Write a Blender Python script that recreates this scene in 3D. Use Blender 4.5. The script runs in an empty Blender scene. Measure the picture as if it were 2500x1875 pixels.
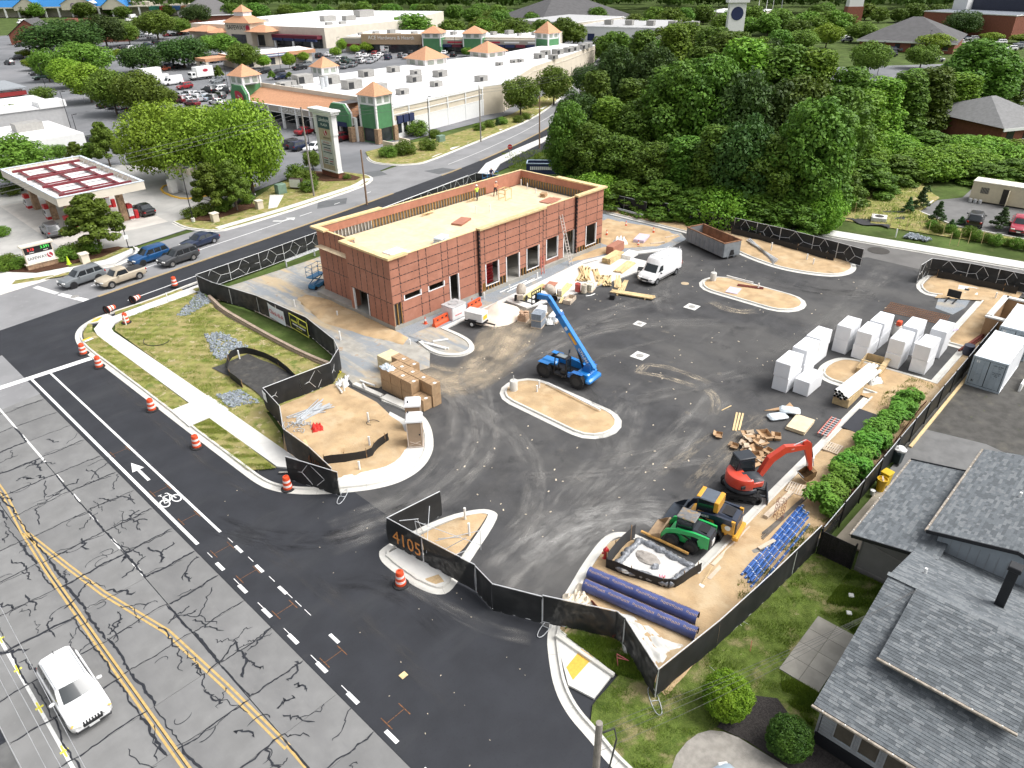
import bpy,bmesh,math,random
import numpy as np
from mathutils import Vector as V,Matrix
from math import sin,cos,pi,dist,atan2
U=random.uniform;Tr=Matrix.Translation
random.seed(7);RNG=np.random.default_rng(7)
scene=bpy.context.scene
COL=scene.collection;Rg=range;En=enumerate
R=math.radians
# camera
CAM_POS=V((-10.845,-36.662,30.0))
FPX,PITCH,ROLL,HEAD=1790.0,R(30.2),R(-0.9),(0.72186,0.69204)
_c,_s=cos(PITCH),sin(PITCH)
_fw=V((HEAD[0]*_c,HEAD[1]*_c,-_s));_up0=V((HEAD[0]*_s,HEAD[1]*_s,_c));_rt0=V((HEAD[1],-HEAD[0],0))
_rt=_rt0*cos(ROLL)+_up0*sin(ROLL);_up=-_rt0*sin(ROLL)+_up0*cos(ROLL)
cam_d=bpy.data.cameras.new('camera');cam=bpy.data.objects.new('camera',cam_d);COL.objects.link(cam)
m3=Matrix((_rt,_up,-_fw)).transposed()
cam.matrix_world=Tr(CAM_POS) @ m3.to_4x4()
cam_d.sensor_fit='HORIZONTAL';cam_d.sensor_width=36.0;cam_d.lens=36.0*FPX/2500.0
cam_d.clip_start=0.5;cam_d.clip_end=5000
scene.camera=cam
def P(px,py,z=0.0):
 """photo pixel (2500 x 1875) -> point at height z"""
 d=_fw*FPX+_rt*(px-1250.0)-_up*(py-937.5)
 t=(z-CAM_POS.z)/d.z
 return CAM_POS+d*t
def PX(p):
 d=V(p)-CAM_POS;w=d.dot(_fw)
 return 1250+FPX*d.dot(_rt)/w
# sky, sun, exposure
world=bpy.data.worlds.new('World');scene.world=world;world.use_nodes=True
SUN_EL,SUN_AZ=R(56),R(143)
wn=world.node_tree.nodes;wl=world.node_tree.links;wn.clear()
sky=wn.new('ShaderNodeTexSky');sky.sky_type='NISHITA';sky.sun_disc=False
sky.sun_elevation=SUN_EL;sky.sun_rotation=SUN_AZ;sky.dust_density=6.0;sky.air_density=1.0;sky.ozone_density=1.0
hs=wn.new('ShaderNodeHueSaturation');hs.inputs['Saturation'].default_value=0.22
bg=wn.new('ShaderNodeBackground');bg.inputs['Strength'].default_value=0.14
wo=wn.new('ShaderNodeOutputWorld')
wl.new(sky.outputs[0],hs.inputs['Color']);wl.new(hs.outputs[0],bg.inputs['Color']);wl.new(bg.outputs[0],wo.inputs[0])
sun_d=bpy.data.lights.new('sun','SUN');sun_d.energy=1.2;sun_d.angle=R(35);sun_d.color=(1.0,0.985,0.96)
sun=bpy.data.objects.new('sun',sun_d);COL.objects.link(sun)
_sd=V((sin(SUN_AZ)*cos(SUN_EL),cos(SUN_AZ)*cos(SUN_EL),sin(SUN_EL)))
sun.rotation_euler=_sd.to_track_quat('Z','Y').to_euler()
scene.view_settings.view_transform='Standard';scene.view_settings.look='None'
scene.view_settings.exposure=0.68;scene.view_settings.gamma=1.0;scene.view_settings.use_curve_mapping=False
scene.render.engine='CYCLES'
scene.cycles.use_denoising=True
try:scene.cycles.denoiser='OPENIMAGEDENOISE'
except Exception:pass
scene.cycles.max_bounces=5;scene.cycles.diffuse_bounces=3;scene.cycles.glossy_bounces=2
scene.cycles.transmission_bounces=2;scene.cycles.transparent_max_bounces=12
scene.cycles.caustics_reflective=False;scene.cycles.caustics_refractive=False
# materials
MATS={}
def _nodes(name):
 m=bpy.data.materials.new(name);m.use_nodes=True
 nt=m.node_tree;b=nt.nodes['Principled BSDF']
 return m,nt,b
def _noise(nt,vec,scale,detail=4,rough=.55,dist=0.0,mscale=None,rotz=0.0):
 if mscale is not None or rotz:
  mp=nt.nodes.new('ShaderNodeMapping');mp.inputs['Scale'].default_value=mscale or (1,1,1)
  mp.inputs['Rotation'].default_value=(0,0,rotz);nt.links.new(vec,mp.inputs['Vector']);vec=mp.outputs[0]
 n=nt.nodes.new('ShaderNodeTexNoise');n.inputs['Scale'].default_value=scale;n.inputs['Detail'].default_value=detail
 n.inputs['Roughness'].default_value=rough;n.inputs['Distortion'].default_value=dist
 nt.links.new(vec,n.inputs['Vector']);return n.outputs['Fac']
def _ramp(nt,fac,lo,hi,a=0.0,b=1.0):
 r=nt.nodes.new('ShaderNodeMapRange');r.interpolation_type='SMOOTHSTEP'
 r.inputs[1].default_value=lo;r.inputs[2].default_value=hi;r.inputs[3].default_value=a;r.inputs[4].default_value=b
 nt.links.new(fac,r.inputs[0]);return r.outputs[0]
def _mix(nt,fac,a,b):
 x=nt.nodes.new('ShaderNodeMix');x.data_type='RGBA'
 if isinstance(fac,(int,float)):x.inputs[0].default_value=fac
 else:nt.links.new(fac,x.inputs[0])
 for i,v in ((6,a),(7,b)):
  if isinstance(v,tuple):x.inputs[i].default_value=(*v,1)
  else:nt.links.new(v,x.inputs[i])
 return x.outputs[2]
def M(name,col=(.5,.5,.5),rough=.6,metal=0.0,var=.12,scale=2.0,bump=0.0,bs=60.0,rnd=0.0,ly=(),spec=.5,alpha=1.0,emit=None,coat=0.0):
 """procedural material: base colour + noise variation + overlay layers (colour, scale, lo, hi, strength, stretch, rot)"""
 if name in MATS:return MATS[name]
 m,nt,b=_nodes(name)
 tc=nt.nodes.new('ShaderNodeTexCoord');vec=tc.outputs['Object']
 c=col
 if var>0:
  f=_noise(nt,vec,scale,5)
  lo=tuple(max(0,x*(1-var)) for x in col);hi=tuple(min(1,x*(1+var)) for x in col)
  c=_mix(nt,_ramp(nt,f,.3,.7),lo,hi)
 for L in ly:
  lc,ls,lo,hi,st=L[:5];ms=L[5] if len(L)>5 else None;rz=L[6] if len(L)>6 else 0.0
  f=_noise(nt,vec,ls,6,.6,.3,ms,rz)
  c=_mix(nt,_ramp(nt,f,lo,hi,0,st),c,lc)
 if rnd>0:
  oi=nt.nodes.new('ShaderNodeObjectInfo');hv=nt.nodes.new('ShaderNodeHueSaturation')
  mr=nt.nodes.new('ShaderNodeMapRange');mr.inputs[3].default_value=1-rnd;mr.inputs[4].default_value=1+rnd
  nt.links.new(oi.outputs['Random'],mr.inputs[0]);nt.links.new(mr.outputs[0],hv.inputs['Value'])
  if isinstance(c,tuple):hv.inputs['Color'].default_value=(*c,1)
  else:nt.links.new(c,hv.inputs['Color'])
  c=hv.outputs[0]
 if isinstance(c,tuple):b.inputs['Base Color'].default_value=(*c,1)
 else:nt.links.new(c,b.inputs['Base Color'])
 b.inputs['Roughness'].default_value=rough;b.inputs['Metallic'].default_value=metal
 b.inputs['Specular IOR Level'].default_value=spec
 if coat:b.inputs['Coat Weight'].default_value=coat;b.inputs['Coat Roughness'].default_value=.08
 if alpha<1:b.inputs['Alpha'].default_value=alpha
 if emit:b.inputs['Emission Color'].default_value=(*emit[0],1);b.inputs['Emission Strength'].default_value=emit[1]
 if bump>0:
  bp=nt.nodes.new('ShaderNodeBump');bp.inputs['Strength'].default_value=1.0;bp.inputs['Distance'].default_value=bump
  nt.links.new(_noise(nt,vec,bs,3),bp.inputs['Height']);nt.links.new(bp.outputs[0],b.inputs['Normal'])
 MATS[name]=m;return m
def paint(name,col,rough=.28,var=.04):
 return M('paint_'+name,col,rough=rough,var=var,scale=3,coat=.35)
def Lm(name,c1,c2,var=.35):
 if name in MATS:return MATS[name]
 m,nt,b=_nodes(name);tc=nt.nodes.new('ShaderNodeTexCoord')
 f=_noise(nt,tc.outputs['Object'],.9,4);g=_noise(nt,tc.outputs['Object'],9,2)
 c=_mix(nt,_ramp(nt,f,.32,.68),c1,c2)
 c=_mix(nt,_ramp(nt,g,.35,.7,0,.5),c,tuple(x*1.45 for x in c2))
 oi=nt.nodes.new('ShaderNodeObjectInfo');hv=nt.nodes.new('ShaderNodeHueSaturation')
 for sock,lo,hi in (('Value',1-var,1+var*.6),('Hue',.475,.515)):
  mr=nt.nodes.new('ShaderNodeMapRange');mr.inputs[3].default_value=lo;mr.inputs[4].default_value=hi
  nt.links.new(oi.outputs['Random'],mr.inputs[0]);nt.links.new(mr.outputs[0],hv.inputs[sock])
 nt.links.new(c,hv.inputs['Color']);nt.links.new(hv.outputs[0],b.inputs['Base Color'])
 b.inputs['Roughness'].default_value=.55;b.inputs['Specular IOR Level'].default_value=.25
 tr=nt.nodes.new('ShaderNodeBsdfTranslucent');nt.links.new(hv.outputs[0],tr.inputs['Color'])
 ms=nt.nodes.new('ShaderNodeMixShader');ms.inputs[0].default_value=.22
 out=nt.nodes['Material Output'];nt.links.new(b.outputs[0],ms.inputs[1]);nt.links.new(tr.outputs[0],ms.inputs[2]);nt.links.new(ms.outputs[0],out.inputs[0])
 MATS[name]=m;return m
def Dm(name,col,nscale=3.0,lo=.35,hi=.7):
 """stain lying on a surface; 'fade' thins it towards its edges, 'flow' runs along the wheel path"""
 if name in MATS:return MATS[name]
 m,nt,b=_nodes(name);tc=nt.nodes.new('ShaderNodeTexCoord')
 at=nt.nodes.new('ShaderNodeAttribute');at.attribute_name='fade';fl=nt.nodes.new('ShaderNodeAttribute');fl.attribute_name='flow'
 f=_noise(nt,fl.outputs['Vector'],nscale,9,.68,.4,(2.2,.35,1));f2=_noise(nt,tc.outputs['Object'],11,5,.7);f3=_noise(nt,tc.outputs['Object'],.55,4)
 def mul(a,c,op='MULTIPLY'):
  x=nt.nodes.new('ShaderNodeMath');x.operation=op;nt.links.new(a,x.inputs[0]);nt.links.new(c,x.inputs[1]);return x.outputs[0]
 k=mul(_ramp(nt,f,lo,hi),_ramp(nt,f2,.25,.7,.45,1));k=mul(mul(k,_ramp(nt,f3,.3,.65,.25,1)),at.outputs['Fac'])
 b.inputs['Base Color'].default_value=(*col,1);b.inputs['Roughness'].default_value=.9
 nt.links.new(k,b.inputs['Alpha']);MATS[name]=m;return m
# mesh building
class MB:
 def __init__(s):s.v=[];s.f=[];s.m=[];s.fade=None
 def add(s,vs,fs,m=0):
  o=len(s.v);s.v.extend([tuple(p) for p in vs]);s.f.extend([tuple(o+i for i in f) for f in fs]);s.m.extend([m]*len(fs));return s
 def box(s,x0,x1,y0,y1,z0,z1,m=0,c=0.0,mat=None):
  if c<=0:
   vs=[(x,y,z) for z in (z0,z1) for y in (y0,y1) for x in (x0,x1)]
   fs=[(0,2,3,1),(4,5,7,6),(0,1,5,4),(2,6,7,3),(0,4,6,2),(1,3,7,5)]
  else:
   c=min(c,(x1-x0)*.45,(y1-y0)*.45,(z1-z0)*.45)
   rings=[]
   for z,d in ((z0,c),(z0+c,0),(z1-c,0),(z1,c)):
    a,b_,e,f_=x0+d,x1-d,y0+d,y1-d;k=c if d==0 else c*.5
    rings.append([(a+k,e,z),(b_-k,e,z),(b_,e+k,z),(b_,f_-k,z),(b_-k,f_,z),(a+k,f_,z),(a,f_-k,z),(a,e+k,z)])
   vs=[p for r in rings for p in r];fs=[tuple(Rg(7,-1,-1)),tuple(Rg(24,32))]
   for r in Rg(3):
    for i in Rg(8):j=(i+1) % 8;fs.append((r*8+i,r*8+j,r*8+8+j,r*8+8+i))
  if mat is not None:vs=[tuple(mat @ V(p)) for p in vs]
  return s.add(vs,fs,m)
 def obox(s,cen,size,rz=0.0,m=0,c=0.0,rx=0.0,ry=0.0):
  mt=Tr(cen) @ Matrix.Rotation(rz,4,'Z') @ Matrix.Rotation(ry,4,'Y') @ Matrix.Rotation(rx,4,'X')
  a,b_,e=size[0]/2,size[1]/2,size[2]/2
  return s.box(-a,a,-b_,b_,-e,e,m,c,mt)
 def beam(s,p0,p1,w,h,m=0,up=(0,0,1),c=0.0):
  p0,p1=V(p0),V(p1);d=p1-p0;L=d.length;x=d.normalized();u=V(up)
  y=u.cross(x);y=y.normalized() if y.length>1e-4 else V((0,1,0));z=x.cross(y)
  mt=Tr(p0) @ Matrix((x,y,z)).transposed().to_4x4()
  return s.box(0,L,-w/2,w/2,-h/2,h/2,m,c,mt)
 def prism(s,poly,z0,z1,m=0,mtop=None,mat=None):
  n=len(poly);ar=sum(poly[i][0]*poly[(i+1) % n][1]-poly[(i+1) % n][0]*poly[i][1] for i in Rg(n))
  if ar<0:poly=poly[::-1]
  vs=[(x,y,z0) for x,y in poly]+[(x,y,z1) for x,y in poly]
  if mat is not None:vs=[tuple(mat @ V(p)) for p in vs]
  o=len(s.v);s.v.extend(vs)
  for i in Rg(n):j=(i+1) % n;s.f.append((o+i,o+j,o+n+j,o+n+i));s.m.append(m)
  s.f.append(tuple(o+n+i for i in Rg(n)));s.m.append(m if mtop is None else mtop)
  s.f.append(tuple(o+i for i in Rg(n-1,-1,-1)));s.m.append(m);return s
 def sheet(s,poly,z,m=0):
  n=len(poly);ar=sum(poly[i][0]*poly[(i+1) % n][1]-poly[(i+1) % n][0]*poly[i][1] for i in Rg(n))
  if ar<0:poly=poly[::-1]
  return s.add([(x,y,z) for x,y in poly],[tuple(Rg(n))],m)
 def tube(s,pts,r,n=8,m=0,cap=True):
  pts=[V(p) for p in pts];k=len(pts);rs=r if isinstance(r,(list,tuple)) else [r]*k
  o=len(s.v);px=None
  for i,p in En(pts):
   t=(pts[min(i+1,k-1)]-pts[max(i-1,0)]);t=t.normalized() if t.length>1e-6 else V((0,0,1))
   if px is None:px=V((0,0,1)).cross(t);px=px if px.length>.05 else V((1,0,0))
   px=(px-t*px.dot(t));px=px.normalized() if px.length>1e-6 else t.orthogonal().normalized()
   py=t.cross(px)
   for a in Rg(n):
    an=2*pi*a/n;s.v.append(tuple(p+(px*cos(an)+py*sin(an))*rs[i]))
  for i in Rg(k-1):
   for a in Rg(n):
    b_=(a+1) % n;s.f.append((o+i*n+a,o+i*n+b_,o+i*n+n+b_,o+i*n+n+a));s.m.append(m)
  if cap:s.f.append(tuple(o+a for a in Rg(n-1,-1,-1)));s.m.append(m);s.f.append(tuple(o+(k-1)*n+a for a in Rg(n)));s.m.append(m)
  return s
 def cyl(s,p0,p1,r0,r1=None,n=12,m=0,cap=True):
  return s.tube([p0,p1],[r0,r0 if r1 is None else r1],n,m,cap)
 def lathe(s,prof,n=16,m=0,cen=(0,0,0),ms=None):
  o=len(s.v);cx,cy,cz=cen
  for r,z in prof:
   for a in Rg(n):an=2*pi*a/n;s.v.append((cx+r*cos(an),cy+r*sin(an),cz+z))
  for i in Rg(len(prof)-1):
   for a in Rg(n):b_=(a+1) % n;s.f.append((o+i*n+a,o+i*n+b_,o+i*n+n+b_,o+i*n+n+a));s.m.append(ms[i] if ms else m)
  s.f.append(tuple(o+(len(prof)-1)*n+a for a in Rg(n)));s.m.append(ms[-1] if ms else m);return s
 def loft(s,rings,m=0,caps=True,closed=True):
  o=len(s.v);n=len(rings[0])
  for r in rings:s.v.extend([tuple(p) for p in r])
  for i in Rg(len(rings)-1):
   for a in Rg(n if closed else n-1):b_=(a+1) % n;s.f.append((o+i*n+a,o+i*n+b_,o+i*n+n+b_,o+i*n+n+a));s.m.append(m)
  if caps:s.f.append(tuple(o+a for a in Rg(n-1,-1,-1)));s.m.append(m);s.f.append(tuple(o+(len(rings)-1)*n+a for a in Rg(n)));s.m.append(m)
  return s
 def blob(s,cen,rad,nu=10,nv=6,m=0,jit=0.0,rnd=random):
  rings=[]
  for i in Rg(1,nv):
   t=pi*i/nv;rings.append([(cen[0]+rad[0]*sin(t)*cos(2*pi*a/nu)*(1+rnd.uniform(-jit,jit)),cen[1]+rad[1]*sin(t)*sin(2*pi*a/nu)*(1+rnd.uniform(-jit,jit)),cen[2]-rad[2]*cos(t)*(1+rnd.uniform(-jit,jit))) for a in Rg(nu)])
  return s.loft(rings,m)
 def grid(s,f,nu,nv,m=0):
  """f(u,v)->point, u,v in 0..1"""
  o=len(s.v)
  for j in Rg(nv+1):
   for i in Rg(nu+1):s.v.append(tuple(f(i/nu,j/nv)))
  for j in Rg(nv):
   for i in Rg(nu):a=o+j*(nu+1)+i;s.f.append((a,a+1,a+nu+2,a+nu+1));s.m.append(m)
  return s
 def mesh(s,name,mats,smooth=False):
  me=bpy.data.meshes.new(name);me.from_pydata(s.v,[],s.f)
  for q in (mats if isinstance(mats,(list,tuple)) else [mats]):me.materials.append(q)
  if len(me.materials)>1:me.polygons.foreach_set('material_index',s.m)
  if s.fade is not None:
   at=me.attributes.new('fade','FLOAT','POINT');at.data.foreach_set('value',s.fade);at=me.attributes.new('flow','FLOAT_VECTOR','POINT');at.data.foreach_set('vector',s.flow)
  if smooth:
   me.polygons.foreach_set('use_smooth',[True]*len(me.polygons))
   if smooth!='all':
    try:me.set_sharp_from_angle(angle=R(40))
    except Exception:pass
  me.update();return me
 def b(s,name,mats,parent=None,smooth=False):
  return link(name,s.mesh(name,mats,smooth),parent)
RX=Matrix.Rotation(R(90),4,'X')
def Bx(*a,**k):return MB().box(*a,**k)
def Cy(*a,**k):return MB().cyl(*a,**k)
def Bm(*a,**k):return MB().beam(*a,**k)
def link(name,data,parent=None):
 o=bpy.data.objects.new(name,data);COL.objects.link(o)
 if parent is not None:o.parent=parent
 return o
def tag(o,label=None,cat=None,group=None,kind=None):
 if label:o['label']=label
 if cat:o['category']=cat
 if group:o['group']=group
 if kind:o['kind']=kind
 return o
def Th(name,label,cat,loc=(0,0,0),rz=0.0,group=None):
 o=bpy.data.objects.new(name,None);COL.objects.link(o);o.empty_display_size=.3
 o.location=(loc[0],loc[1],loc[2] if len(loc)>2 else 0.0);o.rotation_euler=(0,0,rz)
 return tag(o,label,cat,group)
KIDS={}
def Ct(o,loc,rz=0.0,label=None,group=None,sc=None):
 r=o.copy();COL.objects.link(r);r.location=(loc[0],loc[1],loc[2] if len(loc)>2 else 0.0);r.rotation_euler=(0,0,rz)
 if sc:r.scale=sc if isinstance(sc,tuple) else (sc,sc,sc)
 if label:r['label']=label
 if group:r['group']=group
 if o.name not in KIDS:KIDS[o.name]=[(c,list(c.children)) for c in o.children]
 for c,gs in KIDS[o.name]:
  k=c.copy();COL.objects.link(k);k.parent=r
  for g in gs:q=g.copy();COL.objects.link(q);q.parent=k
 return r
def St(name,mb,mats,parent=None,smooth=False):
 o=mb.b(name,mats,parent,smooth)
 if parent is None:o['kind']='structure'
 return o
def stuff(name,mb,mats,label,cat,smooth=False):
 o=mb.b(name,mats,None,smooth);return tag(o,label,cat,kind='stuff')
def text(body,size,mat,parent,loc,rot,name='lettering',ext=.004,align='CENTER',sx=1.0):
 c=bpy.data.curves.new(name,'FONT');c.body=body;c.size=size;c.extrude=ext;c.align_x=align;c.align_y='CENTER';c.resolution_u=2
 q=bpy.data.objects.new('tmp',c);COL.objects.link(q);me=bpy.data.meshes.new_from_object(q);bpy.data.objects.remove(q);me.materials.clear();me.materials.append(mat)
 o=link(name,me,parent);o.location=loc;o.rotation_euler=rot;o.scale=(sx,1,1);return o
_ones='first second third fourth fifth sixth seventh eighth ninth tenth eleventh twelfth thirteenth fourteenth fifteenth sixteenth seventeenth eighteenth nineteenth twentieth'.split()
ORD=_ones+[t+'-'+o for t in ('twenty','thirty','forty','fifty') for o in _ones[:9]]
def arc(cx,cy,r,a0,a1,n):return [(cx+r*cos(R(a0+(a1-a0)*i/n)),cy+r*sin(R(a0+(a1-a0)*i/n))) for i in Rg(n+1)]
def Sp(pts,it=2,closed=False):
 for _ in Rg(it):
  q=[] if closed else [pts[0]];n=len(pts)
  for i in Rg(n if closed else n-1):
   a,b_=pts[i],pts[(i+1) % n]
   q+=[(a[0]*.75+b_[0]*.25,a[1]*.75+b_[1]*.25),(a[0]*.25+b_[0]*.75,a[1]*.25+b_[1]*.75)]
  if not closed:q.append(pts[-1])
  pts=q
 return pts
def Of(pts,d,closed=False):
 out=[];n=len(pts)
 for i in Rg(n):
  a=V(pts[(i-1) % n] if (closed or i>0) else pts[i]);b_=V(pts[i]);c=V(pts[(i+1) % n] if (closed or i<n-1) else pts[i])
  t1=(b_-a);t2=(c-b_)
  if t1.length<1e-6:t1=t2
  if t2.length<1e-6:t2=t1
  n1=V((-t1.y,t1.x)).normalized();n2=V((-t2.y,t2.x)).normalized();nn=(n1+n2)
  nn=nn.normalized() if nn.length>1e-6 else n1
  k=1/max(.5,nn.dot(n1));out.append((b_.x+nn.x*d*k,b_.y+nn.y*d*k))
 return out
# ground materials
m_meadow=M('meadow',(.075,.11,.03),.95,var=.35,scale=.25,ly=[((.13,.13,.06),.6,.5,.75,.6),((.05,.08,.02),2.5,.45,.7,.6)],spec=.1)
m_asph_new=M('asphalt_new',(.031,.033,.039),.82,var=.12,scale=.5,bump=.004,bs=90,ly=[((.048,.050,.054),.35,.48,.75,.7,(.25,1,1)),((.075,.073,.07),.9,.62,.82,.4,(.3,1.4,1),.6),((.016,.018,.021),9,.55,.72,.4)],spec=.3)
m_lot=M('asphalt_lot',(.056,.056,.058),.85,var=.18,scale=.6,bump=.006,bs=70,ly=[((.105,.102,.098),.16,.40,.70,.8,(1,.6,1),.5),((.14,.135,.13),.7,.52,.85,.55,(.4,1.5,1),.9),((.020,.021,.023),.45,.56,.74,.6),((.11,.107,.10),9,.5,.8,.5),((.30,.26,.20),4.5,.68,.80,.4)],spec=.3)
m_street=M('asphalt_grey',(.24,.24,.245),.9,var=.10,scale=.3,bump=.003,bs=80,ly=[((.22,.225,.23),.15,.45,.7,.7,(1,.3,1)),((.36,.36,.36),1.5,.55,.8,.5)],spec=.25)
m_plaza=M('asphalt_plaza',(.17,.175,.185),.9,var=.14,scale=.12,ly=[((.24,.24,.25),.05,.45,.65,.8),((.12,.125,.13),.4,.55,.8,.5)],spec=.25)
m_slab_road=M('old_concrete',(.20,.20,.197),.9,var=.10,scale=.6,bump=.004,bs=50,rnd=.07,ly=[((.145,.145,.147),.35,.45,.75,.6,(1,.35,1)),((.13,.13,.135),1.2,.62,.8,.55,(1.2,.35,1)),((.26,.255,.245),5,.58,.8,.4)],spec=.25)
m_tar=M('crack_sealant',(.018,.020,.026),.55,var=.3,scale=8)
mc=M('kerb_concrete',(.60,.585,.54),.85,var=.07,scale=1.2,bump=.002,bs=90,rnd=.04,ly=[((.44,.42,.38),.9,.56,.8,.5),((.70,.69,.66),6,.55,.75,.4)])
mV=M('sidewalk_concrete',(.64,.63,.60),.85,var=.05,scale=.9,bump=.0015,bs=120,rnd=.035,ly=[((.52,.51,.48),1.1,.58,.85,.4)])
mD=M('sandy_soil',(.47,.335,.195),.95,var=.14,scale=.8,bump=.03,bs=9,ly=[((.56,.44,.29),.5,.46,.72,.8),((.35,.225,.11),1.1,.55,.75,.55),((.24,.17,.10),7,.62,.78,.5),((.62,.54,.42),14,.62,.75,.5)],spec=.1)
mg=M('crushed_gravel',(.26,.285,.31),.95,var=.25,scale=22,bump=.03,bs=28,ly=[((.42,.36,.27),.4,.50,.72,.85),((.17,.19,.22),3,.55,.75,.6),((.5,.5,.5),30,.62,.74,.5)],spec=.15)
m_drive=M('dusty_gravel',(.36,.345,.31),.95,var=.15,scale=1,bump=.02,bs=12,ly=[((.25,.275,.30),.42,.47,.60,.85,(1.5,.35,1)),((.50,.39,.245),.3,.48,.62,.85,(1.6,.3,1),.12),((.34,.20,.10),1.0,.60,.72,.7),((.56,.49,.38),2.4,.55,.75,.5,(2,.4,1))],spec=.1)
mw=M('patchy_lawn',(.24,.24,.075),.95,var=.25,scale=1.5,bump=.05,bs=16,ly=[((.34,.28,.13),.55,.42,.62,.85),((.10,.155,.03),.9,.54,.66,.8),((.47,.39,.25),1.6,.58,.66,.9),((.24,.25,.07),6,.5,.75,.6)],spec=.1)
m_lawn2=M('dark_green_lawn',(.10,.14,.03),.95,var=.3,scale=2,bump=.05,bs=14,ly=[((.27,.225,.12),.7,.50,.66,.85),((.05,.085,.015),1.4,.52,.68,.7),((.33,.27,.18),2.0,.64,.74,.7),((.15,.18,.04),8,.5,.75,.6)],spec=.1)  # darker lawn green with tan and bare patches
m_mulch=M('mulch',(.085,.045,.028),.95,var=.3,scale=9,bump=.04,bs=20,spec=.1)
mx=M('road_paint_white',(.80,.80,.79),.7,var=.06,scale=4)
m_white_worn=M('road_paint_worn',(.66,.66,.64),.75,var=.1,scale=5,ly=[((.3,.3,.3),6,.6,.72,.8)])
m_yel=M('road_paint_yellow',(.50,.34,.12),.75,var=.12,scale=5,ly=[((.30,.27,.22),9,.56,.70,.85)])
m_orange_mark=M('survey_paint_orange',(.17,.075,.03),.85,var=.5,scale=9)
# ground
g=MB().sheet([(-2500,-2500),(2500,-2500),(2500,2500),(-2500,2500)],-.12);St('ground',g,m_meadow)
g=MB().sheet([(-.35,-80),(9.5,-80),(9.5,-30),(9.8,12),(6.5,36),(9.5,43.2),(-.35,41.7),(-60,34.6),(-60,40),(-60,31),(-.35,36.0)][:7]+[(-70,29.5),(-70,24.2),(-.35,36.2)],0.0)
road=St('main_road',g,m_asph_new)
MB().sheet([(-70,24.3),(-.3,36.3),(-.3,41.8),(-70,29.4)],.005).b('junction_strip',m_asph_new,road)
g=MB().sheet([(9.3,-27.2),(72.5,-27.2),(74.2,-26),(74.2,-11.4),(72.2,-9.6),(68.6,26),(30,12.9),(17,12),(9.3,6)],.003);St('parking_lot',g,m_lot)
slab_base=MB();slab_base.sheet([(-30,-80),(-.33,-80),(-.33,36.3),(-30,31.5)],-.03);old=St('old_road',slab_base,m_tar)
COLS=[(-3.32,-.36),(-6.9,-3.34),(-10.35,-6.92),(-11.9,-10.37)]
meshes={}
for ci,(x0,x1) in En(COLS):
 y=-32.0;k=0
 while y<34:
  L=2.86;key=(ci,)
  if key not in meshes:b=MB();b.box(x0+.012,x1-.012,.012,L-.012,-.08,0.0,0);meshes[key]=b.mesh('slab',m_slab_road)
  o=link('slab',meshes[key],old);o.location=(0,y,U(-.003,.002));y+=L;k+=1
g=MB().sheet([(-90,14),(-.33,26.3),(-.33,36.25),(-70,24.2),(-90,22)],.002);St('crossing_road',g,m_street)
YL=[(-90,29.0),(-40,36.5),(-.35,41.9),(9.74,43.41),(22.5,45.3),(35.3,47.16),(48,49.3),(60.8,51.6),(72,53.8),(81.6,56.1),(92,59.3),(103.4,63.2),(120,70.3),(150,85),(190,107),(240,136),(300,172)]
YL=Sp(YL,1)
def strip(path,d0,d1,z,name,mat,ends=None):
 a=Of(path,d0);b=Of(path,d1);g=MB();n=len(path)
 g.add([(x,y,z) for x,y in a]+[(x,y,z) for x,y in b],[(i,i+1,n+i+1,n+i) for i in Rg(n-1)]);return g
def part_of(path,x0,x1):return [p for p in path if x0<=p[0]<=x1]
St('side_street',strip(YL,0,10.3,.001,'',0),m_street)
g=strip(part_of(YL,-400,400),-6.6,0,.0005,'',0);St('side_street_resurfaced',g,m_asph_new)
def kerb(path,side=1,gut=.42,w=.17,h=.14,closed=False,name='kerb',seg=3.0,base=.006,label=None):
 """path = edge of the road surface; side=+1 puts the kerb on the left of the path"""
 root=bpy.data.objects.new(name,None);COL.objects.link(root);root['kind']='structure'
 if closed:path=path+[path[0]]
 fine=[path[0]]
 for a,b in zip(path[:-1],path[1:]):
  L=dist(a,b);n=max(1,int(L/.75))
  for i in Rg(1,n+1):fine.append((a[0]+(b[0]-a[0])*i/n,a[1]+(b[1]-a[1])*i/n))
 offs=[(0,base-.05),(0,base),(gut,base+.012),(gut+.03,base+h),(gut+w,base+h+.008),(gut+w+.01,base+h-.2)]
 lanes=[Of(fine,side*d,closed=False) for d,z in offs]
 d=0;last=0;runs=[]
 for i in Rg(1,len(fine)):
  d+=dist(fine[i-1],fine[i])
  if d>=seg or i==len(fine)-1:runs.append((last,i));last=i;d=0
 for a,b in runs:
  g=MB();rings=[]
  for i in Rg(a,b+1):
   t=0
   if i==a:t=.006
   if i==b:t=-.006
   ring=[]
   for k,(dd,z) in En(offs):
    p=lanes[k][i]
    q=lanes[k][min(i+1,len(fine)-1)] if t>0 else lanes[k][max(i-1,0)]
    u=abs(t)/max(.05,dist(p,q)) if t else 0
    ring.append((p[0]+(q[0]-p[0])*u,p[1]+(q[1]-p[1])*u,z))
   rings.append(ring if side<0 else ring[::-1])
  g.loft(rings,0,caps=True,closed=True);g.b('kerb_stone',mc,root)
 return root
SOIL=.115
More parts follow.
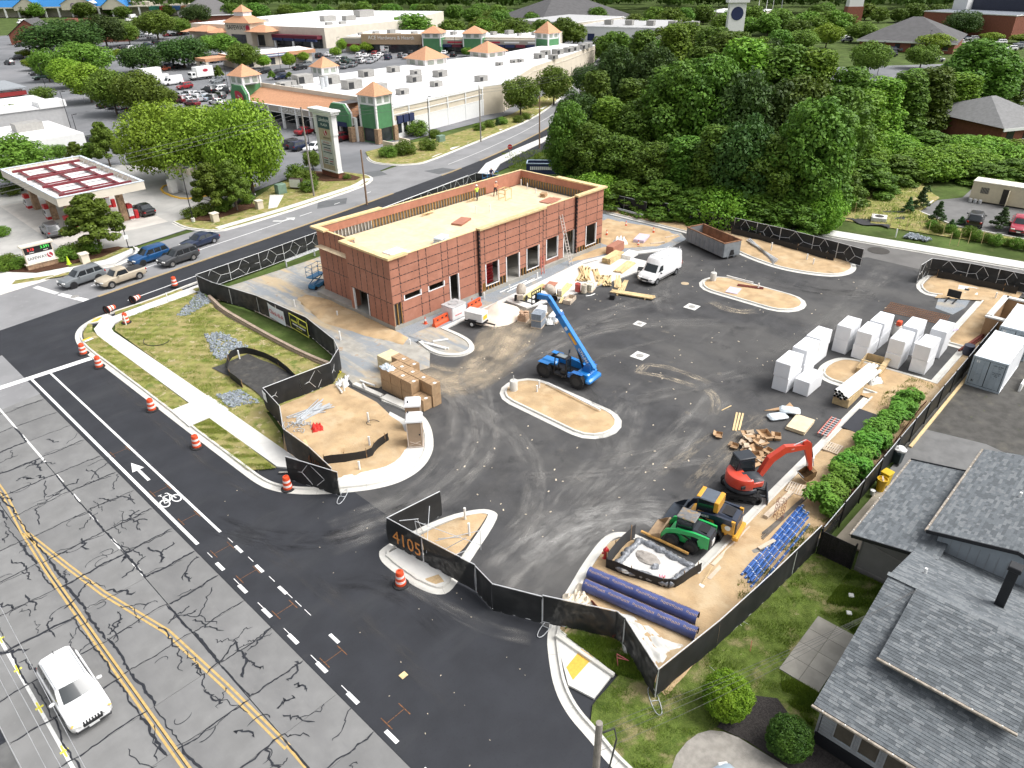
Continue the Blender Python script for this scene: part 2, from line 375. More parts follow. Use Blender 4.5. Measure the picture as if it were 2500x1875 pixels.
def soil(name,poly,mat,z=SOIL,lump=0.0,res=.8):
 if lump<=0:
  g=MB().sheet(poly,z);return St(name,g,mat)
 bm=bmesh.new();vs=[bm.verts.new((x,y,z)) for x,y in poly];f=bm.faces.new(vs)
 xs=[p[0] for p in poly];ys=[p[1] for p in poly]
 for ax,lo,hi in ((0,min(xs),max(xs)),(1,min(ys),max(ys))):
  n=int((hi-lo)/res)
  for i in Rg(1,n):
   co=[0,0,0];no=[0,0,0];co[ax]=lo+(hi-lo)*i/n;no[ax]=1
   bmesh.ops.bisect_plane(bm,geom=bm.verts[:]+bm.edges[:]+bm.faces[:],plane_co=co,plane_no=no)
 for v in bm.verts:
  if not v.is_boundary:
   x,y=v.co.x,v.co.y
   v.co.z+=lump*(.5+.5*sin(x*1.3+1.7*sin(y*.8))*cos(y*1.1+x*.4))+U(0,lump*.35)
 me=bpy.data.meshes.new(name);bm.normal_update();bm.to_mesh(me);bm.free();me.materials.append(mat)
 if me.polygons and me.polygons[0].normal.z<0:me.flip_normals()
 me.polygons.foreach_set('use_smooth',[True]*len(me.polygons))
 o=link(name,me);o['kind']='structure';return o
corner=[(5.35,4.6),(5.2,12),(5.0,26.5),(4.85,31.0),(5.0,33.6),(5.6,35.8),(6.6,37.3),(8.2,38.3),(10.2,38.55),(14,38.75),(20,39.9),(30,41.3),(45,43.5),(58,46),(66.5,48),(69.8,47.6),(71.3,45.5)]
corner=Sp(corner,2)
kerb(corner,side=-1)
entry=Sp([(5.35,4.6),(5.4,2.6),(5.7,1.2),(6.4,-.1),(7.6,-1.5),(9.1,-2.8),(10.5,-3.8),(12.1,-4.45),(14.0,-4.35),(15.75,-3.4),(17.0,-2.0),(17.9,-.6),(18.45,.8),(18.4,2.8),(18.05,4.8)],2)
kerb(entry,side=1)
# front corner lawn, verge, kerb-side soil
soil('corner_lawn',[(8.5,10),(8.5,33.6),(9.0,34.9),(10.2,35.7),(12.5,36.0),(20,36.9),(30.5,38.6),(30.5,39.2),(20,37.8),(17.9,37.6),(17.9,33),(17.35,31.5),(17.1,28.5),(17.25,18.3),(17.75,12.2),(18.2,10.4),(16.4,9.2),(13.7,9.6),(10.5,9.9),(9.7,6.5),(8.6,4.2),(8.6,6)],mw,.10,.10)
soil('verge',[(5.75,4.2),(7.2,3.0),(7.2,12.4),(5.7,12.4)],mw,.125,.03)
soil('verge',[(5.6,15.7),(7.05,15.7),(6.95,33.5),(7.0,35.2),(7.5,36.4),(7.4,37.2),(6.2,35.2),(5.5,33.0),(5.45,26.5)],mw,.125,.03)
soil('verge',[(9.9,37.15),(17.3,38.1),(17.3,38.75),(13.8,38.2),(10.2,38.0)],mw,.125,.02)
soil('verge',[(19.5,38.6),(31,40.2),(44,42.2),(58,44.8),(58,45.3),(44,42.7),(30,40.7),(20,39.3)],mw,.125,.02)
# sidewalk slabs
def slabs(root,path_l,path_r,n,z=.135,th=.12,mat=mV,name='slab'):
 """quads between two matching polylines, cut into n slabs"""
 def at(path,t):
  L=[0];
  for a,b in zip(path[:-1],path[1:]):L.append(L[-1]+dist(a,b))
  d=t*L[-1]
  for i in Rg(len(path)-1):
   if d<=L[i+1]+1e-9:u=(d-L[i])/max(1e-9,L[i+1]-L[i]);return V((path[i][0]+(path[i+1][0]-path[i][0])*u,path[i][1]+(path[i+1][1]-path[i][1])*u))
  return V(path[-1])
 for k in Rg(n):
  e=.004/max(1,dist(path_l[0],path_l[-1])/n) if n>1 else 0
  a,b=at(path_l,(k+e)/n),at(path_l,(k+1-e)/n);c,d=at(path_r,(k+1-e)/n),at(path_r,(k+e)/n)
  MB().prism([tuple(a),tuple(b),tuple(c),tuple(d)],z-th,z+U(-.002,.002),0).b(name,mat,root)
def sroot(name):
 o=bpy.data.objects.new(name,None);COL.objects.link(o);o['kind']='structure';return o
walk=sroot('sidewalk')
slabs(walk,[(7.3,3.1),(7.12,12.45)],[(8.75,.9),(8.62,12.45)],7)
slabs(walk,[(7.12,15.65),(6.95,32.2)],[(8.6,15.65),(8.3,32.2)],11)
slabs(walk,[(6.95,32.2),(6.95,34.2),(7.3,35.6),(8.2,36.6),(9.8,37.0)],[(8.3,32.2),(8.25,33.6),(8.5,34.6),(9.2,35.3),(10.2,35.6)],4)
slabs(walk,[(9.8,37.0),(20,38.5),(31,40.1),(44,42.1),(58,44.7)],[(10.2,35.6),(20,36.9),(31,38.6),(44,40.6),(58,43.2)],30)
MB().prism([(5.55,12.45),(8.72,12.45),(8.72,15.65),(5.62,15.65)],.02,.145).b('landing',mV,walk)
MB().prism([(7.3,37.1),(8.1,36.7),(9.6,37.05),(9.4,38.0),(8.3,37.95)],.02,.138).b('ramp',mV,walk)
m_pad=M('tactile_pad_yellow',(.70,.42,.06),.7,var=.1,scale=8)
MB().prism([(7.45,37.15),(8.15,36.9),(8.9,37.6),(8.2,37.9)],.12,.146).b('tactile_pad',m_pad,walk)
ein=Of(entry,.62);e2=Of(entry,1.95)
idx=[i for i,p in En(ein) if p[0]>8.5 and not (p[0]>17 and p[1]>-.2)]
slabs(walk,[ein[i] for i in idx],[e2[i] for i in idx],12)
# soil pad behind the fence at the entrance
soil('entrance_soil',[(8.7,4.5),(8.7,-.6),(9.6,-1.3),(11,-2.1),(12.3,-2.5),(13.7,-2.4),(14.9,-1.7),(15.9,-.5),(16.6,.7),(16.7,2.8),(17.1,4.8),(17.0,8.4),(16.9,9.9),(13.8,10.0),(10.8,10.2),(10.1,6.9)],mD,SOIL,.12)
# kerb castings not yet set along that pad
for (a,b,w) in (((17.6,8.4),(17.9,5.2),.42),((17.95,5.0),(18.35,1.6),.75)):
 o=Bm((a[0],a[1],.12),(b[0],b[1],.12),w,.26,c=.02).b('loose_kerb_casting',mc);tag(o,'long grey concrete kerb casting lying '+('beside the cardboard boxes' if w>.5 else 'below the scattered white pipes'),'kerb')
g=MB().prism([(14.9,1.3),(16.9,2.9),(17.0,.2),(16.2,-.9),(15.9,.1)],.10,.15);tag(g.b('concrete_slab',mV),'thin pale concrete slab behind the portable toilets','slab')
# islands
def capsule(x0,x1,y0,y1,n=8):
 r=(x1-x0)/2;cx=(x0+x1)/2
 return arc(cx,y1-r,r,0,180,n)+arc(cx,y0+r,r,180,360,n)
for nm,(x0,x1,y0,y1) in (('island_soil',(23.95,28.55,-11.5,-.6)),('island_soil',(53.5,58.6,-12.15,-.9))):
 cp=capsule(x0,x1,y0,y1);kerb(cp,side=1,closed=True,gut=.36,name='island_kerb');soil(nm,Of(cp,.5,True),mD,SOIL,.06,.6)
m_valley=M('kerb_inlet_steel',(.20,.23,.26),.5,.4,var=.15)
tri=Sp([(6.6,-9.0),(7.2,-8.35),(11.4,-9.0),(13.6,-10.1),(14.15,-11.0),(13.9,-11.7),(9.5,-13.3),(7.6,-14.1),(6.9,-13.6),(6.55,-12.2),(6.45,-10)],2,True)
kerb(tri,side=-1,closed=True,gut=.40,name='island_kerb')
soil('island_soil',Of(Sp([(7.9,-9.0),(11.4,-9.4),(13.5,-10.4),(13.8,-11.0),(13.5,-11.4),(9.6,-12.7),(9.0,-12.2),(8.5,-10.6)],1,True),-.25,True),mD,SOIL,.06,.5)
g=MB().prism([(6.95,-9.2),(8.1,-9.3),(8.7,-11.2),(9.4,-12.9),(8.0,-13.5),(7.3,-13.3),(6.95,-12)],.05,.13);St('island_walk',g,mV)
m_padtan=M('tactile_pad_tan',(.50,.36,.20),.8,var=.12,scale=8)
g=MB().prism([(7.25,-12.35),(8.0,-12.65),(7.85,-13.3),(7.2,-13.0)],.1,.138);St('tactile_pad',g,m_padtan)
# long kerb down the right side of the lot
right=[(5.3,-30),(5.45,-26.6),(5.85,-25.1),(6.15,-23.5),(6.85,-22.1),(8.0,-20.8),(8.9,-19.9),(10.3,-19.1),(12.4,-18.55),(14.2,-18.0),(16.6,-17.5),(17.5,-17.65),(18.15,-18.3),(18.4,-19.2),(18.45,-22.45)]
kerb(Sp(right,2)+[(18.45,-22.75),(19,-22.75),(30,-22.75),(41,-22.75),(43.85,-22.75),(43.85,-22.2)]+Sp([(43.85,-22.2),(43.6,-20.6),(43.6,-19.6),(44.2,-18.6),(45.5,-18.15),(47,-18.2),(48.5,-18.7),(49.1,-19.9)],2)+[(49.3,-22),(49.5,-25.3),(49.5,-25.75),(56.9,-25.75),(56.9,-24.3),(58.9,-24.0),(69.5,-23.9)]+Sp([(69.4,-23.9),(68.2,-22),(67.4,-20.6),(67.35,-19.4),(68.9,-18.2),(71,-18.0),(74.5,-18)],1)[1:],side=-1)
soil('site_soil',[(9.6,-26.4),(10.5,-22.3),(9.2,-20.3),(10.5,-19.75),(12.5,-19.15),(14.3,-18.6),(16.6,-18.1),(17.4,-18.4),(17.75,-19.2),(17.85,-23.3),(30,-23.35),(43.2,-23.35),(43.25,-22.2),(43.0,-20.6),(43.0,-19.5)][:13]+[(44.45,-23.35),(44.4,-22.0),(44.2,-20.6),(44.25,-19.8),(44.7,-19.1),(45.6,-18.75),(47,-18.8),(48.1,-19.2),(48.6,-20),(48.8,-22),(48.95,-26.35),(57.5,-26.35),(57.5,-24.6),(69.3,-24.5),(67.9,-22.2),(66.9,-20.7),(67.95,-20.7),(67.95,-19.7),(69.2,-18.75),(73.6,-18.6),(74.3,-26.8),(57,-27.0),(40,-27.1),(18,-27.0)],mD,.10,.14)
# ramp at the street corner, right
g=MB().prism([(7.35,-22.6),(8.95,-20.55),(9.65,-20.1),(9.35,-23.8),(7.6,-23.95)],.03,.14);St('street_ramp',g,mV)
g=MB().prism([(8.05,-21.9),(9.4,-21.75),(9.4,-22.5),(7.7,-22.6)],.1,.147);St('tactile_pad',g,m_pad)
Bm((9.15,-20.3,.2),(9.2,-23.9,.2),.2,.2,c=.02).b('ramp_kerb',mc)['kind']='structure'
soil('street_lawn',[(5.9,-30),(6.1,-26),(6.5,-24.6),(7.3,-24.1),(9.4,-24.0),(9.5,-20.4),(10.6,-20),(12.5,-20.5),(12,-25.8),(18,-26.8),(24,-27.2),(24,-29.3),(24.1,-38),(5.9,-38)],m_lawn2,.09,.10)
back=[(68.0,26),(68.0,8.5),(66.4,2.0)]+Sp([(66.4,2.0),(64.8,-2),(64.1,-6),(65.2,-10),(66.8,-11.75),(69.2,-12.1),(71.3,-11.2),(72.2,-9.6)],2)[1:]
kerb(back,side=1)
soil('rear_soil',Of(back,.55)+[(72.4,-9),(72.4,26)],mD,SOIL,.14)
# concrete strips in front of the building
frontw=sroot('building_walk')
slabs(frontw,[(29.3,11.0),(44,11.5),(52.3,12.0),(56,10.6),(62,7.0)],[(29.3,10.5),(44,11.0),(52.2,11.4),(55.5,10.0),(61.4,6.5)],12,z=.14)
slabs(frontw,[(38.0,11.0),(45,11.3),(52.2,11.3),(56.2,9.3)],[(38.0,8.0),(46.0,6.4),(53.4,5.3),(56.6,5.6)],6,z=.13)
nose=Sp([(26.0,10.4),(25.5,8.4),(25.7,6.7),(26.9,5.4),(28.3,5.4),(29.3,6.4),(29.75,8),(29.75,10.6)],2)
kerb(nose,side=1,gut=.05,w=.42)
soil('nose_soil',Of(nose,.5)+[(29.2,12),(26.3,12)],m_drive,.10,.05)
soil('building_gravel',[(26,10.6),(29.7,10.9),(44,11.5),(52.2,11.9),(56.5,10.2),(61.8,7),(66,7.2),(67.6,9),(67.6,26),(58,26),(26,14)],mg,.055,.05)
soil('gravel_drive',[(18.5,33.4),(19.6,29.6),(19.8,24),(20.2,18.8),(19.2,13.2),(18.2,11),(17.6,8.6),(18.6,6.5),(21,6.7),(23.6,6.0),(25.4,8),(26,11),(26.6,13.8),(30,27),(60,28),(60,33),(46,36.5),(30,35.8),(20,35.6)],m_drive,.06,.06,.6)
soil('loose_dirt',[(22.6,20.5),(23.6,15),(24.8,11),(26.0,11.6),(26.2,14),(26.4,24),(25.4,27.5),(24,27)],mD,.075,.22,.5)
soil('loose_dirt',[(57.8,11.4),(61.5,8.3),(66.4,8.2),(67.3,12),(66,19),(61,20.5),(58.2,19)],mD,.07,.16,.5)
soil('loose_dirt',[(50.5,13),(52,12.2),(56.5,11.2),(57.6,12.8),(56,13.4),(52,13.5)],mD,.07,.12,.5)
# rear access road
RR=[(58,60),(68,44),(73.4,36),(74.9,28),(75.2,16),(76.8,4),(78.2,-6),(79.8,-16),(81.6,-28),(83.5,-45),(85,-70)]
St('access_road',strip(Sp(RR[2:],1),-8.4,.4,-.01,'',0),M('asphalt_access',(.155,.15,.145),.9,var=.12,scale=.4,ly=[((.21,.20,.19),.5,.5,.75,.6,(1,.4,1))],spec=.2))
rw=sroot('rear_sidewalk')
rp=Sp(RR[2:],1)
slabs(rw,Of(rp,.4),Of(rp,2.5),40)
kerb(Of(rp,-.05),side=1,gut=.2,w=.2)
tri2=[(69.7,46.5),(72.2,46.6),(78.5,50.9),(89,54.3),(100,57.5),(100,59.2),(88,56.2),(77,52.8),(71.5,49.2),(69.6,48)]
g=MB().prism(tri2,.0,.13);St('corner_walk',g,mV)
far=Of(part_of(YL,-40,16.5),9.2);fk=part_of(far,-60,15)
kerb(fk+Sp([(15.2,50.9),(16.3,51.3),(18.2,52.4),(19.6,54.2),(19.9,56)],1)[1:],side=1,gut=.25)
g=MB().prism(Of(fk,.5)+[(15.6,52.0),(18.6,54.2),(19.2,55.5),(18.6,56.2),(15.5,54.6),(11.5,54.8),(8.5,55.5),(5.8,59.2),(-10,58),(-40,51)][:9],.0,.12);St('street_walk',g,mV)
soil('street_verge',[(5.5,53.8),(9.9,52.3),(13.6,51.9),(13.9,52.6),(10,53.2),(6.2,54.9)],mw,.13)
soil('mulch_bed',[(4,62),(5.8,59.2),(8.5,55.6),(11.4,54.9),(15.4,54.7),(18.8,56.0),(18.3,57.6),(16.3,58.1),(11.9,59.1),(8,61.5)],m_mulch,.14,.06)
soil('street_verge',[(11.6,54.5),(15.5,54.0),(18.9,55.4),(18.6,56.4),(15.4,55.0),(11.8,55.2)],mw,.19)
k2=Sp([(27.0,62),(26.9,59),(27.4,57),(28.9,54.2),(30.5,53.2),(39.5,54.15),(44,54.9),(54,56.6),(57.6,58.4),(59.3,60.6),(59.4,63)],1)
kerb(k2,side=1,gut=.2,w=.25)
soil('street_verge',Of(k2,.4)+[(58,66),(52,70),(46,68),(40,63.5),(31.5,62.8)],mw,.12)
soil('mulch_bed',[(28.9,60.9),(30.5,58.6),(34,58.9),(38.3,59.6),(38.8,62),(33,62.2)],m_mulch,.17)
soil('mulch_bed',[(50.5,69.5),(52.5,63.5),(56,60.6),(57.6,61.5),(57.4,66),(54.6,71)],m_mulch,.17,.08)
w3=sroot('street_walk')
slabs(w3,[(29.8,55.4),(39.5,56.3),(44,57.0),(54,58.6),(57.5,60.5)],[(29.8,54.3),(39.5,55.1),(44,55.8),(54,57.4),(58.2,59.6)],18,z=.15)
MB().prism([(38.8,57.5),(40,57.2),(44,62),(42.6,63.5)],.1,.155).b('slab',mV,w3)
k3=Sp([(66.5,72),(65.2,69.5),(64.9,67),(66.4,63.2),(69,61.3),(71,61.0),(83.6,64.6),(96,68.2),(110,72.3),(130,82),(160,100)],1)
kerb(k3,side=1,gut=.2,w=.25)
soil('street_verge',Of(k3,.4)+[(158,104),(128,87),(112,80),(100,76.6),(84,73.8),(75,76),(69,75.5)],mw,.12,.12,2.5)
slabs(w3,Of(part_of(k3,72,150),1.0),Of(part_of(k3,72,150),2.8),22,z=.16)
# big paved lots beyond
g=MB().sheet([(5,60),(20,56.5),(28,58),(31,63),(46,69),(54,71.5),(59,62),(66,64),(70,76),(78,77),(116,81),(160,105),(260,165),(260,420),(120,420),(-140,420),(-140,120),(-70,62)],-.015);St('plaza_parking_lot',g,m_plaza)
g=MB().sheet([(7,64.5),(20,56.6),(28,58.2),(33,63.6),(45,70),(46,92),(33,103),(8,97)],-.008);St('fuel_forecourt',g,M('forecourt_concrete',(.40,.39,.37),.9,var=.1,scale=.3,ly=[((.30,.30,.29),.2,.45,.7,.8),((.47,.45,.42),1,.55,.8,.5)]))
g=MB().sheet([(13.5,63.5),(27,63),(27.5,88),(14,89)],-.002);St('fuel_apron',g,M('apron_concrete',(.52,.49,.45),.9,var=.1,scale=.5))
g=MB().sheet([P(x,y).to_2d().to_tuple() for x,y in ((1500,180),(2500,150),(2500,330),(1950,280),(1500,260))],-.02);St('office_parking_lot',g,m_plaza)
soil('side_lawn',[(86,26),(86.3,12),(85.5,-1),(87,-12),(89,-24),(92,-24),(92.5,-15.4),(96,-10),(104,-10),(110,-6),(112,20),(100,40)],mw,-.03,.25,2)
g=MB().sheet([(92.2,-40),(92.4,-15.4),(96.05,-10.1),(102.8,-10.1),(106.4,-12.3),(112,-12),(112,-40)],.03);St('side_yard',g,M('asphalt_yard',(.17,.168,.165),.9,var=.12,scale=.5,spec=.2))
kerb([(92.2,-40),(92.4,-15.4)]+[(95.9,-10.0),(102.8,-10.0)],side=1,gut=.02,w=.25)
# neighbour's yard on the right
g=MB().sheet([(36.8,-27.4),(36.8,-60),(74,-60),(74,-27.4)],.02);St('neighbour_yard',g,M('asphalt_neighbour',(.085,.082,.076),.92,var=.2,scale=1.2,bump=.01,bs=30,ly=[((.15,.14,.11),.6,.52,.75,.6),((.11,.14,.04),1.3,.66,.76,.8),((.2,.18,.15),9,.62,.75,.5)],spec=.2))
g=MB().sheet([(32.5,-27.6),(41.6,-27.6),(42.5,-31.5),(41.5,-36),(36,-36),(32,-30)],.03);St('neighbour_drive',g,M('asphalt_drive',(.17,.17,.168),.92,var=.12,scale=1,ly=[((.12,.12,.12),.8,.5,.75,.6)],spec=.2))
np_=sroot('neighbour_path')
slabs(np_,[(33.2,-27.9),(25.7,-27.7)],[(33.2,-29.4),(25.9,-29.3)],3,z=.06,mat=M('path_concrete',(.42,.37,.29),.9,var=.1,scale=1,rnd=.06))
pt=sroot('patio')
for i in Rg(4):
 for j in Rg(2):
  MB().prism([(14.9+i*1.11+.008,-29.5-j*.98-.008),(14.9+(i+1)*1.11-.008,-29.5-j*.98-.008),(14.9+(i+1)*1.11-.008,-29.5-(j+1)*.98+.008),(14.9+i*1.11+.008,-29.5-(j+1)*.98+.008)],.1,.21).b('paving_slab',M('patio_concrete',(.30,.285,.25),.92,var=.12,scale=1.5,rnd=.1),pt)
g=MB().sheet(Sp([(5.9,-29.2),(7.3,-28.3),(9.0,-28.3),(10.0,-28.9),(10.4,-30.2),(10.6,-38),(5.9,-38)],1),.215);St('neighbour_driveway',g,M('gravel_driveway',(.30,.28,.25),.95,var=.15,scale=3,bump=.02,bs=40))
g=MB().sheet([(10.1,-28.9),(12.4,-28.9),(13.3,-30.2),(12.3,-32),(12.2,-38),(10.5,-38),(10.4,-30.2)],.225);St('mulch_bed',g,M('dark_mulch',(.035,.03,.028),.95,var=.4,scale=12,bump=.04,bs=25))
# left roadside strip
g=MB().sheet([(-11.9,-80),(-11.9,-6),(-14,-6),(-30,-14),(-30,-80)],.004);St('roadside_apron',g,M('roadside_asphalt',(.12,.12,.118),.92,var=.2,scale=1,ly=[((.05,.05,.05),.8,.55,.75,.7)]))
soil('roadside_grass',[(-13.2,-30),(-12.9,-12),(-13.3,-10.4),(-20,-12),(-22,-30)],mw,.08,.05)
# road markings
def mark(name,poly,mat,z,parent=road):g=MB().sheet(poly,z);return g.b(name,mat,parent)
def stripe(x,y0,y1,w,mat,z=.006,name='stripe',parent=road):return mark(name,[(x-w/2,y0),(x+w/2,y0),(x+w/2,y1),(x-w/2,y1)],mat,z,parent)
stripe(0,-.1,30.0,.20,mx);stripe(1.45,-.1,29.6,.16,mx)
mark('stop_bar',[(-7.0,29.6),(4.85,29.3),(4.85,30.0),(-7.0,30.3)],mx,.007)
for k in Rg(9):
 y=-2.4-k*2.55-(.35*k/6 if k>5 else 0);stripe(0,y-.85,y,.20,mx,name='dash')
for y in (-1.9,-4.25,-6.7,-11.6):stripe(1.45,y-.8,y,.18,mx,name='dash')
for y in (-.9,-3.3,-5.6,-7.4,-8.3,-9.2):stripe(1.5,y-.6,y,.035,mx,.0065,name='chalk_line')
for y in (-1.2,-4.3,-6.9,-9.5,-12.0,-14.6):stripe(.05,y-.6,y,.035,mx,.0065,name='chalk_line')
for y in (13.2,6.7,2.6,-1.6,-4.6,-8.4,-12.9,-17.8,-22.7):
 g=Bx(.25,1.3,y-.016,y+.016,.005,.0065);g.box(.23,.275,y-.42,y+.42,.005,.0066);g.box(1.27,1.315,y-.42,y+.42,.005,.0066);g.b('layout_mark',m_orange_mark,road)
# arrow and bicycle symbol in the bike lane
mark('arrow',[(.62,8.3),(.82,8.3),(.82,10.0),(1.12,10.0),(.72,11.2),(.32,10.0),(.62,10.0)],mx,.0075)
g=MB()
for cx in (.36,1.12):
 n=22;ring=[]
 for i in Rg(n):
  a0,a1=2*pi*i/n,2*pi*(i+1)/n
  g.add([(cx+r*.30*cos(a),5.1+r*.47*sin(a),.0075) for r,a in ((1,a0),(1,a1),(.74,a1),(.74,a0))],[(3,2,1,0)])
def bar(ax,ay,bx,by,w=.07):
 d=V((bx-ax,by-ay)).normalized()*w/2;g.add([(ax-d.y,ay+d.x,.0078),(ax+d.y,ay-d.x,.0078),(bx+d.y,by-d.x,.0078),(bx-d.y,by+d.x,.0078)],[(0,1,2,3)])
for q in ((.36,5.1,.55,5.85),(.55,5.85,.98,5.8),(.98,5.8,.70,5.1),(.70,5.1,.55,5.85),(.36,5.1,.70,5.1),(1.12,5.1,.93,6.05),(.93,6.05,.80,6.1),(.52,5.95,.48,6.15),(.38,6.15,.6,6.15)):bar(*q)
g.b('bicycle_symbol',mx,road)
# lane lines on the concrete
for y0,y1 in ((22,26.6),(15.8,20.8),(12.4,13.6),(9.4,10.5),(6.5,7.7),(2.9,4.2),(-.3,1.2),(30.5,34)):stripe(-3.3,y0,y1,.14,m_white_worn,.006,'dash',old)
stripe(-10.3,-34,24,.15,m_white_worn,.006,'edge_line',old)
for y in (.7,-2.1,-5.2,-8.4,-11.8):g=Bx(-10.45,-10.1,y-.06,y+.06,.004,.008);g.box(-10.33,-10.25,y-.4,y+.4,.004,.0085);g.b('spray_mark',M('survey_paint_yellow',(.75,.68,.08),.8,var=.2),old)
def ypath(pts,w=.11,name='yellow_line',mat=None):
 for d in (-.11,.11):
  a=Of(pts,d-w/2);b=Of(pts,d+w/2);n=len(pts);g=MB()
  g.add([(x,y,.006) for x,y in a]+[(x,y,.006) for x,y in b],[(i,i+1,n+i+1,n+i) for i in Rg(n-1)]);o=g.b(name,m_yel,old)
  for f in o.data.polygons:
   if f.normal.z<0:o.data.flip_normals();break
ypath([(-6.95,-34),(-6.95,-4),(-6.9,4),(-6.75,9),(-6.4,14),(-6.4,26)])
ypath([(-6.7,8.8),(-6.0,3.8),(-5.4,0),(-4.2,-5.2),(-3.75,-10.5),(-3.45,-15.5)])
MB().sheet([(-3.5,-15.4),(-3.36,-15.4),(-3.36,-34),(-3.5,-34)],.006).b('yellow_line',m_yel,old)
# side street lines
def along(d,x0,x1,w,mat,name,z=.008,seg=None):
 pts=[p for p in Of(YL,d) if x0<=p[0]<=x1]
 a=Of(pts,-w/2);b=Of(pts,w/2);n=len(pts);g=MB()
 g.add([(x,y,z) for x,y in a]+[(x,y,z) for x,y in b],[(i,i+1,n+i+1,n+i) for i in Rg(n-1)]);return g.b(name,mat,road)
YL_f=[]
for a,b in zip(YL[:-1],YL[1:]):
 n=max(1,int(dist(a,b)/1.0))
 for i in Rg(n):YL_f.append((a[0]+(b[0]-a[0])*i/n,a[1]+(b[1]-a[1])*i/n))
YL=YL_f
for x0,x1 in ((9.6,56),(66.5,73),(77,200)):along(-.1,x0,x1,.12,m_yel,'yellow_line');along(.15,x0,x1,.12,m_yel,'yellow_line')
for x0,x1 in ((11.5,70),(80,200)):along(-3.6,x0,x1,.14,mx,'edge_line')
along(3.5,10.3,37,.13,mx,'lane_line')
for x in Rg(40,58,6):along(3.5,x,x+2.2,.13,mx,'dash')
along(3.4,72,190,.13,m_white_worn,'lane_line')
mark('stop_bar',[(9.1,43.3),(9.75,43.5),(8.4,47.4),(7.9,47.2)],mx,.008);mark('stop_bar',[(8.3,47.7),(7.8,47.6),(6.8,51.4),(7.4,51.6)],m_white_worn,.008)
mark('turn_arrow',[(37.2,51.2),(38.4,51.3),(38.5,50.6),(39.3,51.5),(38.3,52.3),(38.3,51.7),(37.4,51.6),(36.6,52.5),(36.3,52.3)],m_white_worn,.008)
m_patch=M('asphalt_patch',(.115,.12,.125),.9,var=.1,scale=1)
for poly in ([(43.5,52.6),(45.5,55.4),(49.5,53.9),(47.6,51.5)],[(67,57.2),(70.5,56.4),(71.2,53.7),(67.2,53.7)],[(57.5,61),(61.8,60.0),(62.5,63),(59,64.2)]):mark('patch',poly,m_patch,.006)
# crack sealant on the concrete
g=MB()
def wiggle(p0,p1,w,amp,n):
 pts=[]
 ox=oy=0
 for i in Rg(n+1):
  t=i/n;ox=ox*.7+U(-amp,amp);oy=oy*.7+U(-amp,amp)
  k=1 if 0<i<n else .3;pts.append((p0[0]+(p1[0]-p0[0])*t+ox*k,p0[1]+(p1[1]-p0[1])*t+oy*k))
 ribbon(pts,w)
def ribbon(pts,w,z=None):
 z=z or U(.0090,.0125);a=Of(pts,w/2*U(.6,1.2));b=Of(pts,-w/2*U(.6,1.2));n=len(pts)
 tw=[.45+.55*abs(sin(i*1.7+pts[0][0])) for i in Rg(n)];tw[0]=tw[-1]=.2
 A=[(p[0]+(q[0]-p[0])*k,p[1]+(q[1]-p[1])*k) for p,q,k in zip(pts,a,tw)];B=[(p[0]+(q[0]-p[0])*k,p[1]+(q[1]-p[1])*k) for p,q,k in zip(pts,b,tw)]
 g.add([(x,y,z) for x,y in A]+[(x,y,z) for x,y in B],[(n+i,n+i+1,i+1,i) for i in Rg(n-1)])
for k in Rg(21):
 y=-32+2.86*k
 for (x0,x1) in ((-11.8,-6.9),(-6.9,-3.3),(-3.3,-.4)):
  if random.random()<.9:wiggle((x0,y+U(-.1,.1)),(x1,y+U(-.1,.1)),random.choice((.07,.11,.16)),.06,20)
  if random.random()<.5:wiggle((x0+U(0,1),y+.2),(x1-U(0,1),y-.15),.06,.1,14)
for x,amp in ((-3.34,.03),(-6.55,.07),(-7.2,.08),(-10.1,.05)):
 for k in Rg(20):
  if random.random()<.85:y=-32+2.86*k;wiggle((x+U(-.08,.08),y),(x+U(-.08,.08),y+2.9),random.choice((.07,.11,.15)),amp,14)
for k in Rg(150):
 x=random.choice((U(-6.6,-3.5),U(-4.9,-3.6),U(-9.8,-7.3),U(-3.0,-.8)));y=U(-28,20)
 L=U(.7,2.3);an=random.choice((90,90,60,120,20,160))+U(-25,25)
 wiggle((x,y),(x+L*cos(R(an)),y+L*sin(R(an))),random.choice((.06,.09,.13)),.13,12)
for k in Rg(34):
 x=U(-9.5,-3.6);y=U(-24,14);r=U(.2,.55);a0=U(0,6.28);sp=U(2,5)
 ribbon([(x+r*cos(a0+t*sp/10)*(1+.05*t),y+r*.8*sin(a0+t*sp/10)) for t in Rg(11)],random.choice((.05,.06)))
o=g.b('crack_sealant',m_tar,old);o['kind']='stuff'
# dusty tyre tracks and stains
def track(pts,w,mat,z,fade=1.0,it=2):
 pts=Sp(pts,it);n=len(pts);g=MB();cols=[(-.5,0),(-.25,.9),(0,.45),(.25,.9),(.5,0)];rows=[Of(pts,c*w) for c,f in cols]
 for i in Rg(n):
  for r in rows:g.v.append((r[i][0],r[i][1],z))
 for i in Rg(n-1):
  for k in Rg(4):a=i*5+k;g.f.append((a+1,a,a+5,a+6));g.m.append(0)
 g.fade=[cols[k][1]*fade*min(1,i/3.0,(n-1-i)/3.0) for i in Rg(n) for k in Rg(5)];g.flow=[];al=U(0,50)
 for i in Rg(n):
  al+=dist(pts[i],pts[i-1]) if i else 0
  for k in Rg(5):g.flow+=[cols[k][0]*w+al*.01,al,z*900]
 o=g.b('tyre_track',mat);o['kind']='structure'
 return o
d_pale=Dm('dust_pale',(.30,.29,.275),1.1,.30,.68);d_sand=Dm('dust_sand',(.52,.43,.31),.8,.28,.55);d_white=Dm('dust_white',(.50,.49,.47),1.0,.36,.72)
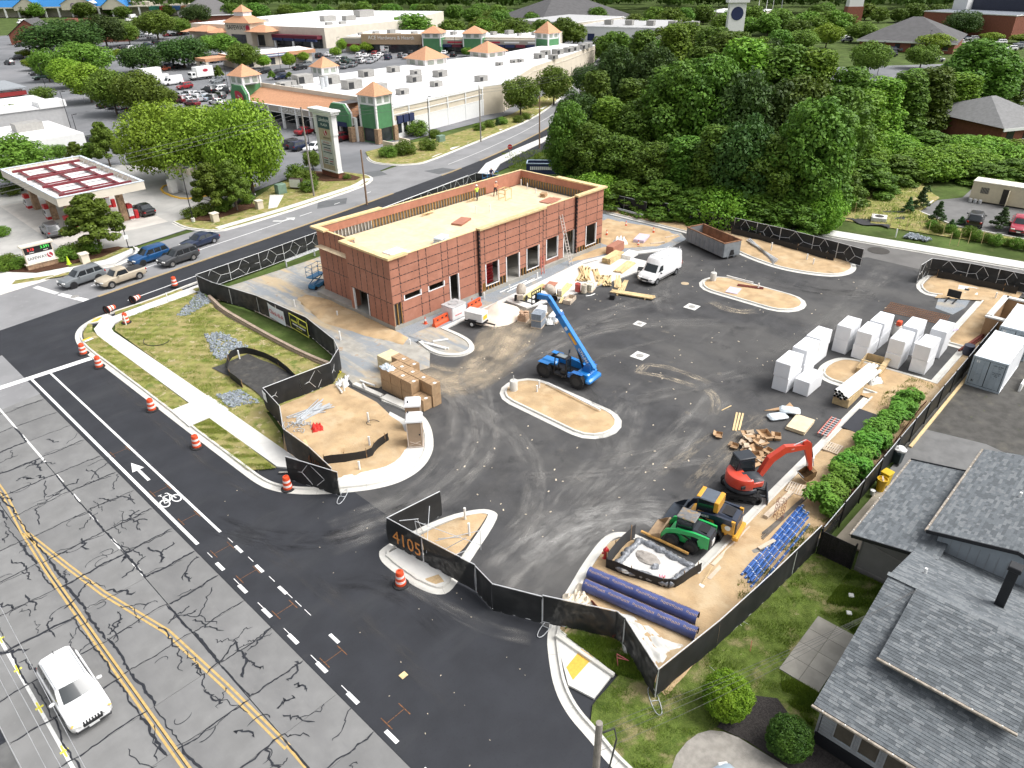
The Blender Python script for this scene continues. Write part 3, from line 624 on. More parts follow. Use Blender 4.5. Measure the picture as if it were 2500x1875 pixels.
d_sp=Dm('sand_spill',(.62,.53,.40),3.0,.40,.60);d_rut=Dm('tread_print',(.25,.24,.225),3.0,.34,.60);d_black=Dm('scuff_black',(.012,.012,.014),1.2,.40,.66)
zz=.0075
for pts,w,mt,fd in [
 ([(6,-5),(12,-6.5),(18,-4),(21.5,0),(22.5,6),(22.8,12)],2.6,d_pale,.75),([(5,-6),(12,-8),(19,-6),(23,-1),(26,3),(33,4.5)],2.4,d_pale,.8),
 ([(13,-13.5),(16,-13),(20,-9),(22,-3),(22,4)],2.0,d_pale,.8),([(9,-15.5),(15,-14.5),(20,-13.5),(24,-13),(32,-9)],3.2,d_pale,.9),([(9,-17),(15,-16.3),(21,-16),(28,-15.5),(38,-14)],3.0,d_pale,.85),
 ([(12,-16),(18,-16.5),(21,-18),(22,-20)],3.0,d_white,.9),([(16,-15),(20,-17.5),(20.5,-19.5)],2.6,d_white,1.0),([(10,-14.8),(14,-14.9),(18,-15.4)],3.2,d_white,.7),
 ([(19.5,12.5),(21,6),(23,2),(27,2.5),(34,7)],4.6,d_sand,.95),([(22,12),(23.4,4),(25.5,1.2),(31,2.8),(38,7)],3.2,d_sand,.85),([(28,3.5),(33,6.5),(40,7.5)],4.6,d_sand,1.0),([(26,1),(34,2),(44,1.6),(52,-1)],2.4,d_pale,.7),
 ([(31,1),(38,.5),(44,-3),(48,-8)],2.2,d_pale,.7),([(30,-9.5),(36,-12),(43,-15)],2.0,d_pale,.6),([(46,-3),(52,2),(60,3)],2.2,d_pale,.55),([(44,-14.5),(52,-15.5),(64,-15),(73,-14)],3.0,d_pale,.6),
 ([(34.5,-7.2),(35.6,-9.2),(36.0,-12.5)],.7,d_sp,1.0),([(36.3,-7.0),(37.4,-9.2),(37.2,-13)],.8,d_sp,1.0),([(34.6,-7.5),(36.6,-7.2)],.9,d_sp,.9),([(36.2,-13),(35.4,-14.5),(33,-15.5)],.9,d_sp,.7),([(51.5,-4.5),(50.8,-7.5),(52.5,-9)],1.3,d_sp,.9),
 ([(20.5,-1.5),(21.8,2.5),(22.4,8)],.55,d_rut,1),([(23.0,-1),(23.6,2.5),(26,4.2)],.55,d_rut,1),([(19.2,-4),(21.6,-1.2),(22.6,2.4)],.55,d_rut,1),([(14,-6.5),(18.5,-5.2),(21,-2)],.5,d_rut,.9),([(13,-7.6),(19,-6.8),(22.6,-2.4)],.5,d_rut,.9),([(29.5,2.2),(36,2.2),(44,-.6)],.5,d_rut,.8),([(29.5,.5),(37,.4),(44,-2.6)],.5,d_rut,.8),([(30,-3),(36,-3.6),(42,-6)],.5,d_rut,.7),
 ([(22,-12),(26,-14.5),(30,-16)],.6,d_rut,.8),([(18,-10),(22,-14),(29,-19)],.9,d_pale,.8),([(24,-19),(30,-18.5),(36,-18)],1.6,d_sp,.45),([(24,-16.5),(31,-16.8)],1.0,d_sp,.5),
 ([(3,-8),(6,-11),(5.5,-16)],1.8,d_black,.6),([(1,2),(3.5,-4),(7,-6.5),(12,-7)],2.0,d_black,.7),([(24,-12.5),(30,-7),(30.5,-1)],1.6,d_black,.8),([(60,-5),(61,-12),(64,-16)],2.6,d_black,.7),([(6.2,-10),(7,-17),(8.3,-19.5)],1.0,d_pale,.5),([(2.4,-2),(3.2,-10),(3,-20)],1.2,Dm('dust_thin',(.09,.085,.08),1.4,.4,.7),.7),([(4.4,26),(4.3,14),(4.3,6),(4.9,1)],.9,Dm('dust_thin',(.09,.085,.08)),.9)]:
 track(pts,w,mt,zz,fd);zz+=.00035
for i in Rg(60):
 x,y=U(20,56),U(-17,4)
 if 23.5<x<29 and-12<y<0:continue
 if random.random()<.5:track([(x,y),(x+U(-.3,.3),y+U(.2,.6))],U(.15,.5),d_sp,zz,.9,1);zz+=.00004
# building under construction
m_zip=M('wall_sheathing',(.40,.175,.115),.75,var=.08,scale=1.5,rnd=.05,ly=[((.47,.23,.16),.8,.5,.75,.6),((.10,.05,.045),5.0,.665,.70,.8,(1,1,4.5)),((.30,.12,.08),3,.6,.8,.4)])
def tapemat():
 m,nt,b=_nodes('seam_tape');tc=nt.nodes.new('ShaderNodeTexCoord');w=nt.nodes.new('ShaderNodeTexWave');w.bands_direction='DIAGONAL'
 w.inputs['Scale'].default_value=1.5;w.inputs['Distortion'].default_value=.4;nt.links.new(tc.outputs['Object'],w.inputs['Vector'])
 c=_mix(nt,_ramp(nt,w.outputs['Fac'],.25,.45),(.22,.10,.07),(.028,.024,.028));nt.links.new(c,b.inputs['Base Color']);b.inputs['Roughness'].default_value=.5;return m
m_tape=tapemat()
m_ply=M('plywood',(.66,.54,.36),.8,var=.08,scale=2,rnd=.05,ly=[((.74,.63,.45),.7,.45,.7,.6),((.52,.36,.18),3,.6,.78,.5,(1,4,1))])
mL=M('lumber',(.68,.51,.27),.8,var=.10,scale=3,rnd=.10,ly=[((.52,.34,.15),4,.6,.8,.5,(1,6,6)),((.78,.65,.42),2,.5,.75,.5)])
m_lum_or=M('lumber_orange',(.52,.29,.085),.8,var=.15,scale=3,rnd=.12)
m_osb=M('osb_edge',(.50,.32,.13),.85,var=.2,scale=9)
m_base=M('foundation',(.36,.345,.31),.9,var=.1,scale=1,ly=[((.45,.38,.28),2,.5,.75,.5)])
m_wtrim=M('white_trim',(.80,.80,.80),.5,var=.03)
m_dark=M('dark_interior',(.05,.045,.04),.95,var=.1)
m_int=M('interior_board',(.22,.20,.17),.9,var=.1,scale=1)
mK=M('black_plastic',(.012,.012,.014),.5,var=.1)
mS=M('galvanised_steel',(.58,.60,.62),.42,.3,var=.08,scale=4)
mP=M('white_pvc',(.80,.80,.78),.4,var=.03)
bld=Th('restaurant_building','single storey shell under construction clad in rust red sheathing boards with open plywood roof','building',(0,0,0))
BX0,BX1,BY0,BY1,BZ,DECK,TOP=26.15,57.1,13.7,26.4,.5,5.4,7.02
def Sr(rect,holes):
 out=[rect]
 for h in holes:
  nx=[]
  for (a,b,c,d) in out:
   e,f,g_,k=h
   if e>=b or f<=a or g_>=d or k<=c:nx.append((a,b,c,d));continue
   if c<g_:nx.append((a,b,c,g_))
   if k<d:nx.append((a,b,k,d))
   c2,d2=max(c,g_),min(d,k)
   if a<e:nx.append((a,e,c2,d2))
   if f<b:nx.append((f,b,c2,d2))
  out=[r for r in nx if r[1]-r[0]>.03 and r[3]-r[2]>.03]
 return out
def clad(axis,pos,out,u0,u1,useams,zseams,holes,studs=(),top=TOP):
 """sheathing on a wall plane; axis 'x' = wall runs along x at y=pos facing out(-1/+1)"""
 us=[u0]+[u for u in useams if u0<u<u1]+[u1];zs=[BZ]+list(zseams)+[top]
 def bx(g,a,b,c,d,t0,t1,m=0):
  lo,hi=sorted((pos+out*t0,pos+out*t1))
  if axis=='x':g.box(a,b,lo,hi,c,d,m)
  else:g.box(lo,hi,a,b,c,d,m)
 allh=list(holes)+list(studs)
 # core wall in strips around the openings
 g=MB()
 for r in Sr((u0,u1,BZ,top),allh):bx(g,*r,-.16,-.001)
 g.b('wall_core',m_int,bld)
 for i in Rg(len(us)-1):
  for j in Rg(len(zs)-1):
   for (a,b,c,d) in Sr((us[i],us[i+1],zs[j],zs[j+1]),allh):
    q=MB();bx(q,a+.006,b-.006,c+.006,d-.006,.001,.014);q.b('sheathing_panel',m_zip,bld)
 for u in us[1:-1]:
  for (a,b,c,d) in Sr((u-.045,u+.045,BZ,top),allh):
   q=MB();bx(q,a,b,c,d,.013,.018);q.b('seam_tape',m_tape,bld)
 for z in zs[1:-1]:
  for i in Rg(len(us)-1):
   dz=[0,.22,-.18,.1][(i*7+int(z*10)) % 4] if z>3.2 and axis=='x' else 0
   for (a,b,c,d) in Sr((us[i]+.046,us[i+1]-.046,z-.04+0*dz,z+.04+0*dz),allh):
    q=MB();bx(q,a,b,c,d,.013,.0175);q.b('seam_tape',m_tape,bld)
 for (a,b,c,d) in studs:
  g=MB();bx(g,a,b,c,d,-.16,-.13);g.b('stud_recess_shade',m_dark,bld)  # dark sheet paints the shade inside the open stud recess
  n=max(2,int((b-a)/.4));g=MB()
  for k in Rg(n+1):u=a+(b-a)*k/n;g2=MB();bx(g2,max(a,u-.03),min(b,u+.03),c,d,-.12,.005);g2.b('stud',m_lum_or,bld)
 for (a,b,c,d) in holes:
  for nm,r in (('jamb',(a-.09,a+.03,c,d)),('jamb',(b-.03,b+.09,c,d)),('sill',(a-.09,b+.09,c-.11,c))):
   if nm=='sill' and c<.75:continue
   q=MB();bx(q,*r,-.15,.03);q.b(nm,m_wtrim,bld)
ZS=[1.72,2.72,3.55,4.48,5.22,6.04]
STEP=.28
winA=[(27.55,29.5,2.78,3.24),(30.5,32.42,2.73,3.2),(33.2,34.32,.5,3.38)]
winB=[(37.85,39.66,1.05,3.32),(40.86,42.78,.52,3.28),(44.0,45.88,.95,3.3)]
winC=[(47.5,49.36,1.05,3.34),(50.42,52.24,.52,3.34)]
winD=[(54.1,55.92,.95,3.3)]
clad('x',BY0,-1,BX0,37.2,[27.2,29.5,30.45,32.3,33.1,34.4,36.6],ZS,winA,[(26.2,27.1,.52,2.68)])
clad('x',BY0-STEP,-1,37.2,46.5,[37.75,39.75,40.75,42.85,43.85,45.95],ZS,winB,[(37.3,37.7,.5,1.4),(37.75,39.8,.5,.93),(39.8,40.7,.5,1.4),(42.95,43.85,.5,1.35),(43.9,46.0,.5,.82)])
clad('x',BY0,-1,46.5,52.45,[46.9,47.4,49.45,50.35,52.3],ZS,winC)
clad('x',BY0-STEP,-1,52.45,BX1,[53.95,56.0],ZS,winD,[(52.5,53.95,.5,1.15),(53.95,56.0,.5,.82),(56.0,57.05,.5,1.2)])
clad('y',BX0,-1,BY0,20.2,[14.6,15.5,16.4,17.35,18.3,19.1],[2.78,5.13],[(17.5,19.75,.5,2.74)])
clad('y',BX0+.95,-1,20.2,BY1,[21.4,22.6,23.3,24.2,25.2],[2.9,5.2],[])
clad('x',BY1,1,BX0+.95,BX1,[30,33,36,39,42,45,48,51,54],[2.9,5.2],[])
clad('y',BX1,1,BY0-STEP,BY1,[16,18.4,20.8,23.2],[2.9,5.2],[])
for (a,b,c,d) in ((37.2-.14,37.2,BY0-STEP,BY0),(46.5,46.64,BY0-STEP,BY0),(52.31,52.45,BY0-STEP,BY0)):
 q=MB();q.box(a,b,c,d,BZ,TOP);q.b('return_panel',m_tape,bld)
q=MB();q.box(BX0,BX0+.95,20.2,20.34,BZ,TOP);q.b('return_panel',m_zip,bld)
for (x,y) in ((37.05,BY0-.2),(52.3,BY0-.2)):q=MB();q.box(x-.06,x+.06,y,y+.1,.1,TOP-.05);q.b('corner_flashing',mK,bld)
# foundation, floor, roof deck
g=Bx(BX0-.03,37.2,BY0-.03,BY1+.03,-.2,BZ-.004);g.box(37.203,57.13,BY0-STEP-.03,BY1+.03,-.2,BZ-.006);g.b('foundation',m_base,bld)
g=MB()
for i in Rg(26):
 for j in Rg(5):
  x0=BX0+.2+i*1.2;y0=BY0+.02+j*2.45;
  if x0+1.2>BX1-.15:continue
  q=MB();q.box(x0+.004,x0+1.196,y0+.004,min(y0+2.446,BY1-.17),DECK-.03,DECK+U(-.002,.003));q.b('deck_sheet',m_ply,bld)
g=MB()
for (a,b,c,d) in ((36.2,36.35,14,22),(28,36,18.9,19.05),(43.2,43.3,17,24),(50,50.1,16,25)):g.box(a,b,c,d,BZ,DECK-.1)
g.b('partition',m_int,bld)
for k in Rg(18):
 q=MB();q.box(52.8+(k % 9)*.45,52.86+(k % 9)*.45,16.5+(k//9)*3,16.6+(k//9)*3,BZ,4.6);q.b('interior_stud',mL,bld)
for k in Rg(7):
 q=MB();q.box(37.7,40.1,14.6+.02*k,15.6,BZ+.02+.36*k,BZ+.33+.36*k,c=.03);o=q.b('red_crate',paint('crate_red',(.42,.012,.015),.5));tag(o,ORD[k]+' red crate from the floor, stacked inside the window nearest the doorway','crate','red crates inside the building')
# parapet inner faces and copings
def inner(axis,pos,sgn,a,b,split):
 lo,hi=sorted((pos,pos+sgn*.02))
 def bx(g,u0,u1,z0,z1,t=0.0):
  l2,h2=sorted((pos+sgn*t,pos+sgn*(t+.02)))
  if axis=='x':g.box(u0,u1,l2,h2,z0,z1)
  else:g.box(l2,h2,u0,u1,z0,z1)
 n=int((b-a)/2.4)+1
 for k in Rg(n):
  u0=a+(b-a)*k/n;u1=a+(b-a)*(k+1)/n;q=MB();bx(q,u0+.005,u1-.005,split,TOP-.01,.06);q.b('parapet_board',m_zip,bld)
 return bx
def stud_row(axis,pos,sgn,a,b,top,mat,step=.41):
 n=int((b-a)/step)
 for k in Rg(n+1):
  u=a+(b-a)*k/n;q=MB();lo,hi=sorted((pos,pos+sgn*.12))
  if axis=='x':q.box(u-.03,u+.03,lo,hi,DECK,top)
  else:q.box(lo,hi,u-.03,u+.03,DECK,top)
  q.b('parapet_stud',mat,bld)
iy=BY1-.17
inner('x',iy-.05,-1,BX0+1.1,50.6,6.25);inner('x',iy-.05,-1,50.6,BX1-.2,DECK+.02)
stud_row('x',iy,-1,BX0+1.2,33.6,6.25,M('white_stud',(.62,.62,.60),.6,var=.1,rnd=.1));stud_row('x',iy,-1,33.8,50.5,6.25,m_lum_or)
ix=BX1-.17
inner('y',ix-.05,-1,BY0,BY1-.25,6.25);stud_row('y',ix,-1,BY0+.4,BY1-.3,6.25,m_lum_or)
inner('y',BX0+.95+.2,1,20.4,BY1-.2,DECK+.05)
inner('y',BX0+.2,1,BY0+.2,15.4,DECK+.05)
def coping(x0,x1,y0,y1,z,h,mat=mL):q=MB();q.box(x0,x1,y0,y1,z,z+h,c=.012);q.b('coping_board',mat,bld)
W,OV=.52,.24
# wide framed copings
coping(BX0-OV,BX0+W-OV+.1,BY0-OV,20.5,TOP,.20);coping(BX0-OV,28.2,BY0-OV,BY0+.28,TOP+.203,.02);coping(BX0+W-OV+.1,28.2,BY0-OV,BY0+.28,TOP,.20)
coping(BX0-OV,BX0+1.4,20.5,20.95,TOP,.20)
coping(37.0,46.9,BY0-STEP-OV,BY0+.1,TOP,.20);coping(52.2,57.5,BY0-STEP-OV,BY0+.1,TOP,.20);coping(56.75,57.5,BY0+.1,20.5,TOP,.16)
coping(BX0+.45,35.2,BY1-.25,BY1+.3,TOP+.03,.20);coping(BX0+.45,BX0+1.1,24.4,BY1-.25,TOP+.03,.20)
# plain top plates
coping(28.2,37.0,BY0-.05,BY0+.16,TOP,.05);coping(46.9,52.2,BY0-.05,BY0+.16,TOP,.05);coping(35.2,BX1+.05,BY1-.2,BY1+.06,TOP,.05);coping(BX1-.2,BX1+.06,20.5,BY1-.2,TOP,.05);coping(BX0+.9,BX0+1.12,20.95,24.4,TOP,.05)
# inner low front edge (deck meets parapet)
for (a,b) in ((28.3,37.1),(37.1,46.8),(46.8,52.2),(52.2,56.9)):q=MB();q.box(a,b,BY0-.03,BY0+.14,DECK,TOP-.001);
# service pipes through the roof
for (x,y,h) in ((44.4,21.4,.9),(45.8,20.6,.9),(55.5,23.8,.75),(56.1,25.4,.8),(54.8,21.8,.6),(31.5,15.3,.6),(29.6,15.2,.7),(30.8,14.8,.5)):q=MB();q.cyl((x,y,DECK),(x,y,DECK+h),.06,n=10);q.b('vent_pipe',mP,bld)
# things lying on the roof
def stack(name,label,cat,loc,rz,sx,sy,th,n,mat,jit=.01,group=None,part='sheet',gap=.004,c=0.0):
 t=Th(name,label,cat,loc,rz,group)
 for k in Rg(n):
  q=MB();a,b=U(-jit,jit),U(-jit,jit)
  q.box(-sx/2+a,sx/2+a,-sy/2+b,sy/2+b,k*(th+gap),k*(th+gap)+th,c=c);q.b(part,mat,t)
 return t
D=DECK+.006
stack('sheathing_stack','stack of red sheathing boards lying in the middle of the plywood roof','boards',(41.2,20.4,D),.35,2.4,1.2,.03,6,m_zip)
stack('sheathing_stack','loose red sheathing boards near the far right end of the roof','boards',(53.6,18.3,D),.1,2.2,1.3,.03,3,m_zip,.25)
stack('plywood_offcuts','torn pale plywood offcuts beside red boards on the far end of roof','boards',(54.6,17.2,D),.3,1.5,.9,.02,3,m_ply,.3)
stack('cardboard_carton','opened cardboard carton with white wrap on the far end of roof','carton',(54.4,20.2,D),.4,.9,.6,.1,4,M('cardboard',(.42,.27,.15),.85,var=.12,scale=4,rnd=.08),.08)
m_wrap=M('blue_white_wrap',(.56,.62,.66),.35,var=.12,scale=5,ly=[((.72,.74,.76),2.5,.5,.7,.7)])
stack('wrapped_rolls','blue and white wrapped roofing rolls stacked near front edge of roof','roll',(35.4,17.2,D),.3,1.6,1.0,.22,3,m_wrap,.05,part='roll',c=.08)
stack('wrapped_pallet','grey plastic wrapped bundle at the front edge of the roof','bundle',(35.0,15.6,D),.25,1.2,1.0,.35,2,M('grey_wrap',(.50,.50,.49),.35,var=.15,scale=4),.04,part='layer',c=.12)
stack('foam_sheet','white foam sheet lying flat in the near corner of the roof','sheet',(30.6,18.0,D),.05,1.8,2.6,.05,2,M('white_foam',(.83,.83,.84),.8,var=.02),.02)
stack('foam_offcut','small white foam offcut by the front edge of the roof','sheet',(31.9,15.0,D),.4,.9,.5,.06,1,M('white_foam',(.8,.8,.8)),.02)
t=Th('wooden_frame','open cube of light timber studs standing on roof beside a worker','frame',(50.6,22.9,D),.15)
for (x,y) in ((-.6,-.5),(.6,-.5),(.6,.5),(-.6,.5)):Bx(x-.04,x+.04,y-.03,y+.03,0,1.25).b('post',mL,t)
for (a,b,z) in (((-.6,-.5),(.6,-.5),1.2),((.6,-.5),(.6,.5),1.2),((-.6,.5),(.6,.5),1.2),((-.6,-.5),(-.6,.5),1.2),((-.6,-.5),(.6,-.5),.08),((-.6,.5),(.6,.5),.08),((-.6,-.55),(-.6,.5),.75)):Bm((*a,z),(*b,z),.04,.09).b('rail',mL,t)
for i,(x,y,rz) in En(((40.5,25.2,.1),(47.3,25.3,.05))):
 t=Th('timber_offcuts',('short timber pieces against the studs near the left of the roof','short timber pieces on the roof behind the worker in lime shirt')[i],'timber',(x,y,D),rz)
 for k in Rg(6):Bm((U(-1,.2),U(-.25,.1),.04+.05*k),(U(.5,1.2),U(-.2,.25),.04+.05*k),.09,.04).b('offcut',mL,t)
# ladders leaning on the front
def ladder(label,foot,top,w,mat,n):
 t=Th('ladder',label,'ladder',foot)
 f,u=V((0,0,0)),V(top)-V(foot)
 for s in (-1,1):Bm(f+V((s*w/2,0,0)),u+V((s*w/2*.85,0,0)),.05,.08,up=(0,1,0)).b('rail',mat,t)
 for k in Rg(1,n):p=u*(k/n);Cy(p+V((-w/2,0,0)),p+V((w/2,0,0)),.022,n=6).b('rung',mat,t)
 return t
ladder('tall pale ladder leaning on the red front wall between two openings',(50.0,12.2,.06),(49.8,BY0-.05,5.55),.5,M('fibreglass_pale',(.66,.60,.55),.5,var=.1),16)
ladder('short red ladder leaning on front wall left of the tall ladder',(45.85,12.75,.06),(46.6,BY0-.1,2.3),.45,M('fibreglass_red',(.58,.17,.13),.5,var=.1),7)
# people
def person(label,loc,rz,J,mats,hat):
 """J: joints -> (pos, radius); one continuous skinned body, coloured by region"""
 names=list(J);idx={n:i for i,n in En(names)}
 edges=[('pelvis','waist'),('waist','chest'),('chest','neck'),('neck','head'),('head','crown')]
 for s in 'LR':
  edges+=[('chest','sh'+s),('sh'+s,'el'+s),('el'+s,'wr'+s),('wr'+s,'palm'+s),('pelvis','hip'+s),('hip'+s,'kn'+s),('kn'+s,'an'+s),('an'+s,'toe'+s)]
  for k in Rg(5):
   q='f%d%s' % (k,s)
   if q in J:edges.append(('palm'+s,q))
 me=bpy.data.meshes.new('tmp');me.from_pydata([J[n][0] for n in names],[(idx[a],idx[b]) for a,b in edges],[])
 o=bpy.data.objects.new('tmp',me);COL.objects.link(o)
 md=o.modifiers.new('skin','SKIN');md.use_smooth_shade=True
 for i,n in En(names):
  r=J[n][1];me.skin_vertices[0].data[i].radius=r if isinstance(r,tuple) else (r,r)
  me.skin_vertices[0].data[i].use_root=n=='pelvis'
 o.modifiers.new('sub','SUBSURF').levels=1
 dg=bpy.context.evaluated_depsgraph_get();ev=bpy.data.meshes.new_from_object(o.evaluated_get(dg))
 bpy.data.objects.remove(o)
 t=Th('person',label,'person',loc,rz)
 for m in mats:ev.materials.append(m)
 reg={}
 for n in names:
  reg[n]=0 if n[:4] in ('head','crow','neck','palm') or n[0]=='f' or n[:2]=='wr' or n[:2]=='el' else 1 if n in ('chest','waist','shL','shR') else 3 if n[:2] in ('an','to') else 2
 for p in ev.polygons:
  c=p.center;best=min(names,key=lambda n:(V(J[n][0])-c).length);p.material_index=reg[best];p.use_smooth=True
 ev.name='body';link('body',ev,t)
 hd=V(J['head'][0]);cr=V(J['crown'][0]);ax=(cr-hd).normalized()
 g=MB();rot=V((0,0,1)).rotation_difference(ax).to_matrix().to_4x4()
 g.lathe([(.155,0),(.15,.012),(.132,.02),(.125,.07),(.095,.115),(.04,.138)],14)
 g.v=[tuple(cr-ax*.06+rot @ V(p)) for p in g.v];h=g.b('hard_hat',hat,t,True)
 g=MB();fwd=rot @ V((0,1,0));s=rot @ V((1,0,0));b=hd+ax*.02
 g.blob(tuple(b+fwd*.105),(.018,.03,.03),6,4);g.b('nose',mats[0],t)
 for e in (-1,1):
  MB().blob(tuple(b+fwd*.092+s*e*.036+ax*.035),(.016,.01,.012),6,4).b('eye',mK,t)
  MB().blob(tuple(b+s*e*.098+ax*.01),(.02,.03,.04),6,4).b('ear',mats[0],t)
 MB().blob(tuple(b+fwd*.094-ax*.045),(.03,.01,.009),6,4).b('mouth',M('lips',(.25,.08,.06)),t)
 return t
def joints(lean=0.0,arms='down',stride=.1,bend=0.0):
 J={}
 def put(n,x,y,z,r):J[n]=((x,y,z),r)
 put('pelvis',0,0,.95,(.16,.12));c,s=sin(lean),cos(lean)
 def up(h):return (0,c*h,.95+s*h)
 for n,h,r in (('waist',.16,(.145,.11)),('chest',.42,(.17,.12)),('neck',.60,.06),('head',.74,(.095,.105)),('crown',.85,.07)):J[n]=(up(h),r)
 for sd,q in (('L',-1),('R',1)):
  y,z=up(.47)[1:];J['sh'+sd]=((q*.21,y,z),.075)
  if arms=='down':e,w=(q*.29,y+.02,z-.29),(q*.27,y+.14,z-.53)
  else:e,w=(q*.26,y+.16,z-.25),(q*.14,y+.40,z-.33)
  J['el'+sd]=(e,.05);J['wr'+sd]=(w,.034);d=(V(w)-V(e)).normalized();p=V(w)+d*.08;J['palm'+sd]=(tuple(p),.034)
  for k in Rg(5):
   a=(k-2)*.018;t=p+d*(.085 if 0<k<4 else .06)+V((a*.3*q,a,-.01));J['f%d%s' % (k,sd)]=(tuple(t),.009)
  put('hip'+sd,q*.10,0,.90,.095);put('kn'+sd,q*.115,stride*q*.6+.03+bend,.49,.065);put('an'+sd,q*.12,stride*q-.02,.09,.05);put('toe'+sd,q*.13,stride*q+.16,.045,.045)
 return J
m_skin=M('skin',(.32,.19,.13),.6,var=.05);m_jean=M('dark_trousers',(.055,.06,.075),.85,var=.15,scale=6);m_boot=M('work_boots',(.06,.045,.035),.8)
m_hat=M('white_hard_hat',(.82,.80,.76),.35,var=.02)
person('worker in lime yellow shirt, grey trousers and white hard hat standing on roof',(48.0,24.9,DECK+.004),R(0),joints(.08,'front',.12),[m_skin,M('lime_shirt',(.55,.80,.10),.8,var=.08,scale=5),m_jean,m_boot],m_hat)
person('worker in orange vest and white hard hat bending forward on the roof',(50.7,24.6,DECK+.004),R(-60),joints(.75,'front',.3,.08),[m_skin,M('orange_vest',(.75,.27,.14),.8,var=.12,scale=5),M('dark_work_trousers',(.04,.035,.04),.85,var=.15),m_boot],m_hat)
NAVY_PERSON=lambda loc,rz:person('person in navy top on a lift behind the back wall of building',loc,rz,joints(.35,'front',.1),[m_skin,M('navy_top',(.02,.025,.08),.8,var=.1),m_jean,m_boot],m_hat)
# fences with black windscreen
def screenmat():
 m,nt,b=_nodes('fence_windscreen');b.inputs['Base Color'].default_value=(.012,.013,.014,1);b.inputs['Roughness'].default_value=.75
 tc=nt.nodes.new('ShaderNodeTexCoord');f=_noise(nt,tc.outputs['Object'],3,3);nt.links.new(_ramp(nt,f,.3,.7,.965,1.0),b.inputs['Alpha'])
 c=_mix(nt,_ramp(nt,_noise(nt,tc.outputs['Object'],.8,3),.4,.7),(.008,.009,.010),(.020,.021,.022));nt.links.new(c,b.inputs['Base Color']);return m
m_screen=screenmat()
mq=M('pale_rail',(.72,.73,.74),.4,.3,var=.05)
def fence(label,pts,h=1.95,z=.03,brace=0,panel=3.4,slack=.06,cap=True,feet=(),clip=None,back=True):
 """temporary panels along a polyline; brace=+1/-1 shows the tube frame on that side"""
 t=Th('site_fence',label,'fence',(0,0,0));first=True
 for a,b in zip(pts[:-1],pts[1:]):
  L=dist(a,b);n=max(1,round(L/panel));d=V((b[0]-a[0],b[1]-a[1],0))/L;nr=V((-d.y,d.x,0))
  for k in Rg(n):
   p=V((a[0],a[1],z))+d*(L*k/n);q=V((a[0],a[1],z))+d*(L*(k+1)/n);w=(q-p).length;ph=U(0,6)
   g=MB().grid(lambda u,v:p+(q-p)*u+V((0,0,.02+(h-.05)*v))+nr*(slack*sin(pi*v)*sin(ph+u*5)+.02*sin(u*23+ph)*(1-v)),12,6)
   g.b('windscreen',m_screen,t,'all')
   off=nr*(.03*(brace or 1));fr=MB()
   def tb(u0,v0,u1,v1,r=.02):
    fr.cyl(p+(q-p)*u0+V((0,0,h*v0))+off,p+(q-p)*u1+V((0,0,h*v1))+off,r,n=6)
   e=.02/w
   tb(e,0,e,1.0);tb(1-e,0,1-e,1.0);tb(0,1.0,1,1.0,.026);tb(0,.03,1,.03)
   if brace:tb(0,.42,.28,.52);tb(.28,.52,.45,.98);tb(.28,.52,.5,.04);tb(.5,.04,.72,.5);tb(.45,.98,.72,.5);tb(.72,.5,1,.45)
   fr.b('panel_frame',mq if cap else mS,t)
 for (x,y,rz) in feet:
  g=MB();c,s=cos(rz),sin(rz);ring=[(x+c*u-s*v,y+s*u+c*v,z+.03) for u,v in Sp([(-.75,-.2),(.75,-.2),(.75,.2),(-.75,.2)],2,True)]
  g.tube(ring+[ring[0]],.022,6);g.cyl((x-s*-.2,y+c*-.2,z+.03),(x-s*.2,y+c*.2,z+.03),.02,n=6);g.b('foot_frame',mS,t)
 return t
fence('long black screened fence standing on the low block wall by the corner lawn',[(18.3,36.5),(18.5,33.4),(19.0,31.0),(19.75,27),(19.95,23.9),(20.2,19.0),(19.25,13.2)],z=.08,h=1.85)
fence('black screened fence with white tube bracing above the silt pit',[(19.25,13.2),(18.4,11.3),(16.5,9.75),(13.7,9.95),(10.7,10.15)],z=.12,brace=-1)
fence('black screened fence along the sidewalk painted with faint orange 4105',[(10.7,10.15),(10.15,6.9),(8.72,4.1),(8.7,.9),(8.35,-2.2)],z=.14,slack=.10)
fence('single black gate panel standing open across the sidewalk end by a drum',[(7.1,1.2),(8.4,-2.75)],z=.05,brace=1,panel=5,feet=[(8.45,-2.85,.6)])
fence('black screened fence along the side street left of the building',[(18.3,36.5),(26,37.4),(36,38.9),(46,40.4),(57,42.4),(66,44)],z=.1,brace=-1,h=1.9)
fence('black screened fence behind the building beside the guardrail',[(66,44),(70.5,33),(70.2,23.2),(70.0,15.9)],z=.1,brace=1)
fence('black screened fence behind the grey dumpster',[(71.3,16.4),(71.6,7),(71.7,-1.9),(71.4,-6),(70.7,-11.9)],z=.08,brace=-1)
fence('black screened fence at the rear exit beside the far right island',[(69.9,-18.0),(72.6,-18.2),(73.6,-21.6),(74.0,-27),(74.6,-34)],z=.08,brace=-1)
e1=fence('black mesh gate leaf standing beside the triangular island',[(7.75,-8.6),(11.5,-9.05)],z=.12,panel=4,h=1.9)
e2=fence('sagging black screened fence across the entrance painted with orange 4105',[(7.75,-8.6),(8.05,-11.3),(8.55,-15.1)],z=.10,slack=.16,panel=3.2)
m_spray=M('orange_spray_paint',(.62,.25,.06),.8,var=.15,scale=6)
ang=atan2(-2.7,.3)
text('4105',1.35,m_spray,e2,(7.79,-10.25,1.05),(R(90),0,ang),name='spray_number',sx=.85)
text('4105',1.1,M('faint_orange_spray',(.16,.055,.02),.9),bpy.data.objects['site_fence.002'],(8.58,.3,1.05),(R(90),0,R(-94)),name='spray_number',sx=.8)
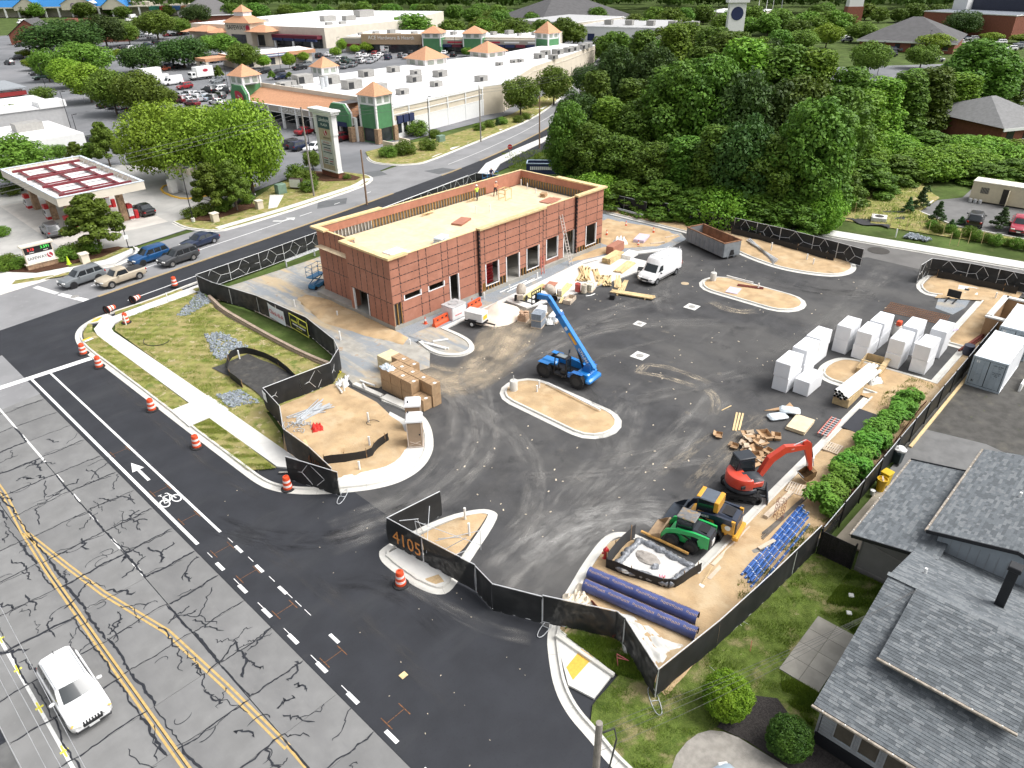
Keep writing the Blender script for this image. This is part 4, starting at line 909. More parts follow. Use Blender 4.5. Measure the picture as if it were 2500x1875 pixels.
fence('black screened fence running from the entrance to the street corner',[(8.55,-15.1),(8.25,-16.7),(9.35,-19.2)],z=.03,slack=.10,panel=3.3,feet=[(9.3,-19.5,.2)])
fence('torn black fence panel peeling off its frame above the big blue tubes',[(9.35,-19.2),(11.05,-22.6),(11.0,-23.1),(9.55,-26.0)],z=.12,slack=.14,feet=[(9.4,-26.1,.9)])
fence('long black screened fence between the lot and the neighbouring house',[(9.55,-26.0),(14,-26.6),(18.6,-27.0),(24,-27.35)],z=.1,slack=.05,feet=[(16.2,-27.4,1.4),(12.6,-27.0,1.4)])
# fallen frames on the triangular island
t=Th('fence_frames','bare tube fence frames leaning over the triangular soil island','fence frame',(0,0,0))
for (a,b) in (((9.0,-9.6,1.6),(11.0,-13.0,.5)),((8.1,-11.6,1.0),(10.4,-9.3,1.7)),((8.3,-12.0,.4),(11.0,-13.0,.5)),((9.0,-9.6,1.6),(8.9,-9.9,.15)),((9.2,-9.6,1.6),(9.5,-9.7,.15)),((11.0,-13.0,1.6),(11.0,-13.0,.12)),((9.9,-10.5,.2),(10.9,-11.4,.2)),((9.1,-11.6,.4),(10.3,-12.6,1.3)),((8.9,-11.5,1.3),(11.0,-13.0,1.6)),((8.2,-9.2,1.9),(9.2,-9.7,1.7))):Cy(a,b,.02,n=6).b('tube',mS,t)
m_block=M('split_face_block',(.36,.28,.215),.95,var=.15,scale=6,bump=.02,bs=25,rnd=.10)
wall=Th('retaining_wall','low tan split-face block retaining wall under the long black fence','wall',(0,0,0))
wp=Sp([(17.9,34),(17.6,32),(17.25,30),(17.2,26),(17.2,20),(17.4,15),(17.9,11.6)],2);L=0;acc=[]
for a,b in zip(wp[:-1],wp[1:]):
 n=max(1,int(dist(a,b)/.05))
 acc+=[(a[0]+(b[0]-a[0])*i/n,a[1]+(b[1]-a[1])*i/n) for i in Rg(n)]
bl=Bx(-.22,.22,-.15,.15,0,.2,c=.015).mesh('block',m_block)
for row in Rg(3):
 i=(row % 2)*4
 while i+9<len(acc):
  a,b=acc[i],acc[i+9];o=link('block',bl,wall);o.location=((a[0]+b[0])/2+.06*row+.1,(a[1]+b[1])/2,-.1+.203*row-.0);o.rotation_euler=(0,0,atan2(b[1]-a[1],b[0]-a[0])+U(-.02,.02));o.scale=(1.0,1,1);i+=9
# banners on the long fence
def banner(label,p,rz,w,h,mats,lines,frame=None):
 t=Th('banner',label,'banner',p,rz)
 MB().grid(lambda u,v:(-w/2+w*u,.02*sin(u*7+v*3),h*v-.10*sin(pi*u)*v),14,8).b('cloth',mats,t,'all')
 for (s,z,sz,m,x) in lines:text(s,sz,m,t,(x,-.035,z),(R(90),0,0),ext=.003)
 if frame:
  for q in ((-w/2,w/2,0,.07),(-w/2,w/2,h-.16,h-.09),(-w/2,-w/2+.07,.07,h-.16),(w/2-.07,w/2,.07,h-.16)):Bx(q[0],q[1],-.05,-.02,q[2],q[3]).b('border',frame,t)
 return t
m_red_t=M('banner_red',(.62,.10,.10),.7,var=.05);m_yel_t=M('banner_yellow',(.66,.66,.10),.7,var=.05);m_wht_t=M('banner_white_text',(.75,.75,.75),.7,var=.02)
banner('white banner with red script lettering hung on the long black fence',(19.62,23.3,.35),R(-92.5),3.1,1.5,M('banner_white',(.78,.80,.86),.6,var=.04),[('Chick-fil-A',.72,.62,m_red_t,0)])
bb=banner('black banner with yellow border and blurred lettering hung on the long fence',(19.78,19.7,.3),R(-92.5),3.2,1.6,mK,[],m_yel_t)
MB().tube([(.16*cos(a*.6),-.04,1.24+.2*sin(a*.6)) for a in Rg(12)],.03,6).b('emblem',m_yel_t,bb)
for (a,b,z,h,m_) in ((-1.3,-.25,.78,.2,m_yel_t),(.2,1.35,.78,.2,m_yel_t),(-.12,.12,.78,.26,m_yel_t),(-1.15,-.1,.5,.14,m_wht_t),(.0,1.15,.5,.14,m_wht_t),(-.5,.1,.28,.09,m_yel_t),(.2,.5,.28,.09,m_yel_t)):Bx(a,b,-.045,-.03,z,z+h,c=.01).b('print_bar',m_,bb)
o=Bx(-.35,.35,-.02,.0,0,.75).b('notice_sheet',M('notice_white',(.75,.76,.78),.6,var=.1,scale=9));o.location=(10.55,9.75,1.2);o.rotation_euler=(0,0,R(-100));tag(o,'small white notice tied to the fence corner above the sidewalk','notice')
o=Bx(-.2,.2,-.02,.0,0,.5).b('notice_sheet',M('notice_white'));o.location=(10.25,-24.75,1.2);o.rotation_euler=(0,0,R(-117));tag(o,'small pale sign tied to the fence near the yellow ramp','notice')
# silt fence pieces
def silt(label,pts,h=.55,z=.1,mat=None,name='silt_fence',lean=0.0):
 t=Th(name,label,'silt fence',(0,0,0));pts=Sp(pts,1);mat=mat or M('silt_cloth',(.016,.016,.017),.7,var=.2,scale=7)
 n=len(pts);g=MB();rows=[(0,0),(.33,.03),(.66,-.02),(1,lean)]
 for r,o_ in rows:
  for i,(x,y) in En(pts):g.v.append((x+o_+.03*sin(i*2.1),y+.03*cos(i*1.7),z+h*r*(1+.06*sin(i*1.3))))
 for j in Rg(3):
  for i in Rg(n-1):a=j*n+i;g.f.append((a,a+1,a+n+1,a+n));g.m.append(0)
 g.b('cloth',mat,t,'all')
 for i in Rg(0,n,2):q=MB();x,y=pts[i];q.box(x+.02,x+.06,y+.02,y+.06,0,z+h+.12);q.b('stake',M('stake_wood',(.33,.20,.10),.85),t)
 return t
silt('black silt fence round the pit in the corner lawn',[(11.1,14.6),(11.3,17.6),(12.9,20.1),(14.1,20.2),(15.0,18.6),(15.1,14.8),(14.5,11.6),(14.0,10.4)],.7)
silt('short crumpled black silt cloth at the pit outlet',[(11.3,11.3),(11.8,10.8),(12.5,10.7)],.6)
silt('short black silt fence across the sandy entrance pad',[(9.6,.8),(11.1,-.2),(12.3,-.9),(13.0,-.4),(14.4,-.1)],.75)
silt('grey silt fence wing rising beside the red hydrant',[(14.7,-19.3),(16.2,-19.0),(17.9,-19.0)],1.1,mat=M('silt_grey',(.05,.05,.052),.8,var=.2))
silt('black ribbed silt fence wrapped round the concrete washout',[(14.7,-19.3),(15.2,-21.2),(15.7,-22.9),(17.0,-23.15),(18.1,-23.3)],.75)
silt('black silt fence behind the rear island',[(71.0,4),(71.0,-1),(70.3,-6),(69.9,-9.2)],.8)
silt('black silt fence behind the far right island',[(72.4,-19.2),(72.6,-22),(73.0,-26.4)],.8)
mR=M('rusty_red',(.16,.035,.022),.8,var=.25,scale=4)
silt('long dark red silt fence along the edge of the woods',[(91,34),(88.5,27),(85.4,17),(84.2,8),(83.2,0),(83.0,-1.2)],.55,.05,mR)
silt('dark red silt fence on the grass behind the building',[(86,46),(89,40),(92,35)],.55,.05,mR)
silt('rusty red silt rail under the hedge by the neighbour fence',[(26.0,-26.9),(28,-26.75),(34,-26.85),(40,-26.75),(45.4,-26.6)],.3,.08,mR)
# pit floor
g=MB().grid(lambda u,v:(11.2+3.4*u+.3*sin(v*4),11.3+8.2*v,.25+.05*sin(u*6+v*9)*sin(v*7)),12,18)
o=g.b('pit_liner',M('pit_liner',(.05,.048,.045),.6,var=.25,scale=3,ly=[((.16,.14,.11),1.2,.55,.75,.6)]),None,'all');tag(o,'wrinkled dark liner covering the floor of the silt pit','liner')
# riprap: loose stones, too many to count
g=MB()
def rocks(poly,n,s0,s1,z=.12):
 xs=[p[0] for p in poly];ys=[p[1] for p in poly];c=0
 while c<n:
  x,y=U(min(xs),max(xs)),U(min(ys),max(ys));ins=False
  for i in Rg(len(poly)):
   a,b=poly[i],poly[i-1]
   if (a[1]>y)!=(b[1]>y) and x<(b[0]-a[0])*(y-a[1])/(b[1]-a[1])+a[0]:ins=not ins
  if not ins:continue
  c+=1;r=U(s0,s1);rt=Matrix.Rotation(U(0,6),3,V((random.random(),random.random(),random.random())).normalized())
  vs=[rt @ V((a*r*U(.7,1.2),b*r*U(.6,1.1),e*r*U(.5,.9))) for a,b,e in ((1,0,0),(-1,0,0),(0,1,0),(0,-1,0),(0,0,1),(0,0,-1),(.6,.6,.5),(-.6,.5,-.5))]
  g.add([(x+v.x,y+v.y,z+r*.35+v.z) for v in vs[:6]],[(0,2,4),(2,1,4),(1,3,4),(3,0,4),(2,0,5),(1,2,5),(3,1,5),(0,3,5)])
rocks([(13.7,26.2),(15.1,25.6),(15.2,20.8),(13.0,20.2),(12.0,20.6),(12.6,23)],460,.10,.22);rocks([(13.9,32.3),(18.3,36.5),(17.9,33.0),(14.5,31.4)],420,.08,.18);rocks([(9.1,15.1),(10.8,14.5),(10.9,11.5),(8.9,12.6)],330,.09,.18)
m_rock=M('riprap_stone',(.25,.28,.31),.9,var=.4,scale=3.5,ly=[((.45,.47,.48),5,.55,.7,.6)])
stuff('riprap',g,m_rock,'blue grey riprap stones laid in patches on the corner lawn','stones')
g=MB();rocks([(83.6,-12),(85.6,-12.2),(85.2,-15),(84,-14.6)],120,.15,.3,.05);stuff('riprap',g,m_rock,'small heap of grey stones beside the rear sidewalk','stones')
# traffic drums and cones
m_or=M('drum_orange',(.72,.085,.025),.5,var=.08);m_refl=M('drum_white',(.80,.78,.75),.4,var=.06,scale=8);m_rub=M('rubber',(.02,.02,.021),.85,var=.1)
def drum_proto():
 t=Th('traffic_drum','x','traffic drum',(0,0,0))
 MB().lathe([(.46,0),(.47,.03),(.45,.07),(.33,.09)],16).b('base',m_rub,t)
 prof=[(.30,.07),(.30,.25),(.283,.255),(.278,.42),(.262,.425),(.257,.59),(.243,.595),(.238,.76),(.222,.765),(.215,.95),(.19,1.0)]
 MB().lathe(prof,18,ms=[0,0,1,0,0,0,1,0,0,0]).b('barrel',[m_or,m_refl],t,True)
 g=Bm((-.07,0,.99),(-.05,0,1.09),.03,.04);g.beam((.07,0,.99),(.05,0,1.09),.03,.04);g.beam((-.06,0,1.08),(.06,0,1.08),.03,.04);g.b('handle',m_or,t);return t
dp=drum_proto();used=False
DR=[((4.72,31.0),'orange and white traffic drum nearest the street corner kerb'),((4.72,27.4),'orange and white traffic drum beside the end of the white stop line'),((4.75,17.0),'orange and white traffic drum by the kerb before the concrete landing'),((4.75,9.6),'orange and white traffic drum by the kerb past the concrete landing'),((6.55,.55),'weathered orange drum standing at the open gate panel'),((6.15,-11.6),'orange and white traffic drum in front of the 4105 fence'),((9.9,34.4),'orange and white drum on the lawn inside the sidewalk bend'),((17.25,39.9),'orange and white drum on the side street kerb by a water cover')]
for i,(p,lb) in En(DR):
 if i==0:dp.location=(*p,.01);dp['label']=lb;dp['group']='traffic drums'
 else:Ct(dp,(p[0],p[1],.15 if i in (6,7) else .01),U(0,3),lb,'traffic drums')
for p,lb,rz in (((9.5,38.15,.45),'fallen traffic drum lying at the corner kerb showing its open orange base',1.9),((12.3,38.75,.45),'fallen traffic drum lying on verge further up the side street',2.0)):
 o=Ct(dp,p,rz,lb,'traffic drums');o.rotation_euler=(R(90),0,rz)
def cone_proto():
 t=Th('traffic_cone','x','cone',(0,0,0));Bx(-.18,.18,-.18,.18,0,.04,c=.01).b('foot',m_or,t)
 MB().lathe([(.15,.04),(.105,.3),(.1,.301),(.065,.52),(.062,.521),(.035,.75),(.02,.76)],12,ms=[0,0,1,0,0,0]).b('cone',[m_or,m_refl],t,True);return t
cp=cone_proto()
for i,(px,py,lb) in En(((1039,792,'orange cone on the gravel at the front left corner of the building'),(1153,746,'red cone standing behind the white wrapped tank'),(1481,576,'orange cone nearest the right end of the building'),(1528,554,'orange cone on the dirt furthest from the building'),(1595,570,'orange cone beside the pink foam boards'),(1558,602,'orange cone next to the timber offcut on the dirt'))):
 p=P(px,py);p=(p.x,p.y,.07)
 if i==0:cp.location=p;cp['label']=lb;cp['group']='site cones'
 else:Ct(cp,p,U(0,2),lb,'site cones')
t=Th('safety_cone','lime yellow cone on the mulch beside the fuel price sign','cone',(12.0,55.6,.15));MB().lathe([(.3,0),(.3,.04),(.22,.05),(.03,.95)],12).b('cone',M('lime_plastic',(.55,.8,.03),.5),t,True)
# piles, pipes, boards
def pipe(name,label,cat,a,b,r,mat,hollow=True,group=None):
 t=Th(name,label,cat,(0,0,0),0,group);g=MB().tube([a,b],r,14,0,False);d=(V(b)-V(a)).normalized()
 g.tube([V(a)+d*.001,V(b)-d*.001],r*.9,14,1,False);g.v=g.v;g.b('shell',[mat,mK],t,True);return t
m_tubeb=M('sonotube_blue',(.055,.075,.21),.5,var=.15,scale=1.5,ly=[((.09,.12,.28),1.1,.5,.7,.6)])
m_tubetxt=M('tube_print',(.50,.36,.27),.7,var=.1)
for i,(a,b) in En((((13.55,-18.95),(14.75,-25.1)),((12.65,-19.35),(13.85,-25.6)))):
 r=.34;A=V((*a,.12+r));B=V((*b,.12+r));t=Th('cardboard_form_tube',('large blue printed form tube lying beside the washout','large blue printed form tube nearer the torn street fence')[i],'tube',(0,0,0))
 g=MB().tube([A,B],r,24,0,False);d=(B-A).normalized();g.tube([A+d*.001,B-d*.001],r*.95,24,1,False);g.b('shell',[m_tubeb,m_dark],t,True)
 L=(B-A).length;n=int(L/.155);side=V((0,0,1)).cross(d)
 for row in Rg(2):
  g=MB()
  for k in Rg(n):
   if k % 9==8:continue
   for off in (-.045,.045):
    c=A+d*(.15+k*.155+off*.8);ths=[R(112-row*62+w+(6 if row else 0)+((k*7) % 9)) for w in (-10,0,10)]
    pts=[c-side*(cos(th)*r*1.004)*-1+V((0,0,sin(th)*r*1.004)) for th in ths]
    for q0,q1 in zip(pts[:-1],pts[1:]):g.add([q0-d*.014,q0+d*.014,q1+d*.014,q1-d*.014],[(0,1,2,3)])
   th=R(112-row*62+(6 if row else 0)+((k*7) % 9));c=A+d*(.15+k*.155);q=c+side*(cos(th)*r*1.005)+V((0,0,sin(th)*r*1.005));g.add([q-d*.045,q+d*.045,q+d*.045+V((0,0,.03)),q-d*.045+V((0,0,.03))],[(0,1,2,3)])
  o=g.b('printed_marks',m_tubetxt,t);o['kind']='stuff'
# crumpled plastic sheeting
def cloth(name,label,cat,pts,mat,amp=.15,z=.1,res=26,edge=True):
 """four-cornered crumpled sheet"""
 a,b,c,d=[V(p) for p in pts];sd=U(0,9)
 def f(u,v):
  p=(a*(1-u)+b*u)*(1-v)+(d*(1-u)+c*u)*v
  e=min(1,6*min(u,1-u,v,1-v)) if edge else 1
  h=abs(sin(u*11+sd+3*sin(v*6))*cos(v*9+sd*2+2*sin(u*7)))+.5*abs(sin(u*27+v*19+sd))*.6
  w=.25*sin(u*9+sd)*sin(v*8)
  return (p.x+w*(1-e)*.6,p.y+w*(1-e)*.6,z+amp*h*e+.01)
 o=MB().grid(f,res,res).b(name,mat,None,'all');return tag(o,label,cat)
m_poly=M('poly_sheeting',(.66,.65,.61),.25,var=.08,scale=2,ly=[((.42,.30,.16),1.4,.62,.74,.8),((.50,.52,.45),2.5,.55,.75,.5)])
cloth('plastic_sheeting','crumpled dirty white plastic sheeting on the ground inside the fence corner','plastic sheet',[(9.75,-25.6),(13.3,-25.6),(12.6,-20.9),(11.2,-22.2)],m_poly,.22)
cloth('plastic_sheeting','crumpled cream plastic sheeting draped at the ends of the blue tubes','plastic sheet',[(9.9,-19.9),(11.6,-21.2),(13.1,-19.0),(11.4,-18.9)],M('poly_cream',(.66,.58,.46),.3,var=.1,scale=2),.4)
t=Th('rebar_chairs','bent rusty steel frame leaning behind the torn fence panel','frame',(0,0,0))
for k in Rg(6):Cy((12.2-.03*k,-20.2-.03*k,.2+.05*k),(10.9+.03*k,-22.6-.05*k,.35+.1*k),.025,n=6).b('bar',mR,t)
# concrete washout basin
t=Th('concrete_washout','square washout basin lined with silver plastic and filled with dried concrete','washout',(0,0,0))
MB().prism([(15.0,-19.7),(17.6,-19.6),(17.7,-22.9),(15.9,-22.6)],.1,.42).b('slurry',M('dried_slurry',(.56,.55,.53),.8,var=.08,scale=2,bump=.02,bs=8,ly=[((.38,.36,.34),1.2,.6,.75,.6)]),t)
m_lin=M('silver_liner',(.22,.23,.25),.3,.2,var=.4,scale=6,bump=.03,bs=14)
for a,b in (((15.0,-19.7),(17.65,-19.5)),((17.65,-19.5),(17.8,-22.95)),((17.8,-22.95),(15.85,-22.7)),((15.85,-22.7),(15.0,-19.7))):
 g=MB();n=16;g.tube([(a[0]+(b[0]-a[0])*i/n+U(-.06,.06),a[1]+(b[1]-a[1])*i/n+U(-.06,.06),.42+U(-.04,.05)) for i in Rg(n+1)],[.2+U(-.05,.06) for i in Rg(n+1)],9);g.b('liner_roll',m_lin,t,'all')
MB().blob((16.7,-20.7,.4),(.5,.75,.22),14,8,0,.15).b('dried_lump',M('dried_lump',(.33,.30,.27),.95,var=.15,scale=4),t);MB().blob((16.4,-21.4,.42),(.26,.22,.17),10,6,0,.2).b('dried_lump',m_lin,t)
MB().blob((15.2,-20.3,.5),(.35,.4,.2),10,6,0,.25).b('plastic_lump',m_poly,t)
text('m',.5,M('pink_spray',(.75,.12,.22),.8),t,(16.05,-22.1,.43),(0,0,R(120)),name='spray_mark')
# fire hydrant
t=Th('fire_hydrant','red fire hydrant with grey hose cap beside the kerb','hydrant',(15.3,-18.8,.12));m_hyd=paint('hydrant_red',(.50,.015,.02),.4)
MB().lathe([(.19,0),(.19,.06),(.13,.07),(.13,.62),(.17,.64),(.17,.70),(.14,.74),(.08,.84),(.04,.86),(.04,.92)],16).b('barrel',m_hyd,t,True)
for an in (-40,50,140):g=MB();c,s=cos(R(an)),sin(R(an));g.cyl((c*.1,s*.1,.48),(c*.24,s*.24,.48),.07,.06,10);g.b('outlet',m_hyd if an!=-40 else mS,t)
# shovel, stakes, boards on the sand
t=Th('shovel','white bladed shovel with wooden handle lying on sand by the washout','shovel',(0,0,0));Cy((17.2,-23.9,.2),(18.6,-23.75,.45),.02,n=6).b('handle',mL,t);MB().obox((17.05,-23.95,.16),(.38,.28,.02),.1,ry=-.2).b('blade',mP,t)
def board(label,a,b,w=.2,th=.05,mat=None,name='board',z=.13):o=Bm((a[0],a[1],a[2] if len(a)>2 else z),(b[0],b[1],b[2] if len(b)>2 else z),w,th,c=.004).b(name,mat or mL);return tag(o,label,'board')
mp=M('weathered_board',(.55,.46,.36),.85,var=.12,scale=3,rnd=.1);m_grey=M('grey_board',(.26,.245,.22),.9,var=.2,scale=4)
board('long pale plank lying along the kerb behind the green loader',(19.0,-23.55),(23.4,-23.6),.24,.05,mp);board('long pale plank lying beside the one along the kerb',(17.9,-23.95),(22.2,-23.9),.22,.05,mp)
board('grey stained board lying across the blue pipes',(20.6,-24.4),(22.4,-25.25,.4),.26,.05,m_grey);board('pale board end resting on the blue pipes',(21.7,-24.95,.40),(22.9,-25.3,.48),.24,.05,mp)
board('thick weathered timber balk behind the excavator blade',(24.6,-23.9,.25),(27.9,-24.0,.28),.3,.32,mp)
board('white foam scrap on the sand near the blue pipes',(21.6,-24.15),(22.2,-24.1),.35,.05,mP);board('tan wooden pole along the kerb in front of the green loader',(18.55,-19.0,.2),(18.8,-22.1,.2),.12,.12,m_lum_or)
board('pink survey stake lying on the sand',(18.9,-24.35),(20.0,-24.1),.05,.03,M('pink_stake',(.7,.35,.33),.8));board('thin board scrap beside the kerb of entrance sidewalk',(7.0,2.4,.16),(7.9,1.5,.16),.14,.03,m_grey);board('pale plank lying against the fence in the sandy pad',(9.6,2.6,.2),(10.3,4.4,.2),.22,.04,mL);
# blue wrapped pipe bundle
m_bp=M('blue_wrap',(.03,.11,.36),.35,var=.2,scale=3);m_bpw=M('pipe_band',(.75,.77,.78),.4)
XS=[(-25.05,0,19.3,27.0),(-25.2,.14,19.5,27.1),(-25.32,0,19.2,26.9),(-25.48,.13,19.3,26.7),(-25.6,0,19.0,26.6),(-25.72,.12,19.1,26.7),(-25.88,0,18.8,26.4),(-26.2,0,18.5,25.8)]
for i,(y,dz,x0,x1) in En(XS):
 t=Th('water_pipe',['blue banded pipe at the sand side of the pipe bundle','blue banded pipe lying in the bundle beside the black fence','blue banded pipe lying apart nearest the black fence'][0 if i==0 else 2 if i==7 else 1],'pipe',(0,0,0),0,'blue banded pipes by the fence');sk=-.25
 A,B=V((x0,y-.1,.19+dz)),V((x1,y+.1,.19+dz));Cy(A,B,.075,n=10).b('shell',m_bp,t,True)
 for k in Rg(11):p=A.lerp(B,(k+.25+.5*(i % 2))/11);Cy(p-V((.018,0,0)),p+V((.018,0,0)),.078,n=10).b('band',m_bpw,t)
 Cy(B,B+V((.08,0,0)),.09,n=10).b('coupling',mS,t)
t=Th('rebar_bundle','bundle of long dull grey steel bars between the hedge and blue pipes','rebar',(0,0,0))
for k in Rg(34):Cy((23.3+U(-.6,.6),-24.35-.35*random.random(),.16+.06*random.random()),(30.0+U(-.5,.4),-24.75-.3*random.random(),.16+.06*random.random()),.02,n=5).b('bar',M('mill_steel',(.12,.105,.09),.7,.3,var=.3),t)
t=Th('rebar_cage','rusty wire rebar cage standing on the sand behind the excavator','rebar cage',(25.2,-24.45,.1))
for k in Rg(6):a=k*pi/3;Cy((.28*cos(a),.28*sin(a),0),(.28*cos(a),.28*sin(a),1.5),.012,n=5).b('bar',mR,t)
for k in Rg(6):z=.15+k*.25;MB().tube([(.29*cos(a*pi/6),.29*sin(a*pi/6),z) for a in Rg(13)],.01,5).b('hoop',mR,t)
# pallets
def pallet_proto(label,loc,rz):
 t=Th('pallet',label,'pallet',loc,rz,'wooden pallets')
 for k in Rg(7):Bx(-.6,.6,-.5+k*.155,-.5+k*.155+.09,.12,.14).b('deck_board',mp,t)
 for x in (-.55,0,.55):Bx(x-.04,x+.04,-.5,.52,.02,.12).b('stringer',mp,t)
 for y in (-.5,0,.42):Bx(-.6,.6,y,y+.1,0,.02).b('base_board',mp,t)
 return t
pp=pallet_proto('broken wooden pallet lying beside the excavator tracks',(28.6,-24.0,.12),.15)
Ct(pp,(34.6,-23.9,.13),.05,'wooden pallet on the kerb next to the black rubber sheet')
m_foam=M('foam_block',(.80,.81,.83),.7,var=.02,scale=1.2,rnd=.02,ly=[((.70,.72,.75),2.2,.6,.8,.4,(1,1,5))])
fb=MB();fb.box(-1.22,1.22,-.61,.61,0,1.25,c=.03);fbm=fb.mesh('block',m_foam);used=False
FS=[(40.9,-17.4,2,'front left stack'),(44.0,-17.3,2,'second stack of the left row'),(46.7,-17.2,2,'rear stack of the left row'),(50.4,-18.3,2,'stack in middle nearest the soil island'),(50.4,-20.0,2,'stack just behind the soil island tip'),(53.2,-20.0,2,'rear stack beside the lamp base'),(50.75,-22.5,2,'middle stack in the kerbed bay'),(53.9,-22.5,2,'rear middle stack in the kerbed bay'),(51.1,-24.4,2,'stack nearest the black neighbour fence'),(54.9,-24.4,2,'rear right stack in the kerbed bay'),(41.55,-18.95,1,'single low block')]
for (x,y,n,nm) in FS:
 for k in Rg(n):
  o=link('foam_block',fbm);o.location=(x+U(-.04,.04),y+U(-.03,.03),.01+k*1.258);o.rotation_euler=(0,0,U(-.03,.03))
  tag(o,(('white foam block, upper one of the ' if k else 'white foam block, lower one of the ')+nm) if n==2 else 'single white foam block standing alone in front of the stacks','foam block','white foam blocks on the lot')
# lamp base, grating, misc behind the foam
def lampbase(label,loc):
 t=Th('concrete_pier',label,'pier',loc);MB().lathe([(.32,0),(.32,.86),(.29,.9)],18).b('pier',mc,t,True);Cy((0,0,.9),(0,0,1.35),.03,n=8).b('conduit',mS,t);return t
lampbase('round concrete lamp base with steel stub on the near soil island',(25.6,-1.9,.12));lampbase('round concrete lamp base with steel stub on the far soil island',(56.3,-2.0,.12));t=lampbase('round concrete lamp base with orange cap among the foam stacks',(55.9,-20.8,.05));Bx(-.25,.25,-.2,.2,1.0,1.4,c=.03).b('cap',m_or,t)
t=Th('rebar_mat','flat mat of rusty steel bars lying on the asphalt at back right','rebar mat',(62.0,-20.6,.03),.08)
for k in Rg(30):Bx(-1.3,1.3,-2.6+k*.18,-2.57+k*.18,0,.03).b('bar',M('rust_orange',(.24,.10,.035),.85,var=.2),t)
for k in Rg(6):Bx(-1.3+k*.5,-1.26+k*.5,-2.6,2.7,.03,.05).b('cross_bar',M('rust_orange'),t)
for i,(x,y) in En(((58.6,-26.3),(58.9,-26.6),(58.7,-26.45),(58.3,-26.2))):
 o=Cy((x-2.2,y+.3,.2+.16*(i==2)),(x+2.2,y-.25,.2+.16*(i==2)),.09,n=10).b('steel_tube',mR,None,True);tag(o,'dark red steel tube lying on sand behind the foam stacks','steel tube','dark red steel tubes')
t=Th('pallet_forks','black fork attachment standing on the gravel patch at the back','forks',(67.8,-22.1,.1));Bx(-.05,.05,-.6,.6,.15,.9).b('frame',mK,t)
for y in (-.35,.35):Bx(-1.3,0,y-.06,y+.06,0,.06).b('fork',mK,t)
soil('gravel_patch',[(64.5,-21.5),(68,-20.8),(69.3,-23.4),(66.5,-23.6),(64,-23.2)],mg,.02)
t=Th('hatch_cover','pale concrete slab with dark hatch on the far right island','hatch',(70.9,-22.6,.12),.2);Bx(-1,1,-.9,.9,0,.1,c=.01).b('slab',mV,t);Bx(-.4,.2,-.4,.3,.1,.12).b('lid',mK,t)
board('purple foam strip lying on the kerb behind the foam stacks',(58.0,-23.2,.05),(60.5,-24.6,.2),.25,.05,M('purple_foam',(.52,.45,.56),.8));
# drainage grates in the asphalt
for i,(x,y,s) in En(((37.3,-5.9,1.25),(42.6,-2.2,.95),(49.2,-3.8,1.25))):
 t=Th('drain_inlet',('square concrete drain inlet nearest the blue telehandler','small square concrete drain inlet in the middle of the lot','square concrete drain inlet near the far soil island')[i],'drain',(x,y,.01),.06);Bx(-s/2,s/2,-s/2,s/2,0,.02).b('collar',mV,t);MB().lathe([(s*.27,.02),(s*.27,.028),(.01,.029)],20).b('grate',M('iron_grate',(.33,.32,.30),.7,.3,var=.3,scale=14),t)
o=MB().lathe([(.42,0),(.42,.012),(.01,.014)],20).b('manhole_cover',M('manhole_tan',(.42,.33,.22),.9));o.location=(53.9,-.1,.008);tag(o,'round dusty manhole cover beside the white van','manhole')
o=MB().lathe([(.42,0),(.42,.012),(.01,.014)],20).b('manhole_cover',M('iron_grate'));o.location=(9.0,45.4,.01);tag(o,'round manhole cover on the side street near the stop line','manhole')
o=MB().lathe([(1.2,0),(1.2,.004),(.01,.005)],20).b('manhole_patch',M('dark_patch',(.055,.05,.045),.9));o.location=(77.2,-11.5,.012);tag(o,'round dark patch with manhole in the rear access road','manhole')
# pvc stand pipes
PV=[((16.4,8.1),1.2,'by the scattered pipes on sandy pad'),((14.9,2.9),1.1,'with a black loop in the middle of the sandy pad'),((13.1,.4),1.0,'beside the short silt fence on the sandy pad'),((10.9,-1.4),.9,'in front of the short silt fence'),((26.6,-3.5),.8,'on the near soil island'),((27.2,-3.2),.9,'on the near soil island behind the lamp base'),((12.2,-10.4),1.2,'near the left edge of the triangular island'),((11.4,-11.6),1.2,'near the right edge of the triangular island'),((21.6,16.0),1.1,'beside the fence end on the gravel drive'),((25.3,10.6),.6,'in the dirt at the front left of building'),((24.5,20.6),.6,'in the dirt left of the building'),((22.9,25.6),.9,'beside the gravel track behind'),((68.7,-2.4),1.3,'on the rear island beside the pipes'),((68.4,-6.8),1.0,'on the rear island near its tip'),((67.6,-7.9),.9,'on the rear island nearest the drive'),((57.4,-6.6),.8,'on the far soil island'),((36.9,12.8),.8,'beside the front wall by the corner flashing'),((40.2,12.4),.8,'near the white pipes along the front wall'),((44.3,12.2),1.0,'near the right end of white pipes'),((70.3,-25.2),.9,'on the sand near the brown enclosure'),((83.2,-11.3),1.2,'beside the rear sidewalk')]
for (x,y),h,lb in PV:tag(Cy((x,y,.02),(x,y,.1+h*.8),.075,n=12).b('standpipe',mP,None,True),'white plastic standpipe '+lb,'standpipe','white standpipes')
o=MB().tube([(14.9+.55*cos(a*.3),2.3+.4*sin(a*.3),.15+.35*abs(sin(a*.15))) for a in Rg(14)],.025,6).b('black_hose',mK);tag(o,'looped black hose beside a standpipe on the sandy pad','hose')
o=MB().tube([(10.2+1.1*cos(2.2+a*.2),28.4+1.3*sin(2.2+a*.2),.22) for a in Rg(17)],.03,6).b('black_hose',mK);tag(o,'curved black hose lying on the corner lawn','hose')
